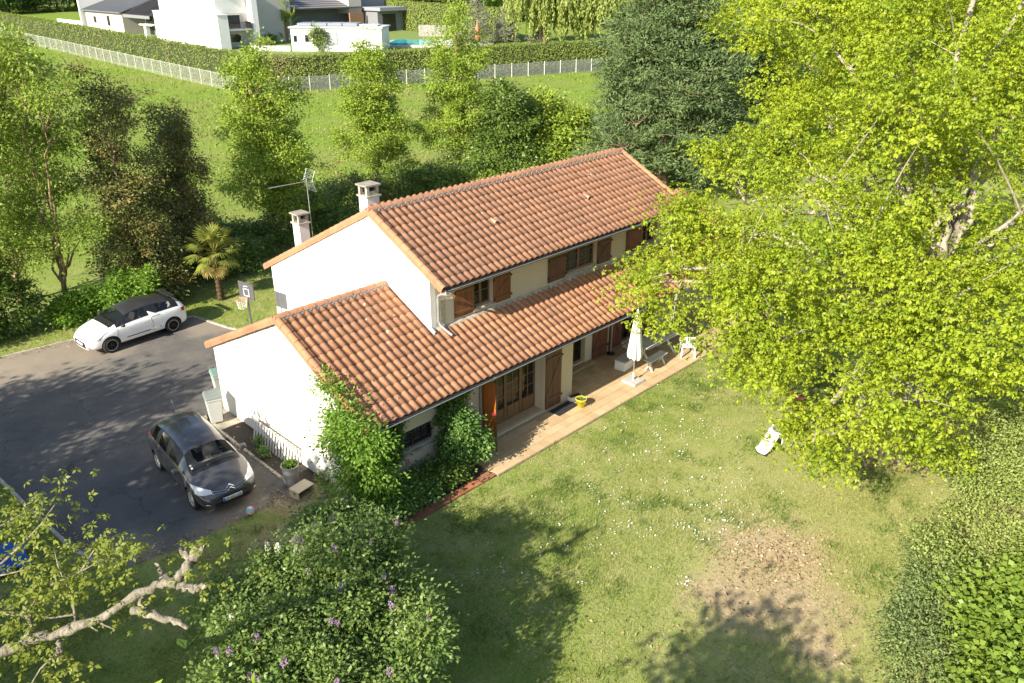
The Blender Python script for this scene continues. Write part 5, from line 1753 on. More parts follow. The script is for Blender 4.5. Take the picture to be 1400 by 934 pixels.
GD = {(2, 5): 1, (2, 6): 1, (9, 5): 1, (9, 6): 1}
for i in (4, 7): GD[(i, 4)] = 1
GD[(8, 4)] = 1
for i in (3, 5, 6): GD[(i, 4)] = 2
for i in range(3, 9): GD[(i, 5)] = GD[(i, 6)] = 3
GD[(9, 4)] = 2
GD[(10, 5)] = GD[(10, 6)] = 2
f0, r0_ = np.array([-.80, 15.19]), np.array([1.72, 15.38])
hd = unit(f0 - r0_)
left = np.array([-hd[1], hd[0]])
mid = (f0 + r0_) / 2 - left * .82
ds, patch = car('small_white_car', 'white three door hatchback with black roof and black wheels at the back of the drive', (mid[0], mid[1], -.044), math.atan2(hd[1], hd[0]), DS, GD,
                carmats(WHITE_P, BLACK_P, rim=flat('dark_rim', (0.02, 0.02, 0.021), 0.25, 0.3), clear=.5), rim='twin', wheel_r=.315)
for w_ in [o for o in ds.children if o.name.startswith('wheel')]:
    MB().lathe([(.197, .086), (.212, .092), (.217, .088)], 30, cap=False).build('rim_edge', M['alu'], w_, world=False)
for s in (-1, 1):
    patch('headlight', bpy.data.materials['lamp_lens'], lambda u, v, s=s: (2.5, s * (.48 + .32 * u), (.69 + .05 * u) + (.05 + .09 * u) * (v - .5) * 1.6), 9, 6, (-1, 0, 0), .006)
    patch('tail_light', RED_L, lambda u, v, s=s: (-1.80 + .16 * u, s * 1.5, .80 + .14 * v), 4, 4, (0, -s, 0), .008)
    patch('door_handle', CHROME, lambda u, v, s=s: (-.30 + .20 * u, s * 1.5, .80 + .03 * v), 4, 2, (0, -s, 0), .022)
    patch('side_moulding', CHROME, lambda u, v, s=s: (-.75 + .42 * u, s * 1.5, .44 + .030 * v), 6, 1, (0, -s, 0), .012)
    patch('side_moulding', bpy.data.materials['car_trim'], lambda u, v, s=s: (-.32 + .95 * u, s * 1.5, .435 + .028 * v), 8, 1, (0, -s, 0), .010)
    patch('sill', bpy.data.materials['car_trim'], lambda u, v, s=s: (-.88 + 1.76 * u, s * 1.5, .225 + .06 * v), 10, 2, (0, -s, 0), .006)
    # body colour fin behind the door
    patch('fin', WHITE_P, lambda u, v, s=s: ((-.80 + .42 * v) * (1 - u) + (-.40 + .05 * v) * u, s * 1.5, .925 + v * .23), 6, 8, (0, -s, 0), .008)
    sm = np.array([[(.98), .40], [.97, .60], [.92, .88]])
    for sm in (np.array([(.96, .36), (.97, .60), (.90, .88)]), np.array([(-.42, .34), (-.44, .60), (-.40, .93)])):
        patch('door_seam', bpy.data.materials['car_trim'], lambda u, v, s=s, sm=sm: (np.interp(u, [0, .5, 1], sm[:, 0]) + (v - .5) * .010, s * 1.5, np.interp(u, [0, .5, 1], sm[:, 1])), 10, 1, (0, -s, 0), .003)
    m = MB()
    m.hexa([(.66, s * .86, .92), (.80, s * .86, .92), (.80, s * 1.02, .94), (.68, s * 1.03, .94), (.66, s * .87, 1.05), (.78, s * .87, 1.04), (.77, s * 1.01, 1.05), (.67, s * 1.02, 1.06)])
    m.build('wing_mirror', BLACK_P, ds, world=False, bevel=.025)
patch('grille', bpy.data.materials['car_trim'], lambda u, v: (2.5, (-.40 + .80 * u) * (1 + .12 * (1 - v)), .32 + .23 * v), 12, 4, (-1, 0, 0), .006)
patch('number_plate', bpy.data.materials['plate_white'], lambda u, v: (2.5, -.24 + .48 * u, .40 + .10 * v), 8, 2, (-1, 0, 0), .018)
patch('bonnet_seam', flat('white_shadow_gap', (0.35, 0.35, 0.36), .5), lambda u, v: (1.22 - .12 * (2 * u - 1) ** 2 * 0 + .008 * v, -.66 + 1.32 * u, 2), 10, 1, (0, 0, -1), .002)
patch('wiper', bpy.data.materials['car_trim'], lambda u, v: (1.03 + .02 * v - .08 * u * (1 - u), .5 - .75 * u, 2), 8, 1, (0, 0, -1), .012)
m = MB().hexa([(-1.60, -.55, 1.385), (-1.36, -.58, 1.43), (-1.36, .58, 1.43), (-1.60, .55, 1.385), (-1.66, -.52, 1.405), (-1.36, -.56, 1.455), (-1.36, .56, 1.455), (-1.66, .52, 1.405)])
m.build('spoiler', BLACK_P, ds, world=False, bevel=.01)

# ------------------------------------------------------------------ basketball hoop
BB = np.array([2.48, 10.32, 2.89])
T = thing('basketball_hoop', 'grey basketball backboard with orange ring on a post at the end of the drive', 'basketball hoop', (BB[0] + .02, BB[1] + .06, -.044))
pb = T.location
ax = Vector((.16, -.99, 0)).normalized()      # along the board
nb_ = Vector((-.99, -.16, 0)).normalized()    # the way it faces
c0 = Vector(BB)


def bp_(a, z, n=0.0): return tuple(c0 + ax * a + Vector((0, 0, z)) + nb_ * n)


m = MB()
m.hexa([bp_(-.40, -.30, .03), bp_(.40, -.30, .03), bp_(.40, -.30, 0), bp_(-.40, -.30, 0), bp_(-.40, .30, .03), bp_(.40, .30, .03), bp_(.40, .30, 0), bp_(-.40, .30, 0)])
bd = m.build('backboard', plain('grey_board', (0.085, 0.088, 0.095), 0.6, var=0.15), T)
m = MB()
for a0, a1, z0, z1 in ((-.15, .15, -.20, -.175), (-.15, .15, .055, .08), (-.15, -.125, -.175, .055), (.125, .15, -.175, .055)):
    m.hexa([bp_(a0, z0, .036), bp_(a1, z0, .036), bp_(a1, z0, .031), bp_(a0, z0, .031), bp_(a0, z1, .036), bp_(a1, z1, .036), bp_(a1, z1, .031), bp_(a0, z1, .031)])
for a0, a1, z0, z1 in ((-.12, -.03, .14, .165), (-.02, .10, .16, .185)):
    m.hexa([bp_(a0, z0, .036), bp_(a1, z0, .036), bp_(a1, z0, .031), bp_(a0, z0, .031), bp_(a0, z1, .036), bp_(a1, z1, .036), bp_(a1, z1, .031), bp_(a0, z1, .031)])
m.build('board_marking', M['white_plastic'], bd)
rc = Vector(bp_(0, -.235, .27))
ring = [tuple(rc + ax * (.21 * math.cos(a)) + nb_ * (.21 * math.sin(a))) for a in np.linspace(0, 2 * math.pi, 25)]
m = MB().tube(ring, .010, 6, cap=False).bar(bp_(0, -.235, .035), bp_(0, -.235, .07), .08, .02)
m.build('hoop_ring', flat('orange_ring', (0.65, 0.17, 0.08), .5), T)
m = MB()
for k in range(14):
    for s in (-1, 1):
        a = 2 * math.pi * k / 14
        pts = []
        for j in range(5):
            b = a + s * j * .22
            r = .205 - .03 * j + .003 * j * j
            pts.append(tuple(rc + ax * (r * math.cos(b)) + nb_ * (r * math.sin(b)) + Vector((0, 0, -.085 * j))))
        m.tube(pts, .005, 4, cap=False)
m.build('net', M['white_cloth'], T)
MB().tube([(pb.x, pb.y, -.05), (pb.x, pb.y, 2.7)], .035, 10).build('post', plain('grey_post', (0.12, 0.125, 0.14), .5, .3), T)
MB().box(pb.x - .25, pb.x + .25, pb.y - .18, pb.y + .18, -.05, .06).build('post_base', M['black_rubber'], T, bevel=.03)

# ------------------------------------------------------------------ bins and bits by the gable wall
def wheelie(label, loc, rot, body, lid, group='wheelie bins by the gable wall'):
    T = thing('wheelie_bin', label, 'bin', loc, rot, group)
    m = MB().hexa([(-.18, -.20, .07), (.18, -.20, .07), (.18, .20, .07), (-.18, .20, .07), (-.24, -.27, .92), (.24, -.27, .92), (.24, .27, .92), (-.24, .27, .92)])
    m.box(-.255, .255, -.285, .285, .86, .93)
    m.build('bin_body', body, T, world=False, bevel=.02)
    m = MB().hexa([(-.27, -.30, .935), (.27, -.30, .935), (.27, .29, .935), (-.27, .29, .935), (-.23, -.25, 1.01), (.23, -.25, 1.01), (.23, .25, 1.04), (-.23, .25, 1.04)])
    m.build('lid', lid, T, world=False, bevel=.02)
    MB().tube([(-.20, .30, 1.0), (-.20, .36, 1.0), (.20, .36, 1.0), (.20, .30, 1.0)], .016, 7).build('handle', lid, T, world=False)
    for s in (-1, 1):
        w_ = MB().lathe([(.10, -.025), (.10, .025)], 18).build('wheel', M['black_rubber'], T, world=False)
        w_.location = (s * .22, .22, .10)
        w_.rotation_euler = (0, math.pi / 2, 0)
        MB().lathe([(.05, -.03), (.05, .03)], 12).build('hub', M['alu'], w_, world=False)
    MB().tube([(-.22, .22, .10), (.22, .22, .10)], .012, 6).build('axle', M['iron'], T, world=False)
    return T


LIDG = plain('grey_green_lid', (0.17, 0.195, 0.185), .5, var=.1)
wheelie('pale grey wheelie bin with green-grey lid at the corner of the white wall', (-.50, 7.62, -.028), -.30, plain('pale_bin', (0.50, 0.51, 0.49), .5, var=.06), LIDG)
wheelie('second green-lidded wheelie bin half hidden behind the wall corner', (.42, 9.0, -.04), -.25, plain('green_bin', (0.42, 0.44, 0.42), .5, var=.06), plain('green_lid', (0.16, 0.25, 0.21), .5, var=.1))
# low picket fence leaning on the wall
T = thing('picket_fence', 'low pale picket fence leaning against the white gable wall', 'fence', (-.12, 4.7, -.03))
for k in range(15):
    y = 3.60 + k * .158
    m = MB()
    h = .60 + random.uniform(-.03, .03)
    m.hexa([(-.22, y - .035, -.03), (-.20, y - .035, -.03), (-.20, y + .035, -.03), (-.22, y + .035, -.03), (-.07, y - .035 + .02, h), (-.05, y - .035 + .02, h), (-.05, y + .035 + .02, h), (-.07, y + .035 + .02, h)])
    m.build('picket', M['white_paint'], T)
MB().bar((-.045, 3.5, .56), (-.045, 5.9, .56), .03, .05).build('rail', plain('weathered_rail', (0.42, 0.33, 0.22), .9, var=.3), T)
# weeds in the bed
for i, (x, y, r, h, lab) in enumerate(((-.45, 4.75, .16, .24, 'green weed growing in the bed before the picket fence'), (-.30, 5.3, .10, .30, 'thin weed standing against the picket fence'), (.0, 2.2, .3, .35, 'pale weeds at the foot of the gable wall'), (-.35, 1.6, .35, .35, 'leafy weeds beside the wisteria on the gable side'))):
    shrub('weed', lab, np.array([x, y, -.05]), [(x, y, h * .5, r, r, h * .5)], 'rose', 14, 26, .10, .06, .035, seed=260 + i, inner=.3, cat='plant', zmin=-.05)
# ribbed dustbin used as a planter
T = thing('dustbin_planter', 'ribbed grey dustbin used as a plant tub beside the crate', 'planter', (-.62, 2.98, -.044))
m = MB()
n = 36
vs = []
for r, z in ((.195, 0), (.235, .56), (.25, .565), (.25, .60), (.225, .60), (.215, .50)):
    for k in range(n):
        rr = r * (1 + (.022 if (k % 2 and z < .56 and r > .19 and z != .50) else 0))
        vs.append((rr * math.cos(2 * math.pi * k / n), rr * math.sin(2 * math.pi * k / n), z))
m.add(vs, [(j * n + k, j * n + (k + 1) % n, (j + 1) * n + (k + 1) % n, (j + 1) * n + k) for j in range(5) for k in range(n)])
m.build('tub', plain('galvanised', (0.33, 0.34, 0.34), .5, .4, var=.2), T, world=False)
MB().lathe([(.0, .50), (.214, .50)], 24, cap=False).build('soil', M['soil'], T, world=False)
P, O = lobe_shell(np.random.default_rng(4), [(0, .05, .58, .14, .12, .12)], 20, .3)
V, F, tv = sprays(np.random.default_rng(5), P, O, 14, .1, .07, .045)
link('seedling', npmesh('seedling', V, F, tv), LM['wisteria'], T)
# crate and stones
T = thing('wooden_crate', 'small weathered wooden crate lying open on its side by the tub', 'crate', (-.72, 2.28, -.044), .15)
for nm, bx in (('board', (-.28, .28, -.20, .20, .26, .285)), ('board', (-.28, .28, -.20, .20, .0, .02)), ('board', (-.28, -.255, -.20, .20, .021, .259)), ('board', (.255, .28, -.20, .20, .021, .259)), ('board', (-.254, .254, .18, .20, .021, .12)), ('board', (-.254, .254, .18, .20, .135, .259))):
    MB().box(*bx).build(nm, woodmat('crate_wood', (0.44, 0.37, 0.26), .6, 0), T, world=False)
for i, (x, y, r) in enumerate(((-.08, 1.62, .13), (.02, 1.05, .16), (-.25, 1.95, .08))):
    bm = bmesh.new()
    bmesh.ops.create_icosphere(bm, subdivisions=2, radius=r)
    for v in bm.verts: v.co *= 1 + .18 * math.sin(v.co.x * 31 + i) * math.cos(v.co.y * 27 + v.co.z * 19)
    me = bpy.data.meshes.new('stone')
    bm.to_mesh(me)
    bm.free()
    o = link('stone', me, M['concrete'])
    o.location = (x, y, -.02)
    tag(o, ('pale stone at the foot of the gable wall by the weeds', 'larger pale stone beside the wisteria stem', 'small pale stone near the wooden crate')[i], 'stone', 'stones by the gable wall')
# ball
T = thing('ball', 'small pink, white and turquoise ball on the drive edge in front of the grey car', 'ball', (-2.16, 2.50, -.044))
rs = .115
for c, col in enumerate(((0.70, 0.12, 0.25), (0.75, 0.74, 0.72), (0.16, 0.52, 0.50), (0.72, 0.40, 0.46), (0.70, 0.70, 0.68), (0.20, 0.50, 0.55))):
    vs, fs = [], []
    for i in range(9):
        for j in range(5):
            th, ph = math.pi * i / 8, 2 * math.pi * (c + j / 4) / 6
            vs.append((rs * math.sin(th) * math.cos(ph), rs * math.cos(th) * .8 + rs * math.sin(th) * math.sin(ph) * .0 + rs * math.sin(th) * math.sin(ph) * .6, rs + rs * math.sin(th) * math.sin(ph) * .8 - rs * math.cos(th) * .6))
    fs = [(i * 5 + j, i * 5 + j + 1, (i + 1) * 5 + j + 1, (i + 1) * 5 + j) for i in range(8) for j in range(4)]
    MB().add(vs, fs, True).build('panel', flat('ball_colour', col, .4), T, world=False)
# blue tarpaulin at the left border
T = thing('blue_tarp', 'crumpled blue tarpaulin over a heap on the grass at the left border', 'tarpaulin', tuple(gnd(0, 775)))
rng = np.random.default_rng(9)
n = 34
xs = np.linspace(-.95, .62, n)
ys = np.linspace(-.55, .55, n)
X, Y = np.meshgrid(xs, ys)
Z = .30 * np.exp(-((X / .6) ** 4 + (Y / .4) ** 4)) + .05 * np.sin(6 * X + 3 * Y) * np.cos(5 * Y - 2 * X) + .02 * np.sin(17 * X - 9 * Y) + .09
V = np.stack([X + .06 * np.sin(7 * Y), Y + .06 * np.sin(6 * X), np.maximum(Z, .015)], -1).reshape(-1, 3)
i = np.arange(n * n).reshape(n, n)
F = np.stack([i[:-1, :-1], i[:-1, 1:], i[1:, 1:], i[1:, :-1]], -1).reshape(-1, 4)
o = link('sheet', npmesh('sheet', V, F, smooth=True), flat('blue_sheet', (0.010, 0.085, 0.36), .45), T)
o.modifiers.new('t', 'SOLIDIFY').thickness = .012

# ------------------------------------------------------------------ on the terrace
T = thing('closed_parasol', 'closed white parasol on a square pale foot on the terrace', 'parasol', (10.98, -.26, 0))
MB().hexa([(-.30, -.30, .002), (.30, -.30, .002), (.30, .30, .002), (-.30, .30, .002), (-.285, -.285, .075), (.285, -.285, .075), (.285, .285, .075), (-.285, .285, .075)]).build('foot', M['concrete'], T, world=False, bevel=.01)
MB().tube([(0, 0, .07), (0, 0, .35)], .034, 10).build('socket', M['white_plastic'], T, world=False)
MB().tube([(0, 0, .07), (0, 0, 2.62)], .020, 10).build('pole', plain('grey_pole', (0.42, 0.42, 0.43), .35, .6), T, world=False)
n, rows = 64, []
for z, r in ((2.66, .03), (2.58, .06), (2.2, .11), (1.8, .15), (1.4, .185), (1.05, .215), (.92, .20)):
    rows.append([(r * (1 + .26 * math.cos(8 * a + z) * min(1, (2.7 - z) * 2.2) + .05 * math.cos(3 * a)) * math.cos(a), r * (1 + .26 * math.cos(8 * a + z) * min(1, (2.7 - z) * 2.2)) * math.sin(a), z + (.05 * math.cos(8 * a) if z < 1.1 else 0)) for a in np.linspace(0, 2 * math.pi, n, endpoint=False)])
m = MB().add([p for r in rows for p in r], [(j * n + k, j * n + (k + 1) % n, (j + 1) * n + (k + 1) % n, (j + 1) * n + k) for j in range(len(rows) - 1) for k in range(n)], True)
m.build('canopy', M['white_cloth'], T, world=False)
MB().lathe([(.03, 2.64), (.045, 2.67), (.02, 2.73), (.0, 2.74)], 12, cap=False).build('finial', M['white_plastic'], T, world=False)
# yellow pot
T = thing('yellow_pot', 'bright yellow plant pot standing on the terrace tiles', 'plant pot', (8.33, -.10, 0))
MB().lathe([(.0, .0), (.115, .0), (.165, .26), (.185, .26), (.188, .31), (.170, .31), (.160, .27)], 26, cap=False).build('pot', plain('yellow_plastic', (0.78, 0.66, 0.03), .4, var=.08), T, world=False)
MB().lathe([(.0, .265), (.161, .265)], 22, cap=False).build('soil', M['soil'], T, world=False)
P, O = lobe_shell(np.random.default_rng(14), [(0, 0, .27, .12, .12, .06)], 24, .3)
V, F, tv = sprays(np.random.default_rng(15), P, O, 8, .07, .06, .03)
link('sprout', npmesh('sprout', V, F, tv), LM['sage'], T)
# small white trough, doormats, spare foot
T = thing('white_trough', 'small white trough against the pillar behind the yellow pot', 'trough', (8.56, .36, 0), -.2)
MB().box(-.24, .24, -.10, .10, 0.002, .15).build('trough', M['white_plastic'], T, world=False, bevel=.02)
MB().box(-.215, .215, -.075, .075, .151, .158).build('soil', M['soil'], T, world=False)
o = MB().hexa([(7.36, -.02, .004), (8.36, .02, .004), (8.34, .44, .004), (7.34, .42, .004), (7.36, -.02, .020), (8.36, .02, .020), (8.34, .44, .020), (7.34, .42, .020)]).build('doormat', plain('dark_mat', (0.020, 0.021, 0.026), .95, var=.4, scale=60, bmp=.6), None)
tag(o, 'dark doormat on the terrace below the brown plank shutter', 'doormat')
T = thing('metal_prop', 'thin grey steel post on a dark round foot before the red-brown shutters', 'post', (12.18, 1.66, 0))
MB().tube([(0, 0, .02), (0, 0, 2.35)], .028, 8).build('pole', M['pipe'], T, world=False)
MB().lathe([(.0, .002), (.16, .002), (.15, .05), (.05, .09), (.0, .09)], 18, cap=False).build('foot', M['iron'], T, world=False)
T = thing('white_box', 'pale storage box on the terrace behind the parasol', 'box', (11.62, .62, 0), .1)
MB().box(-.32, .32, -.22, .22, .002, .34).build('box_body', M['white_plastic'], T, world=False, bevel=.02)
MB().box(-.335, .335, -.235, .235, .341, .385).build('lid', M['concrete'], T, world=False, bevel=.01)


def trestle(T, x0, x1, w, h):
    m = MB()
    nb = 6
    for i in range(nb):
        y = -w / 2 + w * i / nb
        MB().box(x0, x1, y + .004, y + w / nb - .004, h - .03, h).build('slat', M['white_paint'], T, world=False)
    for x in (x0 + .25, x1 - .25):
        for s in (-1, 1):
            MB().bar((x, s * w * .48, .0), (x, -s * w * .30, h - .03), .045, .07, (1, 0, 0)).build('leg', M['white_paint'], T, world=False)
        MB().box(x - .02, x + .02, -w * .40, w * .40, h - .075, h - .032).build('crossbar', M['white_paint'], T, world=False)


T = thing('garden_table', 'long white slatted garden table with crossed legs on the terrace', 'table', (13.2, .40, 0), .0)
trestle(T, -1.0, 1.0, .78, .74)
T = thing('garden_bench', 'low white bench beside the long white table', 'bench', (12.45, -.16, 0), .05)
for i in range(3): MB().box(-.55, .55, -.16 + i * .108, -.06 + i * .108, .40, .43).build('slat', M['white_paint'], T, world=False)
for x in (-.42, .42):
    for s in (-1, 1): MB().bar((x, s * .15, 0), (x, -s * .11, .40), .04, .06, (1, 0, 0)).build('leg', M['white_paint'], T, world=False)
T = thing('folded_bench', 'white slatted bench along the far side of the long table', 'bench', (13.2, 1.10, 0), 0)
for i in range(3): MB().box(-.9, .9, -.16 + i * .108, -.06 + i * .108, .42, .45).build('slat', M['white_paint'], T, world=False)
for x in (-.7, .7):
    for s in (-1, 1): MB().bar((x, s * .15, 0), (x, -s * .11, .42), .04, .06, (1, 0, 0)).build('leg', M['white_paint'], T, world=False)
T = thing('garden_chair', 'white plastic garden chair at the terrace edge under the oak', 'chair', (14.1, -.42, 0), 2.3)
MB().hexa([(-.24, -.24, .42), (.24, -.24, .42), (.22, .24, .40), (-.22, .24, .40), (-.24, -.24, .455), (.24, -.24, .455), (.22, .24, .435), (-.22, .24, .435)]).build('seat', M['white_plastic'], T, world=False, bevel=.015)
for x in (-.22, .22):
    for y, t in ((-.22, -.27), (.22, .28)):
        MB().bar((x, y, .42), (x * 1.15, t, 0), .05, .05, (1, 0, 0)).build('leg', M['white_plastic'], T, world=False)
    MB().tube([(x * 1.1, -.22, .43), (x * 1.15, -.20, .64), (x * 1.12, .20, .66), (x, .24, .62)], .022, 7).build('armrest', M['white_plastic'], T, world=False)
for k in range(5): MB().hexa([(-.2 + k * .09, .21, .44), (-.15 + k * .09, .21, .44), (-.15 + k * .09, .235, .44), (-.2 + k * .09, .235, .44), (-.2 + k * .09, .31, .84), (-.15 + k * .09, .31, .84), (-.15 + k * .09, .335, .84), (-.2 + k * .09, .335, .84)]).build('back_slat', M['white_plastic'], T, world=False)
MB().tube([(-.22, .325, .84), (0, .345, .88), (.22, .325, .84)], .03, 8).build('back_rail', M['white_plastic'], T, world=False)

# ------------------------------------------------------------------ on the lawn under the oak
a, b = gnd(1040, 622), gnd(1072, 598)
d = unit((b - a) * [1, 1, 0])
T = thing('toddler_slide', 'faded white plastic toddler slide on the lawn at the edge of the oak', 'slide', (a[0], a[1], -.05), math.atan2(d[1], d[0]))
T.scale = (.72, .72, .66)
prof = [(.0, .10), (.25, .13), (.6, .36), (1.0, .66), (1.25, .70)]
n = 7
vs = []
for x, z in prof:
    for k in range(n):
        yy = -.25 + .5 * k / (n - 1)
        vs.append((x, yy, z + .16 * max(0, abs(yy) / .25 - .6) / .4))
m = MB().add(vs, [(j * n + k, j * n + k + 1, (j + 1) * n + k + 1, (j + 1) * n + k) for j in range(len(prof) - 1) for k in range(n - 1)], True)
o = m.build('chute', plain('faded_pink_plastic', (0.74, 0.66, 0.60), .5, var=.1), T, world=False)
o.modifiers.new('t', 'SOLIDIFY').thickness = .03
for s in (-1, 1):
    MB().hexa([(1.22, s * .24, 0), (1.62, s * .24, 0), (1.62, s * .28, 0), (1.22, s * .28, 0), (1.22, s * .22, .98), (1.36, s * .22, .98), (1.36, s * .26, .98), (1.22, s * .26, .98)]).build('side_panel', M['white_plastic'], T, world=False, bevel=.02)
for k in range(3): MB().box(1.34 + .07 * (2 - k), 1.52 + .07 * (2 - k), -.235, .235, .14 + .2 * k, .18 + .2 * k).build('step', M['white_plastic'], T, world=False)
MB().box(.02, .07, -.24, .24, .0, .10).build('foot', M['black_rubber'], T, world=False)
T = thing('red_chair', 'small faded red children chair in the shade under the oak', 'chair', tuple(sight(1090, 556, z=-.05)), .6)
RC = plain('faded_red', (0.42, 0.055, 0.035), .5, var=.15)
MB().box(-.16, .16, -.16, .16, .26, .29).build('seat', RC, T, world=False, bevel=.01)
MB().box(-.16, .16, .14, .165, .29, .56).build('backrest', RC, T, world=False, bevel=.02)
for x in (-.14, .14):
    for y in (-.14, .14): MB().bar((x, y, .26), (x * 1.15, y * 1.15, 0), .03, .03, (1, 0, 0)).build('leg', RC, T, world=False)

# ------------------------------------------------------------------ TV aerial on the rear chimney
T = thing('tv_aerial', 'grey television aerial on a tall mast beside the rear chimney', 'aerial', (4.72, 9.30, 4.2))
MB().tube([(0, 0, 0), (-.02, -.02, .3), (-.06, -.06, 2.55)], .015, 8).build('mast', M['pipe'], T, world=False)
bo = MB().tube([(-.06, -.06, 2.35), (-.06 - 1.30, -.06 + .22, 2.30)], .010, 7).build('boom', M['alu'], T, world=False)
for k in range(16):
    f = .08 + .9 * k / 15
    c = (-.06 - 1.30 * f, -.06 + .25 * f, 2.35 - .05 * f)
    MB().tube([(c[0] - .02, c[1] - .15, c[2] + .05), (c[0] + .02, c[1] + .15, c[2] - .05)], .0065, 5).build('element', M['alu'], bo, world=False)
for s in (-1, 1):
    m = MB()
    for k in range(7):
        z = .03 + .055 * k
        m.tube([(-.02 + z * .35 + .04, -.32, 2.35 + s * z), (-.02 + z * .35 + .04, .24, 2.35 + s * z)], .005, 5)
    m.tube([(.0, -.3, 2.35), (.16, -.3, 2.35 + s * .37)], .006, 5)
    m.tube([(.0, .22, 2.35), (.16, .22, 2.35 + s * .37)], .006, 5)
    m.build('reflector', M['alu'], T, world=False)
# ------------------------------------------------------------------ beyond the meadow
E1 = unit(np.array([42.0, -16.2, 0]))          # the way the right-hand fence runs
FC = np.array([34.6, 68.8])                    # the fence corner
HCORE = plain('hedge_core', (0.035, 0.050, 0.012), .95, var=.3)


def clipped_hedge(label, pts, w, h, seed, browns=(), dens=60, leaf=.17):
    """square-cut hedge along a line: a dense face of small sprays round a woody core"""
    rng = np.random.default_rng(seed)
    pts = [np.array(p, float) for p in pts]
    base = np.array([pts[0][0], pts[0][1], float(ter(*pts[0]))])
    T = thing('clipped_hedge', label, 'hedge', tuple(base), group='clipped hedges round the neighbouring garden')
    C, N, tv = [], [], []
    core = MB()
    for a, b in zip(pts[:-1], pts[1:]):
        L = np.linalg.norm(b - a)
        d = (b - a) / L
        n = np.array([d[1], -d[0]])
        m_ = int(L / 4) + 1
        for i in range(m_):
            p, q = a + d * L * i / m_, a + d * L * (i + 1) / m_
            zp, zq = float(ter(*p)), float(ter(*q))
            k = w / 2 - .16
            core.hexa([(*(p + n * k), zp - .1), (*(q + n * k), zq - .1), (*(q - n * k), zq - .1), (*(p - n * k), zp - .1), (*(p + n * k), zp + h - .18), (*(q + n * k), zq + h - .18), (*(q - n * k), zq + h - .18), (*(p - n * k), zp + h - .18)])
        for side, area in ((1, L * h), (-1, L * h), (0, L * w)):
            if side == -1: area *= .35
            c = int(area * dens)
            t = rng.random(c) * L
            if side:
                zz = rng.random(c) * h
                off = side * (w / 2 + rng.normal(size=c) * .07 + .06 * np.sin(t * .8) + .05 * np.sin(t * 2.3 + zz * 3))
                xy = a + d * t[:, None] + n * off[:, None]
                nn = np.tile([n[0] * side, n[1] * side, .25], (c, 1))
            else:
                off = (rng.random(c) - .5) * w
                xy = a + d * t[:, None] + n * off[:, None]
                zz = h + rng.normal(size=c) * .06 + .05 * np.sin(t * 1.1)
                nn = np.tile([0, 0, 1.0], (c, 1))
            C.append(np.column_stack([xy, ter(xy[:, 0], xy[:, 1]) + zz]))
            N.append(nn)
            v = rng.random(c) ** 3 * .25
            for bx, by, br in browns: v += 1.2 * np.exp(-(((xy[:, 0] - bx) ** 2 + (xy[:, 1] - by) ** 2) / br ** 2)) * (rng.random(c) < .8)
            tv.append(np.clip(v, 0, 1))
    C, N, tv = np.concatenate(C), np.concatenate(N), np.concatenate(tv)
    N = unit(N + rng.normal(size=N.shape) * .28)
    D = unit(np.cross(N, rng.normal(size=N.shape)) + [0, 0, .5])
    s = leaf * rng.uniform(.7, 1.3, len(C))
    V, F = leaf_arrays(C - D * (s * .5)[:, None], D, N, s, s * .75)
    link('foliage', npmesh('foliage', V - base, F, tv), LM['hedge'], T)
    core.build('hedge_core', HCORE, T)
    return T


HL0, HL1 = FC + [1.9, .9], np.array([FC[0] + 1.9, 176.0])
clipped_hedge('long clipped hedge on the left, sunlit, behind the pale mesh fence', [HL0, HL1], 1.9, 3.7, 300, browns=((36.2, 69.5, 2.6), (36.2, 112, .8), (36.2, 160, 1.2), (36.2, 90, .7)))
e1 = E1[:2]
HR0 = HL0 + e1 * 1.02 + [0, .1]
clipped_hedge('clipped hedge on the right with a shaded front, behind the grey mesh fence', [HR0, HR0 + e1 * 46], 1.9, 3.6, 301, browns=((HR0[0], HR0[1], 2.6),))
q = gnd(640, 58)
q0 = gnd(505, 38)
clipped_hedge('clipped hedge at the back of the swimming pool', [q0[:2] + [2, 2], q[:2] + [7, -3]], 2.0, 5.0, 302, dens=34, leaf=.24)


def mesh_fence(label, a, b, h, seed, postmat, wiremat, bay=2.5, name='mesh_fence', wire=.035, gap=.16, post=.09, fabric=None, rail=None):
    a, b = np.array(a, float), np.array(b, float)
    L = np.linalg.norm(b - a)
    d = (b - a) / L
    n = int(L / bay)
    base = np.array([a[0], a[1], float(ter(*a))])
    T = thing(name, label, 'fence', tuple(base))
    up_ = np.array([0, 0, 1.])
    for i in range(n + 1):
        p = a + d * bay * i
        z = float(ter(*p))
        lean = random.uniform(-.03, .03)
        MB().bar((p[0], p[1], z - .1), (p[0] + lean, p[1] + lean, z + h + .12), post, post).build('post', postmat, T)
        if i == n: break
        q = a + d * bay * (i + 1)
        zq = float(ter(*q))
        m = MB()
        w = wire / 2
        nd = int((bay + h) / gap)
        P3 = lambda s, t: (p[0] + (q[0] - p[0]) * s, p[1] + (q[1] - p[1]) * s, z + (zq - z) * s + t)
        for k in range(nd):                       # diagonal wires both ways
            for sg in (1, -1):
                s0, s1 = (k * gap - h) / bay, k * gap / bay
                t0, t1 = 0., h
                if s0 < 0: t0, s0 = h * (-s0) / (s1 - s0), 0.
                if s1 > 1: t1, s1 = t0 + (h - t0) * (1 - s0) / (s1 - s0), 1.
                if s1 - s0 < .01: continue
                A, B = P3(s0, t0 if sg > 0 else h - t0), P3(s1, t1 if sg > 0 else h - t1)
                u = np.array([0, 0, w])
                A, B = np.array(A), np.array(B)
                m.add([A - u, B - u, B + u, A + u], [(0, 1, 2, 3)])
        m.bar(P3(0, h), P3(1, h), .03, .03)
        m.build('wire_mesh', wiremat, T, kind='stuff')
    return T


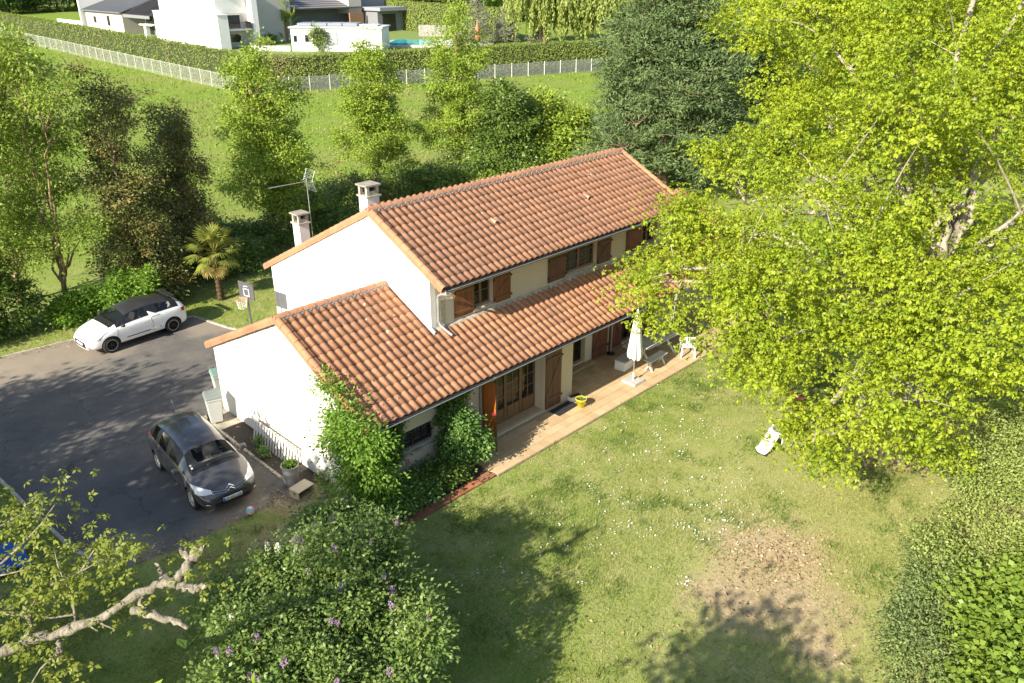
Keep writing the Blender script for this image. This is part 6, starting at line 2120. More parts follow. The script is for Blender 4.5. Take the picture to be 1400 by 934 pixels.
PALE_W = flat('pale_wire', (0.55, 0.58, 0.50), .5, .2)
mesh_fence('long pale wire mesh fence running back along the sunlit hedge', FC + [0, .3], (FC[0] - .2, 165.0), 1.65, 310, flat('pale_post', (0.58, 0.58, 0.52), .6), PALE_W, bay=2.6, wire=.024, gap=.19, post=.07)
mesh_fence('grey wire mesh fence with concrete posts along the shaded hedge', FC, FC + e1 * 46, 1.5, 311, plain('concrete_post', (0.50, 0.48, 0.42), .9, var=.2), flat('grey_wire', (0.34, 0.35, 0.36), .5, .3), bay=2.25, wire=.05, gap=.21, post=.11)

# -------- the neighbouring house
NWH = wallmat('neighbour_white', (0.80, 0.79, 0.76), amt=.1)
NGR = wallmat('neighbour_cream', (0.50, 0.47, 0.42), amt=.15)
NDG = plain('neighbour_grey', (0.20, 0.205, 0.22), .8, var=.12)
NRF = plain('zinc_sheet', (0.24, 0.25, 0.27), .4, .35, var=.15)
NRD = plain('dark_sheet', (0.075, 0.075, 0.080), .45, .3, var=.15)
NGL = flat('dark_pane', (0.02, 0.022, 0.025), .08)
WB = np.array([52.2, 108.4])
ZB = float(ter(*WB))
NH = thing('neighbour_house', 'modern white and grey house with metal roofs beyond the clipped hedge', 'house', (WB[0], WB[1], ZB))


def nb(name, mat, x0, x1, y0, y1, z0, z1, label=None, parent=None):
    return MB().box(x0, x1, y0, y1, z0, z1).build(name, mat, parent or NH, label)


z = ZB
nb('wall', NWH, 52.2, 53.9, 108.4, 131.0, z - .6, z + 5.0, 'blank white lower block')
nb('wall', NWH, 53.91, 59.5, 113.0, 131.0, z - .6, z + 5.0)
nb('parapet', NWH, 52.1, 54.0, 108.3, 131.1, z + 5.001, z + 5.12)
nb('wall', NWH, 53.2, 59.5, 110.6, 130.5, z + 5.125, z + 8.6, 'white upper storey')
nb('eave', NGR, 52.8, 60.0, 110.0, 131.0, z + 8.601, z + 8.85)
nb('reveal', NGR, 53.14, 53.19, 110.6, 130.5, z + 7.6, z + 8.55)
# end bay with balcony, facing the meadow
nb('wall', NGR, 53.91, 58.4, 110.6, 112.99, z - .6, z + 5.12)
nb('balcony_slab', NWH, 54.2, 58.0, 108.9, 110.59, z + 2.7, z + 2.9)
m = MB()
for k in range(12): m.box(54.25 + k * .33, 54.28 + k * .33, 108.92, 108.95, z + 2.9, z + 3.85)
m.box(54.2, 58.0, 108.91, 108.96, z + 3.85, z + 3.9).box(57.9, 58.0, 108.97, 110.5, z + 2.9, z + 3.95)
m.build('balcony_railing', M['iron'], NH)
for x0, x1, z0, z1 in ((54.6, 57.0, 3.0, 4.9), (54.6, 56.8, .9, 2.2)):
    f = nb('window', NWH, x0 - .08, x1 + .08, 110.52, 110.59, z + z0 - .08, z + z1 + .08)
    nb('pane', NGL, x0, x1, 110.48, 110.515, z + z0, z + z1, parent=f)
nb('pillar', NWH, 58.41, 59.4, 109.0, 112.0, z - .6, z + 8.0)
nb('wall', NGR, 59.51, 68.0, 113.5, 122, z - .4, z + 7.5)
f = nb('garage_door', plain('pale_blue_door', (0.36, 0.42, 0.50), .5, var=.05), 60.2, 62.9, 113.42, 113.49, z - .3, z + 2.6)
nb('terrace', plain('neighbour_paving', (0.22, 0.20, 0.19), .9, var=.15), 53.95, 62.5, 105.9, 110.58, z - .6, z + .04)
# cream wing with zinc roof, further back on the left
nb('wall', NGR, 51.6, 60.0, 143.0, 160.5, z - .6, z + 4.3)
for y, zz, hh in ((156.0, 2.3, 1.1), (149.5, 2.0, 1.7)):
    f = nb('window', M['iron'], 51.53, 51.59, y - .5, y + .5, z + zz, z + zz + hh)
    nb('pane', NGL, 51.49, 51.528, y - .42, y + .42, z + zz + .08, z + zz + hh - .08, parent=f)
R_ = MB().hexa([(51.0, 142.4, z + 4.3), (51.0, 161.0, z + 4.3), (61.0, 161.0, z + 7.5), (61.0, 142.4, z + 7.5), (51.0, 142.4, z + 4.44), (51.0, 161.0, z + 4.44), (61.0, 161.0, z + 7.64), (61.0, 142.4, z + 7.64)]).build('zinc_roof', NRF, NH)
for k in range(26):
    y = 142.6 + k * .72
    MB().bar((51.0, y, z + 4.48), (61.0, y, z + 7.68), .08, .10).build('seam', NRF, R_)
nb('wall', NWH, 50.9, 62.0, 161.05, 161.6, z - .6, z + 10.5, 'white fin wall at the left end of the zinc roof')
nb('wall', NGR, 58.0, 66, 143.0, 161.0, z + 7.8, z + 14.0)
# dark hipped part in the middle with a porch below
R_ = MB().add([(51.6, 131.3, z + 4.2), (51.6, 142.35, z + 4.2), (62, 142.35, z + 4.2), (62, 131.3, z + 4.2), (58.5, 134.5, z + 7.6), (58.5, 139.5, z + 7.6)], [(0, 1, 5, 4), (1, 2, 5), (2, 3, 4, 5), (3, 0, 4), (0, 3, 2, 1)]).build('dark_roof', NRD, NH)
for k in range(15):
    y = 131.9 + k * .72
    f = (y - 131.3) / 11.3
    tp = (58.5, 134.5 + (y - 134.5) * .0 if y < 134.5 else min(y, 139.5))
    e = 1.0
    yt = min(max(y, 134.5), 139.5)
    MB().bar((51.6, y, z + 4.26), (58.4, yt, z + 7.62), .09, .10).build('seam', NRD, R_)
nb('fascia', NDG, 51.5, 51.59, 131.3, 142.35, z + 3.7, z + 4.2)
nb('wall', NDG, 55.5, 61.8, 131.2, 142.9, z - .6, z + 4.19)
for y0, y1, z0, z1 in ((139.8, 142.0, 3.0, 3.9), (136, 139, 3.0, 3.9), (139.5, 141.5, .3, 2.3), (135.8, 137.5, .3, 2.3)):
    nb('pane', NGL, 55.42, 55.49, y0, y1, z + z0, z + z1)
nb('canopy', NWH, 51.7, 55.4, 131.4, 136.5, z + 2.6, z + 2.8)
nb('column', NWH, 52.0, 52.7, 134.6, 135.4, z - .6, z + 2.59)
nb('garden_wall', NWH, 51.9, 52.15, 161.7, 178, z - .6, z + 2.2)
# the grey roofs right of the white block
nb('wall', NDG, 71.05, 86, 122.0, 132, z - .3, z + 5.0)
R_ = MB().hexa([(70.5, 117.4, z + 5.0), (85.5, 117.4, z + 5.0), (87, 130, z + 8.4), (71, 130, z + 8.4), (70.5, 117.4, z + 5.14), (85.5, 117.4, z + 5.14), (87, 130, z + 8.54), (71, 130, z + 8.54)]).build('slate_roof', plain('slate_sheet', (0.16, 0.155, 0.16), .6, var=.15), NH)
for k in range(12): MB().bar((70.5 + k * .15, 117.4 + k * 1.1, z + 5.17 + k * .297), (85.5 + k * .13, 117.4 + k * 1.1, z + 5.17 + k * .297), .10, .08).build('batten', NRD, R_)
nb('wall', NGR, 83.0, 85.8, 118.0, 126, z + 4.0, z + 9.6)
nb('wall', NDG, 86.05, 92, 119.0, 130, z - .3, z + 10)
nb('flat_roof', plain('roof_felt', (0.26, 0.27, 0.29), .7, var=.15), 86, 101, 112.6, 122, z + 4.5, z + 5.1)
nb('wall', NDG, 86.4, 100.5, 114.0, 121.9, z - .3, z + 4.49)
for x0, x1 in ((87.5, 90.5), (94.5, 96.0), (96.5, 100)):
    f = nb('window', M['iron'], x0, x1, 113.92, 113.99, z + .2, z + 3.9)
    nb('pane', NGL, x0 + .1, x1 - .1, 113.88, 113.918, z + .3, z + 3.8, parent=f)
nb('wall', plain('cedar_panel', (0.30, 0.16, 0.08), .7, var=.2), 82.4, 85.4, 117.0, 117.35, z - .3, z + 4.2)

# -------- pool house, pool, deck
A, B = gnd(400, 70), gnd(523, 71)
d = unit((B - A) * [1, 1, 0])
n = np.array([-d[1], d[0], 0])
zp = float(ter(A[0], A[1]))
PH = thing('pool_house', 'long white flat-roofed pool house with solar panels on its roof', 'pool house', (A[0], A[1], zp))
Lw = np.linalg.norm(B - A)


def pb_(name, mat, a0, a1, b0, b1, z0, z1, parent=None):
    P_ = lambda a, b, zz: tuple(A * [1, 1, 0] + d * a + n * b + np.array([0, 0, zp + zz]))
    return MB().hexa([P_(a0, b0, z0), P_(a1, b0, z0), P_(a1, b1, z0), P_(a0, b1, z0), P_(a0, b0, z1), P_(a1, b0, z1), P_(a1, b1, z1), P_(a0, b1, z1)]).build(name, mat, parent or PH)


pb_('wall', NWH, 0, Lw, 0, 5.5, -.8, 3.3)
pb_('roof_slab', plain('pool_roof', (0.52, 0.53, 0.54), .7, var=.1), -.25, Lw + .25, -.25, 5.75, 3.301, 3.50)
for k in range(4): pb_('solar_panel', plain('panel_glass', (0.22, 0.245, 0.28), .35, var=.08), .8 + k * 2.35, 3.0 + k * 2.35, 1.0, 4.2, 3.56, 3.95)
for k in range(4): pb_('skylight', M['white_plastic'], 10.4 + k * .75, 10.85 + k * .75, 1.2, 3.6, 3.505, 3.75)
for a0, a1, z0, z1 in ((.35, .95, 1.3, 2.3), (2.1, 2.8, 1.3, 2.4), (5.1, 7.2, .9, 2.8)):
    f = pb_('window', plain('grey_shutter', (0.30, 0.31, 0.33), .6, var=.06), a0, a1, -.06, -.005, z0, z1)
    pb_('pane', NGL if a1 < 3 else bpy.data.materials['grey_shutter'], a0 + .08, a1 - .08, -.10, -.065, z0 + .08, z1 - .08, f)
pb_('low_wall', NWH, -6.5, -.3, -.2, .1, -.6, .75)
pw = gnd(527, 64)
PD = lambda a, b, zz: tuple(pw * [1, 1, 0] + d * a + n * b + np.array([0, 0, float(ter(pw[0], pw[1])) + zz]))


def slab(name, mat, a0, a1, b0, b1, z0, z1, kind='structure'):
    o = MB().hexa([PD(a0, b0, z0), PD(a1, b0, z0), PD(a1, b1, z0), PD(a0, b1, z0), PD(a0, b0, z1), PD(a1, b0, z1), PD(a1, b1, z1), PD(a0, b1, z1)]).build(name, mat)
    if kind: o['kind'] = kind
    return o


slab('pool_deck', plain('deck_stone', (0.44, 0.40, 0.36), .8, var=.15), -1, 17, -1.2, 19, -1.4, .30)
wm, wt, wb = nt('pool_water')
wb.inputs["Base Color"].default_value = (0.02, 0.50, 0.60, 1)
wb.inputs["Roughness"].default_value = .12
bump(wt, wb, noise(wt, 3.0, 3, .6, pos(wt)), .15, .03)
slab('pool_water', wm, -.3, 6.8, -.3, 13.5, .1, .318)
slab('pool_steps', plain('pale_deck', (0.66, 0.65, 0.62), .8, var=.1), 7.0, 13.2, 1.4, 11, .1, .322)
o = slab('stone_wall', plain('dry_stone', (0.33, 0.31, 0.27), .95, var=.5, scale=3, bmp=.5), 2.6, 15.4, 16.2, 17.2, -.8, 2.3, None)
tag(o, 'low grey stone wall behind the swimming pool', 'wall')
b = PD(14.6, 2.0, .3)
T = thing('orange_parasol', 'closed orange parasol at the end of the swimming pool', 'parasol', b)
MB().lathe([(.05, 0), (.05, 3.6), (.0, 3.62)], 8, cap=False).build('pole', M['white_plastic'], T, world=False)
MB().lathe([(.34, .7), (.42, .9), (.36, 1.8), (.22, 2.7), (.08, 3.5), (.0, 3.6)], 12, cap=False).build('canopy', plain('orange_canvas', (0.52, 0.20, 0.10), .9), T, world=False)

# -------- planting in the neighbouring garden
palm('tall fan palm with twin trunk before the neighbouring house', gnd(372, 52), 7.2, 24, 2.1, (PALM, PALM_D), 8, 'palms in the neighbouring garden', 31)
palm('second fan palm partly behind the twin palm', gnd(384, 51) + [1.5, 1.5, 0], 5.6, 20, 1.9, (PALM, PALM_D), 6, 'palms in the neighbouring garden', 32)
for i, (px, py, hh, lab) in enumerate(((393, 56, 8.0, 'tall banana plant at the left end of the pool house'), (449, 36, 7.0, 'yellow-green banana plant behind the pool house roof'))):
    b = gnd(px, py)
    T = thing('banana_plant', lab, 'plant', tuple(b), group='banana plants in the neighbouring garden')
    rng = np.random.default_rng(330 + i)
    st = [(np.array([[0, 0, 0], [dx * .4, dy * .4, hh * .35], [dx, dy, hh * .6]]), np.array([.22, .18, .12])) for dx, dy in ((.1, .1), (.7, -.5), (-.6, .4))]
    v, f = tubes_np(st, 7)
    link('stem', npmesh('stem', v, f, smooth=True), BARK['orange'], T)
    N_ = 46
    C = np.array([.1, 0, hh * .42]) + rng.normal(size=(N_, 3)) * [.55, .55, hh * .16]
    D = unit(rng.normal(size=(N_, 3)) * [.45, .45, .2] + [0, 0, .8])
    V, F = leaf_arrays(C, D, rng.normal(size=(N_, 3)), rng.uniform(1.3, 2.4, N_), rng.uniform(.32, .55, N_), .2)
    link('leaf_crown', npmesh('leaf_crown', V, F, rng.random(N_)), LM['fig'], T)
for i, (px, py, w, h, mt, lab) in enumerate(((436, 71, 22, 3.6, 'sage', 'small grey-green tree on the lawn before the pool house'), (365, 58, 25, 1.2, 'wood', 'low planting at the foot of the palms'), (410, 60, 16, 1.6, 'wood', 'shrubs beside the banana plant'), (362, 66, 18, 1.4, 'privet', 'small round shrub on the neighbouring lawn'))):
    b = gnd(px, py)
    r = w * .5 * .111
    L = [(b[0], b[1], b[2] + h * .6, r, r, h * .42), (b[0] + r * .4, b[1], b[2] + h * .45, r * .7, r * .7, h * .35)]
    shrub('garden_shrub', lab, b, L, mt, 70, 30, .5, .26, .16, seed=340 + i, group='shrubs in the neighbouring garden', inner=.3)
me = bpy.data.meshes.new('garden_lawn')
LP = [HL0 + [1.2, 1.2], HR0 + e1 * 46 + [0.6, 1.4], (104, 98), (100, 128), (62, 175), (HL1[0] + 1.2, 176)]
gx = []
bm = bmesh.new()
N1, N2 = 26, 40
for i in range(N1 + 1):
    for j in range(N2 + 1):
        u, v_ = i / N1, j / N2
        p = (1 - u) * np.array(LP[0]) * (1 - v_) + (1 - u) * v_ * np.array(LP[5]) + u * (1 - v_) * np.array(LP[1]) + u * v_ * np.array((104., 170.))
        gx.append((p[0], p[1], float(ter(*p)) + .02))
me.from_pydata(gx, [], [(i * (N2 + 1) + j, (i + 1) * (N2 + 1) + j, (i + 1) * (N2 + 1) + j + 1, i * (N2 + 1) + j + 1) for i in range(N1) for j in range(N2)])
o = link('garden_lawn', me, plain('mown_lawn', (0.155, 0.215, 0.045), .95, var=.22, scale=1.2), kind='structure')

# -------- trees behind: willow, grey spruces, the wood
def blob_tree(name, label, b, h, r, mt, seed, group=None, bark='brown', nc=210, per=34, leaf=.5, squash=1.0, style='spray', **kw):
    rng = np.random.default_rng(seed)
    L = [(b[0], b[1], b[2] + h * .38, r * .9, r * .9, h * .34)]
    for k in range(9):
        a = k * 2.4 + seed
        f = rng.uniform(.3, .92)
        rr = r * (1 - .55 * f)
        L.append((b[0] + rr * .6 * math.cos(a), b[1] + rr * .6 * math.sin(a), b[2] + h * f, rr * .6, rr * .6, h * .13))
    return tree(name, label, b, L, mt, bark, nc, per, r * .30, leaf, leaf * .6, r0=.03 * h, seed=seed, group=group, inner=.5, max_twigs=12, ntips=5, **kw)


for i, (px, py, h, r, lab) in enumerate(((745, 62, 13.5, 6.2, 'broad pale weeping willow behind the shaded hedge'), (800, 62, 12.0, 4.6, 'second weeping willow right of the broad one'))):
    b = gnd(px, py)
    rng = np.random.default_rng(350 + i)
    T = thing('willow_tree', lab, 'tree', tuple(b), group='weeping willows behind the hedge')
    L = [(0, 0, h * .72, r * .8, r * .8, h * .24), (r * .5, 0, h * .60, r * .55, r * .55, h * .2), (-r * .5, .4, h * .62, r * .55, r * .55, h * .2), (0, -r * .5, h * .60, r * .5, r * .5, h * .2)]
    P, O = lobe_shell(rng, L, 620, .7)
    idx = np.repeat(np.arange(len(P)), 34)
    tt = np.tile(np.linspace(0, 1, 34), len(P))
    ln = rng.uniform(.08, .42, len(P))[idx] * h
    C = P[idx] + np.stack([O[idx, 0] * tt * 1.0, O[idx, 1] * tt * 1.0, -tt * ln], 1) + rng.normal(size=(len(idx), 3)) * .10
    ok = C[:, 2] > .3
    C, tt = C[ok], tt[ok]
    D = unit(rng.normal(size=C.shape) * .35 + [0, 0, -1.])
    V, F = leaf_arrays(C, D, rng.normal(size=C.shape), np.full(len(C), .55), np.full(len(C), .20))
    link('crown', npmesh('crown', V, F, rng.random(len(P))[idx][ok]), LM['willow'], T)
    tr, li = skeleton(rng, np.zeros(3), np.array([0, 0, h * .45]), [np.array(l[:3]) for l in L], .4, P[:40], .03)
    v, f = tubes_np(tr + [q for l in li for q in l], 6)
    link('trunk', npmesh('trunk', v, f, smooth=True), BARK['brown'], T)
for i, (px, py, h, r, lab) in enumerate(((655, 60, 9.5, 3.0, 'bare-looking grey spruce at the end of the pool hedge'), (692, 58, 8.0, 2.2, 'smaller grey spruce between the first spruce and the willow'), (737, 60, 5.0, 1.5, 'short grey spruce in front of the willow'))):
    b = gnd(px, py)
    L = [(b[0] + .3 * math.cos(k * 2.4), b[1] + .3 * math.sin(k * 2.4), b[2] + h * (.1 + .095 * k), r * (1.05 - .1 * k), r * (1.05 - .1 * k), h * .07) for k in range(10)]
    tree('grey_spruce', lab, b, L, 'greyspruce', 'brown', 230, 24, .5, .34, .10, r0=.15, seed=360 + i, group='grey spruces behind the hedge', inner=.2, max_twigs=120, under=.9, droop=.35)
WD = [(520, 28, 10, 5, 'wood', 175), (560, 30, 9, 5, 'maple', 170), (600, 34, 11, 6, 'wood', 168), (640, 40, 12, 6, 'wood', 165), (575, 36, 8, 4, 'holm', 160), (680, 30, 12, 6, 'maple', 172), (720, 22, 14, 7, 'wood', 180), (540, 12, 12, 6, 'wood', 195), (600, 10, 13, 6, 'maple', 200),
      (660, 8, 14, 7, 'wood', 200), (780, 18, 15, 7, 'willow', 190), (840, 40, 13, 6, 'wood', 165), (860, 60, 8, 4, 'privet', 140), (850, 20, 15, 7, 'willow', 185), (500, 14, 11, 5, 'maple', 185), (470, 6, 12, 6, 'wood', 200), (615, 22, 9, 4, 'holm', 185),
      (20, 22, 9, 4.5, 'dark', 190), (55, 16, 10, 5, 'dark', 195), (85, 14, 9, 4.5, 'cypress', 196), (-20, 30, 10, 5, 'dark', 185), (110, 6, 10, 5, 'wood', 210), (5, 8, 12, 6, 'holm', 215)]
NMW = {'wood': 'leafy', 'maple': 'fresh green', 'holm': 'brownish', 'willow': 'pale yellow-green', 'privet': 'pale', 'dark': 'dark', 'cypress': 'blue-green'}
PLW = ['just right of the flat dark roof', 'first from the left in front row', 'in the middle of the back hedge', 'over the right end of the back hedge', 'low down behind the back hedge', 'behind the grey spruces', 'left of and behind the willow', 'in the back row near the grey wall', 'in the back row over the pool', 'in the back row above the grey spruces',
       'directly behind the broad willow', 'between willow and cypress', 'low beside the tall cypress', 'high up between willow and cypress', 'behind the flat dark roof', 'farthest behind the grey slab wall', 'small, over the stone wall', 'nearest above the left end of the long hedge', 'second above the left hedge end', 'beside the white fin wall', 'cut by the left border above the hedge', 'behind the white fin wall', 'topmost at the left border']
for i, (px, py, h, r, mt, dd) in enumerate(WD):
    q = sight(px, py + 26, d=dd)
    b = np.array([q[0], q[1], float(ter(q[0], q[1]))])
    blob_tree('woodland_tree', '%s tree of the wood, %s' % (NMW[mt], PLW[i]), b, h, r, mt, 400 + i, 'trees of the wood beyond the gardens', leaf=.62, nc=170)
# the rest of the wood and hills, one mass
rng = np.random.default_rng(500)
C = []
for k in range(520):
    dd = rng.uniform(205, 420)
    off = rng.uniform(-.75, .75) * dd
    x = CAM[0] + dd * math.sin(YAW) + off * math.cos(YAW)
    y = CAM[1] + dd * math.cos(YAW) - off * math.sin(YAW)
    h = rng.uniform(8, 15)
    n = 150
    u = unit(rng.normal(size=(n, 3)))
    u[:, 2] = np.abs(u[:, 2])
    C.append(np.array([x, y, float(ter(x, y)) + h * .2]) + u * [h * .42, h * .42, h * .75] * (1 + .15 * rng.normal(size=(n, 1))))
C = np.concatenate(C)
N = unit(rng.normal(size=C.shape) + [0, 0, .6])
V, F = leaf_arrays(C, rng.normal(size=C.shape), N, rng.uniform(1.6, 3.0, len(C)), rng.uniform(1.2, 2.2, len(C)))
link('far_wood', npmesh('far_wood', V, F, np.repeat(rng.random(520), 150)), LM['wood'], kind='stuff')
# ------------------------------------------------------------------ grass, daisies, dead leaves
def blades(rng, xy, h, w, lean=.5, z=None):
    n = len(xy)
    z = ter(xy[:, 0], xy[:, 1]) if z is None else np.full(n, z)
    b = np.column_stack([xy, z])
    a = rng.random(n) * 2 * math.pi
    s = np.column_stack([np.cos(a), np.sin(a), np.zeros(n)]) * (np.asarray(w) * .5)[:, None]
    l = rng.normal(size=(n, 2)) * lean * np.asarray(h)[:, None]
    t = b + np.column_stack([l, h])
    V = np.stack([b - s, b + s, t], 1).reshape(-1, 3)
    return V, np.arange(3 * n).reshape(n, 3)


def patchy(xy, sc, ph):
    """smooth random patches, 0 to 1 (lattice noise, three octaves)"""
    out, amp, tot = 0, 1., 0
    for o in range(3):
        th = .6 + ph + 1.1 * o
        p = np.stack([xy[:, 0] * math.cos(th) - xy[:, 1] * math.sin(th), xy[:, 0] * math.sin(th) + xy[:, 1] * math.cos(th)], -1) * sc * .5 * 2.1 ** o + 37.7 * ph
        i0 = np.floor(p).astype(np.int64)
        f = p - i0
        f = f * f * (3 - 2 * f)

        def hsh(a, b): return ((a * 73856093 ^ b * 19349663 ^ (o + 3) * 83492791) * 2654435761 % 4294967296) / 4294967296.
        v = (hsh(i0[:, 0], i0[:, 1]) * (1 - f[:, 0]) + hsh(i0[:, 0] + 1, i0[:, 1]) * f[:, 0]) * (1 - f[:, 1]) + (hsh(i0[:, 0], i0[:, 1] + 1) * (1 - f[:, 0]) + hsh(i0[:, 0] + 1, i0[:, 1] + 1) * f[:, 0]) * f[:, 1]
        out = out + amp * v
        tot += amp
        amp *= .55
    return np.clip((out / tot - .5) * 1.7 + .5, 0, 1)


def in_poly(xy, poly):
    x, y = xy[:, 0], xy[:, 1]
    ins = np.zeros(len(xy), bool)
    for (x0, y0), (x1, y1) in zip(poly, poly[1:] + poly[:1]):
        ins ^= ((y0 > y) != (y1 > y)) & (x < (x1 - x0) * (y - y0) / (y1 - y0 + 1e-12) + x0)
    return ins


rng = np.random.default_rng(600)
SOILS = [(gnd(*p)[:2], r) for p, r in (((1055, 752), 1.35), ((1000, 818), .95), ((1088, 820), 1.15), ((1120, 885), .6), ((1210, 610), 1.3), ((1260, 560), 2.4), ((410, 675), .95))]
LG = leafmat('lawn_blade', [(0.165, 0.225, 0.036), (0.24, 0.30, 0.064), (0.31, 0.35, 0.096), (0.41, 0.395, 0.16)], .3, .6, (0.50, 0.44, 0.20))
_t = LG.node_tree
_c = [n for n in _t.nodes if n.type == 'MIX' and n.blend_type == 'MIX'][0].outputs[2]
_d = mixc(_t, node(_t, 'ShaderNodeAttribute', attribute_name='lush').outputs['Fac'], _c, (0.115, 0.20, 0.030))
for l_ in list(_c.links):
    if l_.to_node != _d.node: _t.links.new(_d, l_.to_socket)
xy = np.column_stack([rng.uniform(-8.5, 19, 420000), rng.uniform(-15, 3.2, 420000)])
keep = ~((xy[:, 1] > -.98) & (xy[:, 0] > -.05)) & ~in_poly(xy, DRIVE) & ~((xy[:, 1] > 2.4))
dep = (xy[:, 0] - CAM[0]) * math.sin(YAW) + (xy[:, 1] - CAM[1]) * math.cos(YAW)
lat = (xy[:, 0] - CAM[0]) * math.cos(YAW) - (xy[:, 1] - CAM[1]) * math.sin(YAW)
keep &= (np.abs(lat) < dep * .72 + 5) & (dep > 8)
pr = np.clip(patchy(xy, .9, .4) * 1.1 + .25 * patchy(xy, 3.1, 2.2), 0, 1)
for c, r in SOILS: pr *= np.clip(np.hypot(xy[:, 0] - c[0], xy[:, 1] - c[1]) / r * 1.1 - .25, .06, 1)
keep &= rng.random(len(xy)) < pr
xy = xy[keep]
hh = rng.uniform(.025, .075, len(xy)) * (.6 + patchy(xy, 2.3, 1.1))
lush = np.clip((patchy(xy, 1.9, 3.3) * .6 + patchy(xy, 5.3, .7) * .5 - .60) * 4, 0, 1)      # coarse darker tufts
dryp = np.clip((patchy(xy, .6, 5.1) * .7 + patchy(xy, 2.1, 1.9) * .4 - .56) * 3.0 + np.clip((xy[:, 0] - 4) * .06, -.3, .4), 0, 1)
hh *= 1 + .5 * lush
V, F = blades(rng, xy, hh, rng.uniform(.010, .020, len(xy)) * (1 + .4 * lush), .8)
lm = link('lawn_grass', npmesh('lawn_grass', V, F), LG, kind='stuff').data
for an, av in (('lush', lush * rng.uniform(.6, 1, len(xy))), ('tint', dryp * rng.uniform(.5, 1, len(xy)) * (1 - lush))):
    at_ = lm.attributes.get(an) or lm.attributes.new(an, 'FLOAT', 'FACE')
    at_.data.foreach_set('value', av.astype(np.float32))
# grass round the drive and behind the house
xy = np.column_stack([rng.uniform(-14, 8.5, 60000), rng.uniform(8.5, 22, 60000)])
keep = ~in_poly(xy, DRIVE) & ((xy[:, 1] > 13) | (xy[:, 0] > 3.9)) & ~((xy[:, 0] > 3.5) & (xy[:, 1] < 11.3))
xy = xy[keep]
xy2 = np.column_stack([rng.uniform(-12, -5.3, 26000), rng.uniform(1.0, 9.0, 26000)])
xy = np.concatenate([xy, xy2[~in_poly(xy2, DRIVE)]])
V, F = blades(rng, xy, rng.uniform(.03, .11, len(xy)), rng.uniform(.014, .028, len(xy)), .7)
link('rough_grass', npmesh('rough_grass', V, F), LG, kind='stuff')
# tall meadow grass in tufts
MG = leafmat('meadow_blade', [(0.145, 0.235, 0.030), (0.20, 0.295, 0.044), (0.25, 0.325, 0.062), (0.33, 0.335, 0.115)], .35, .6)
dd = 32 + 150 * rng.random(150000) ** 1.5
lt = rng.uniform(-.70, .62, len(dd)) * dd
xy = np.column_stack([CAM[0] + dd * math.sin(YAW) + lt * math.cos(YAW), CAM[1] + dd * math.cos(YAW) - lt * math.sin(YAW)])
side = (xy - FC) @ np.array([-e1[1], e1[0]])
keep = (xy[:, 0] * .3 + xy[:, 1] > 27) & ~((xy[:, 0] > FC[0] - .3) & (side > -.4)) & (rng.random(len(xy)) < .25 + .75 * patchy(xy, .21, .9))
xy, dd = xy[keep], dd[keep]
V, F = blades(rng, xy, rng.uniform(.08, .28, len(xy)) * (.6 + .8 * patchy(xy, .35, 2.0)), .030 + .0011 * dd * rng.uniform(.6, 1.3, len(xy)), .45)
link('meadow_grass', npmesh('meadow_grass', V, F), MG, kind='stuff')
# daisies in drifts on the lawn
WD_ = flat('daisy_petal', (0.78, 0.78, 0.74), .7)
cs = []
for px, py, sx, sy, k in ((890, 570, 45, 30, 260), (930, 600, 60, 35, 210), (870, 660, 70, 30, 150), (960, 650, 60, 35, 190), (860, 720, 50, 30, 100), (990, 720, 60, 25, 130), (810, 690, 60, 40, 80), (960, 745, 60, 25, 120), (800, 640, 60, 40, 60), (1040, 690, 40, 30, 70), (700, 760, 60, 40, 40), (940, 530, 40, 20, 60), (760, 720, 40, 20, 40), (420, 735, 30, 10, 14), (670, 790, 40, 30, 40)):
    n = 5 if k > 60 else 3
    for _ in range(int(k * .6) // 4):
        c = (px + rng.normal() * sx, py + rng.normal() * sy)
        for _ in range(4):
            q = gnd(c[0] + rng.normal() * 5, c[1] + rng.normal() * 3.5)
            if q[1] < -1.0 and q[0] > -3: cs.append(q)
cs = np.array(cs)
n = 6
ang = np.arange(n) * 2 * math.pi / n
r = rng.uniform(.009, .020, len(cs))
tl = rng.normal(size=(len(cs), 2)) * .35
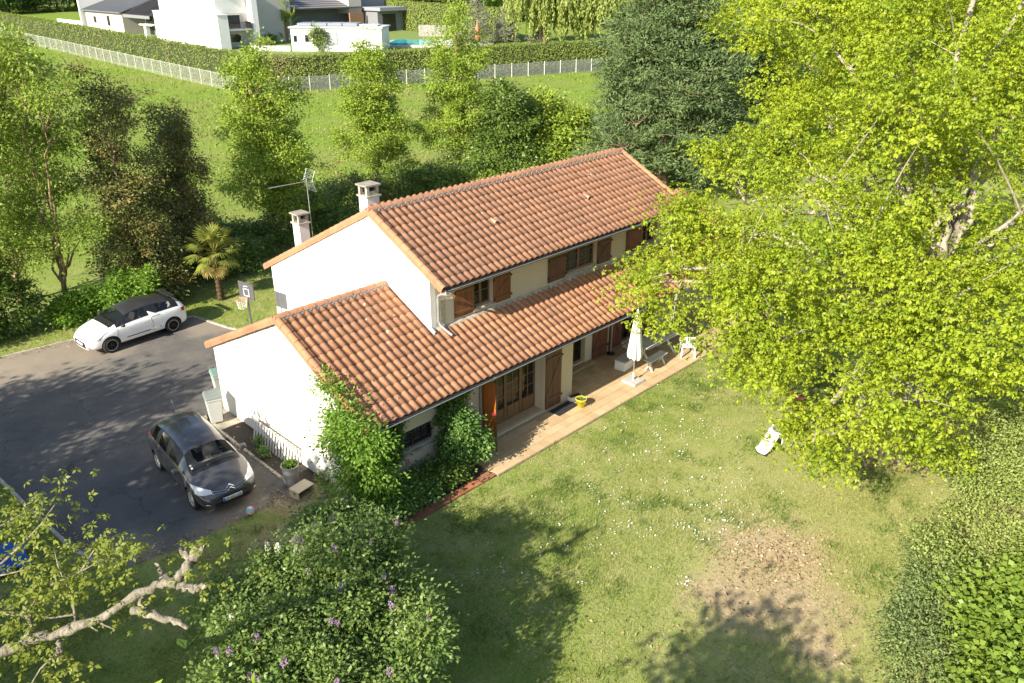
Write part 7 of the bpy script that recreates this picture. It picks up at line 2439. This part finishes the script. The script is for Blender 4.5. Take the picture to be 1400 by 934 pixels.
ring = np.stack([np.cos(ang), np.sin(ang)], -1)[None] * r[:, None, None]
zz = cs[:, 2:3] + .05 + rng.uniform(-.01, .02, (len(cs), 1)) + (ring * tl[:, None, :]).sum(-1)
V = np.concatenate([cs[:, None, :2] + ring, zz[..., None]], -1)
link('daisies', npmesh('daisies', V.reshape(-1, 3), np.arange(n * len(cs)).reshape(-1, n)), WD_, kind='stuff')
# dry leaves and clods on the bare soil, and under the oak
DL = leafmat('dead_leaf', [(0.26, 0.17, 0.09), (0.40, 0.29, 0.17), (0.52, 0.41, 0.26), (0.19, 0.125, 0.07)], .15, .8)
pts = []
for px, py, sx, sy, k in ((1065, 765, 42, 22, 850), (1010, 815, 35, 25, 200), (1150, 770, 60, 50, 200), (1235, 640, 40, 25, 300), (1160, 880, 60, 30, 160), (930, 870, 60, 30, 120), (400, 680, 18, 8, 130), (780, 830, 90, 50, 160), (250, 760, 80, 8, 200)):
    for _ in range(k):
        q = gnd(px + rng.normal() * sx, py + rng.normal() * sy)
        pts.append(q)
for (xa, ya), (xb, yb), k, w in (((-5.2, 2.8), (-1.2, 2.55), 170, .16), ((-9, 18.3), (-1.2, 17.2), 160, .22), ((-1.2, 17.2), (2.8, 16.2), 90, .18), ((-6.15, 7.0), (-5.5, 3.2), 90, .14), ((-.72, 2.8), (-.72, 7.0), 90, .10), ((.0, 8.6), (.05, 7.1), 40, .15)):
    f = rng.random(k)
    for q in np.column_stack([xa + (xb - xa) * f, ya + (yb - ya) * f]) + np.abs(rng.normal(size=(k, 1))) * w * rng.normal(size=(k, 2)): pts.append(np.array([q[0], q[1], -.040]))
pts = np.array(pts)
D = unit(rng.normal(size=pts.shape) * [1, 1, .3])
N = unit(rng.normal(size=pts.shape) * .5 + [0, 0, 1])
s = rng.uniform(.04, .11, len(pts))
V, F = leaf_arrays(pts + [0, 0, .012], D, N, s, s * .6, .25)
V[:, 2] = np.maximum(V[:, 2], -.044)
link('dead_leaves', npmesh('dead_leaves', V, F), DL, kind='stuff')
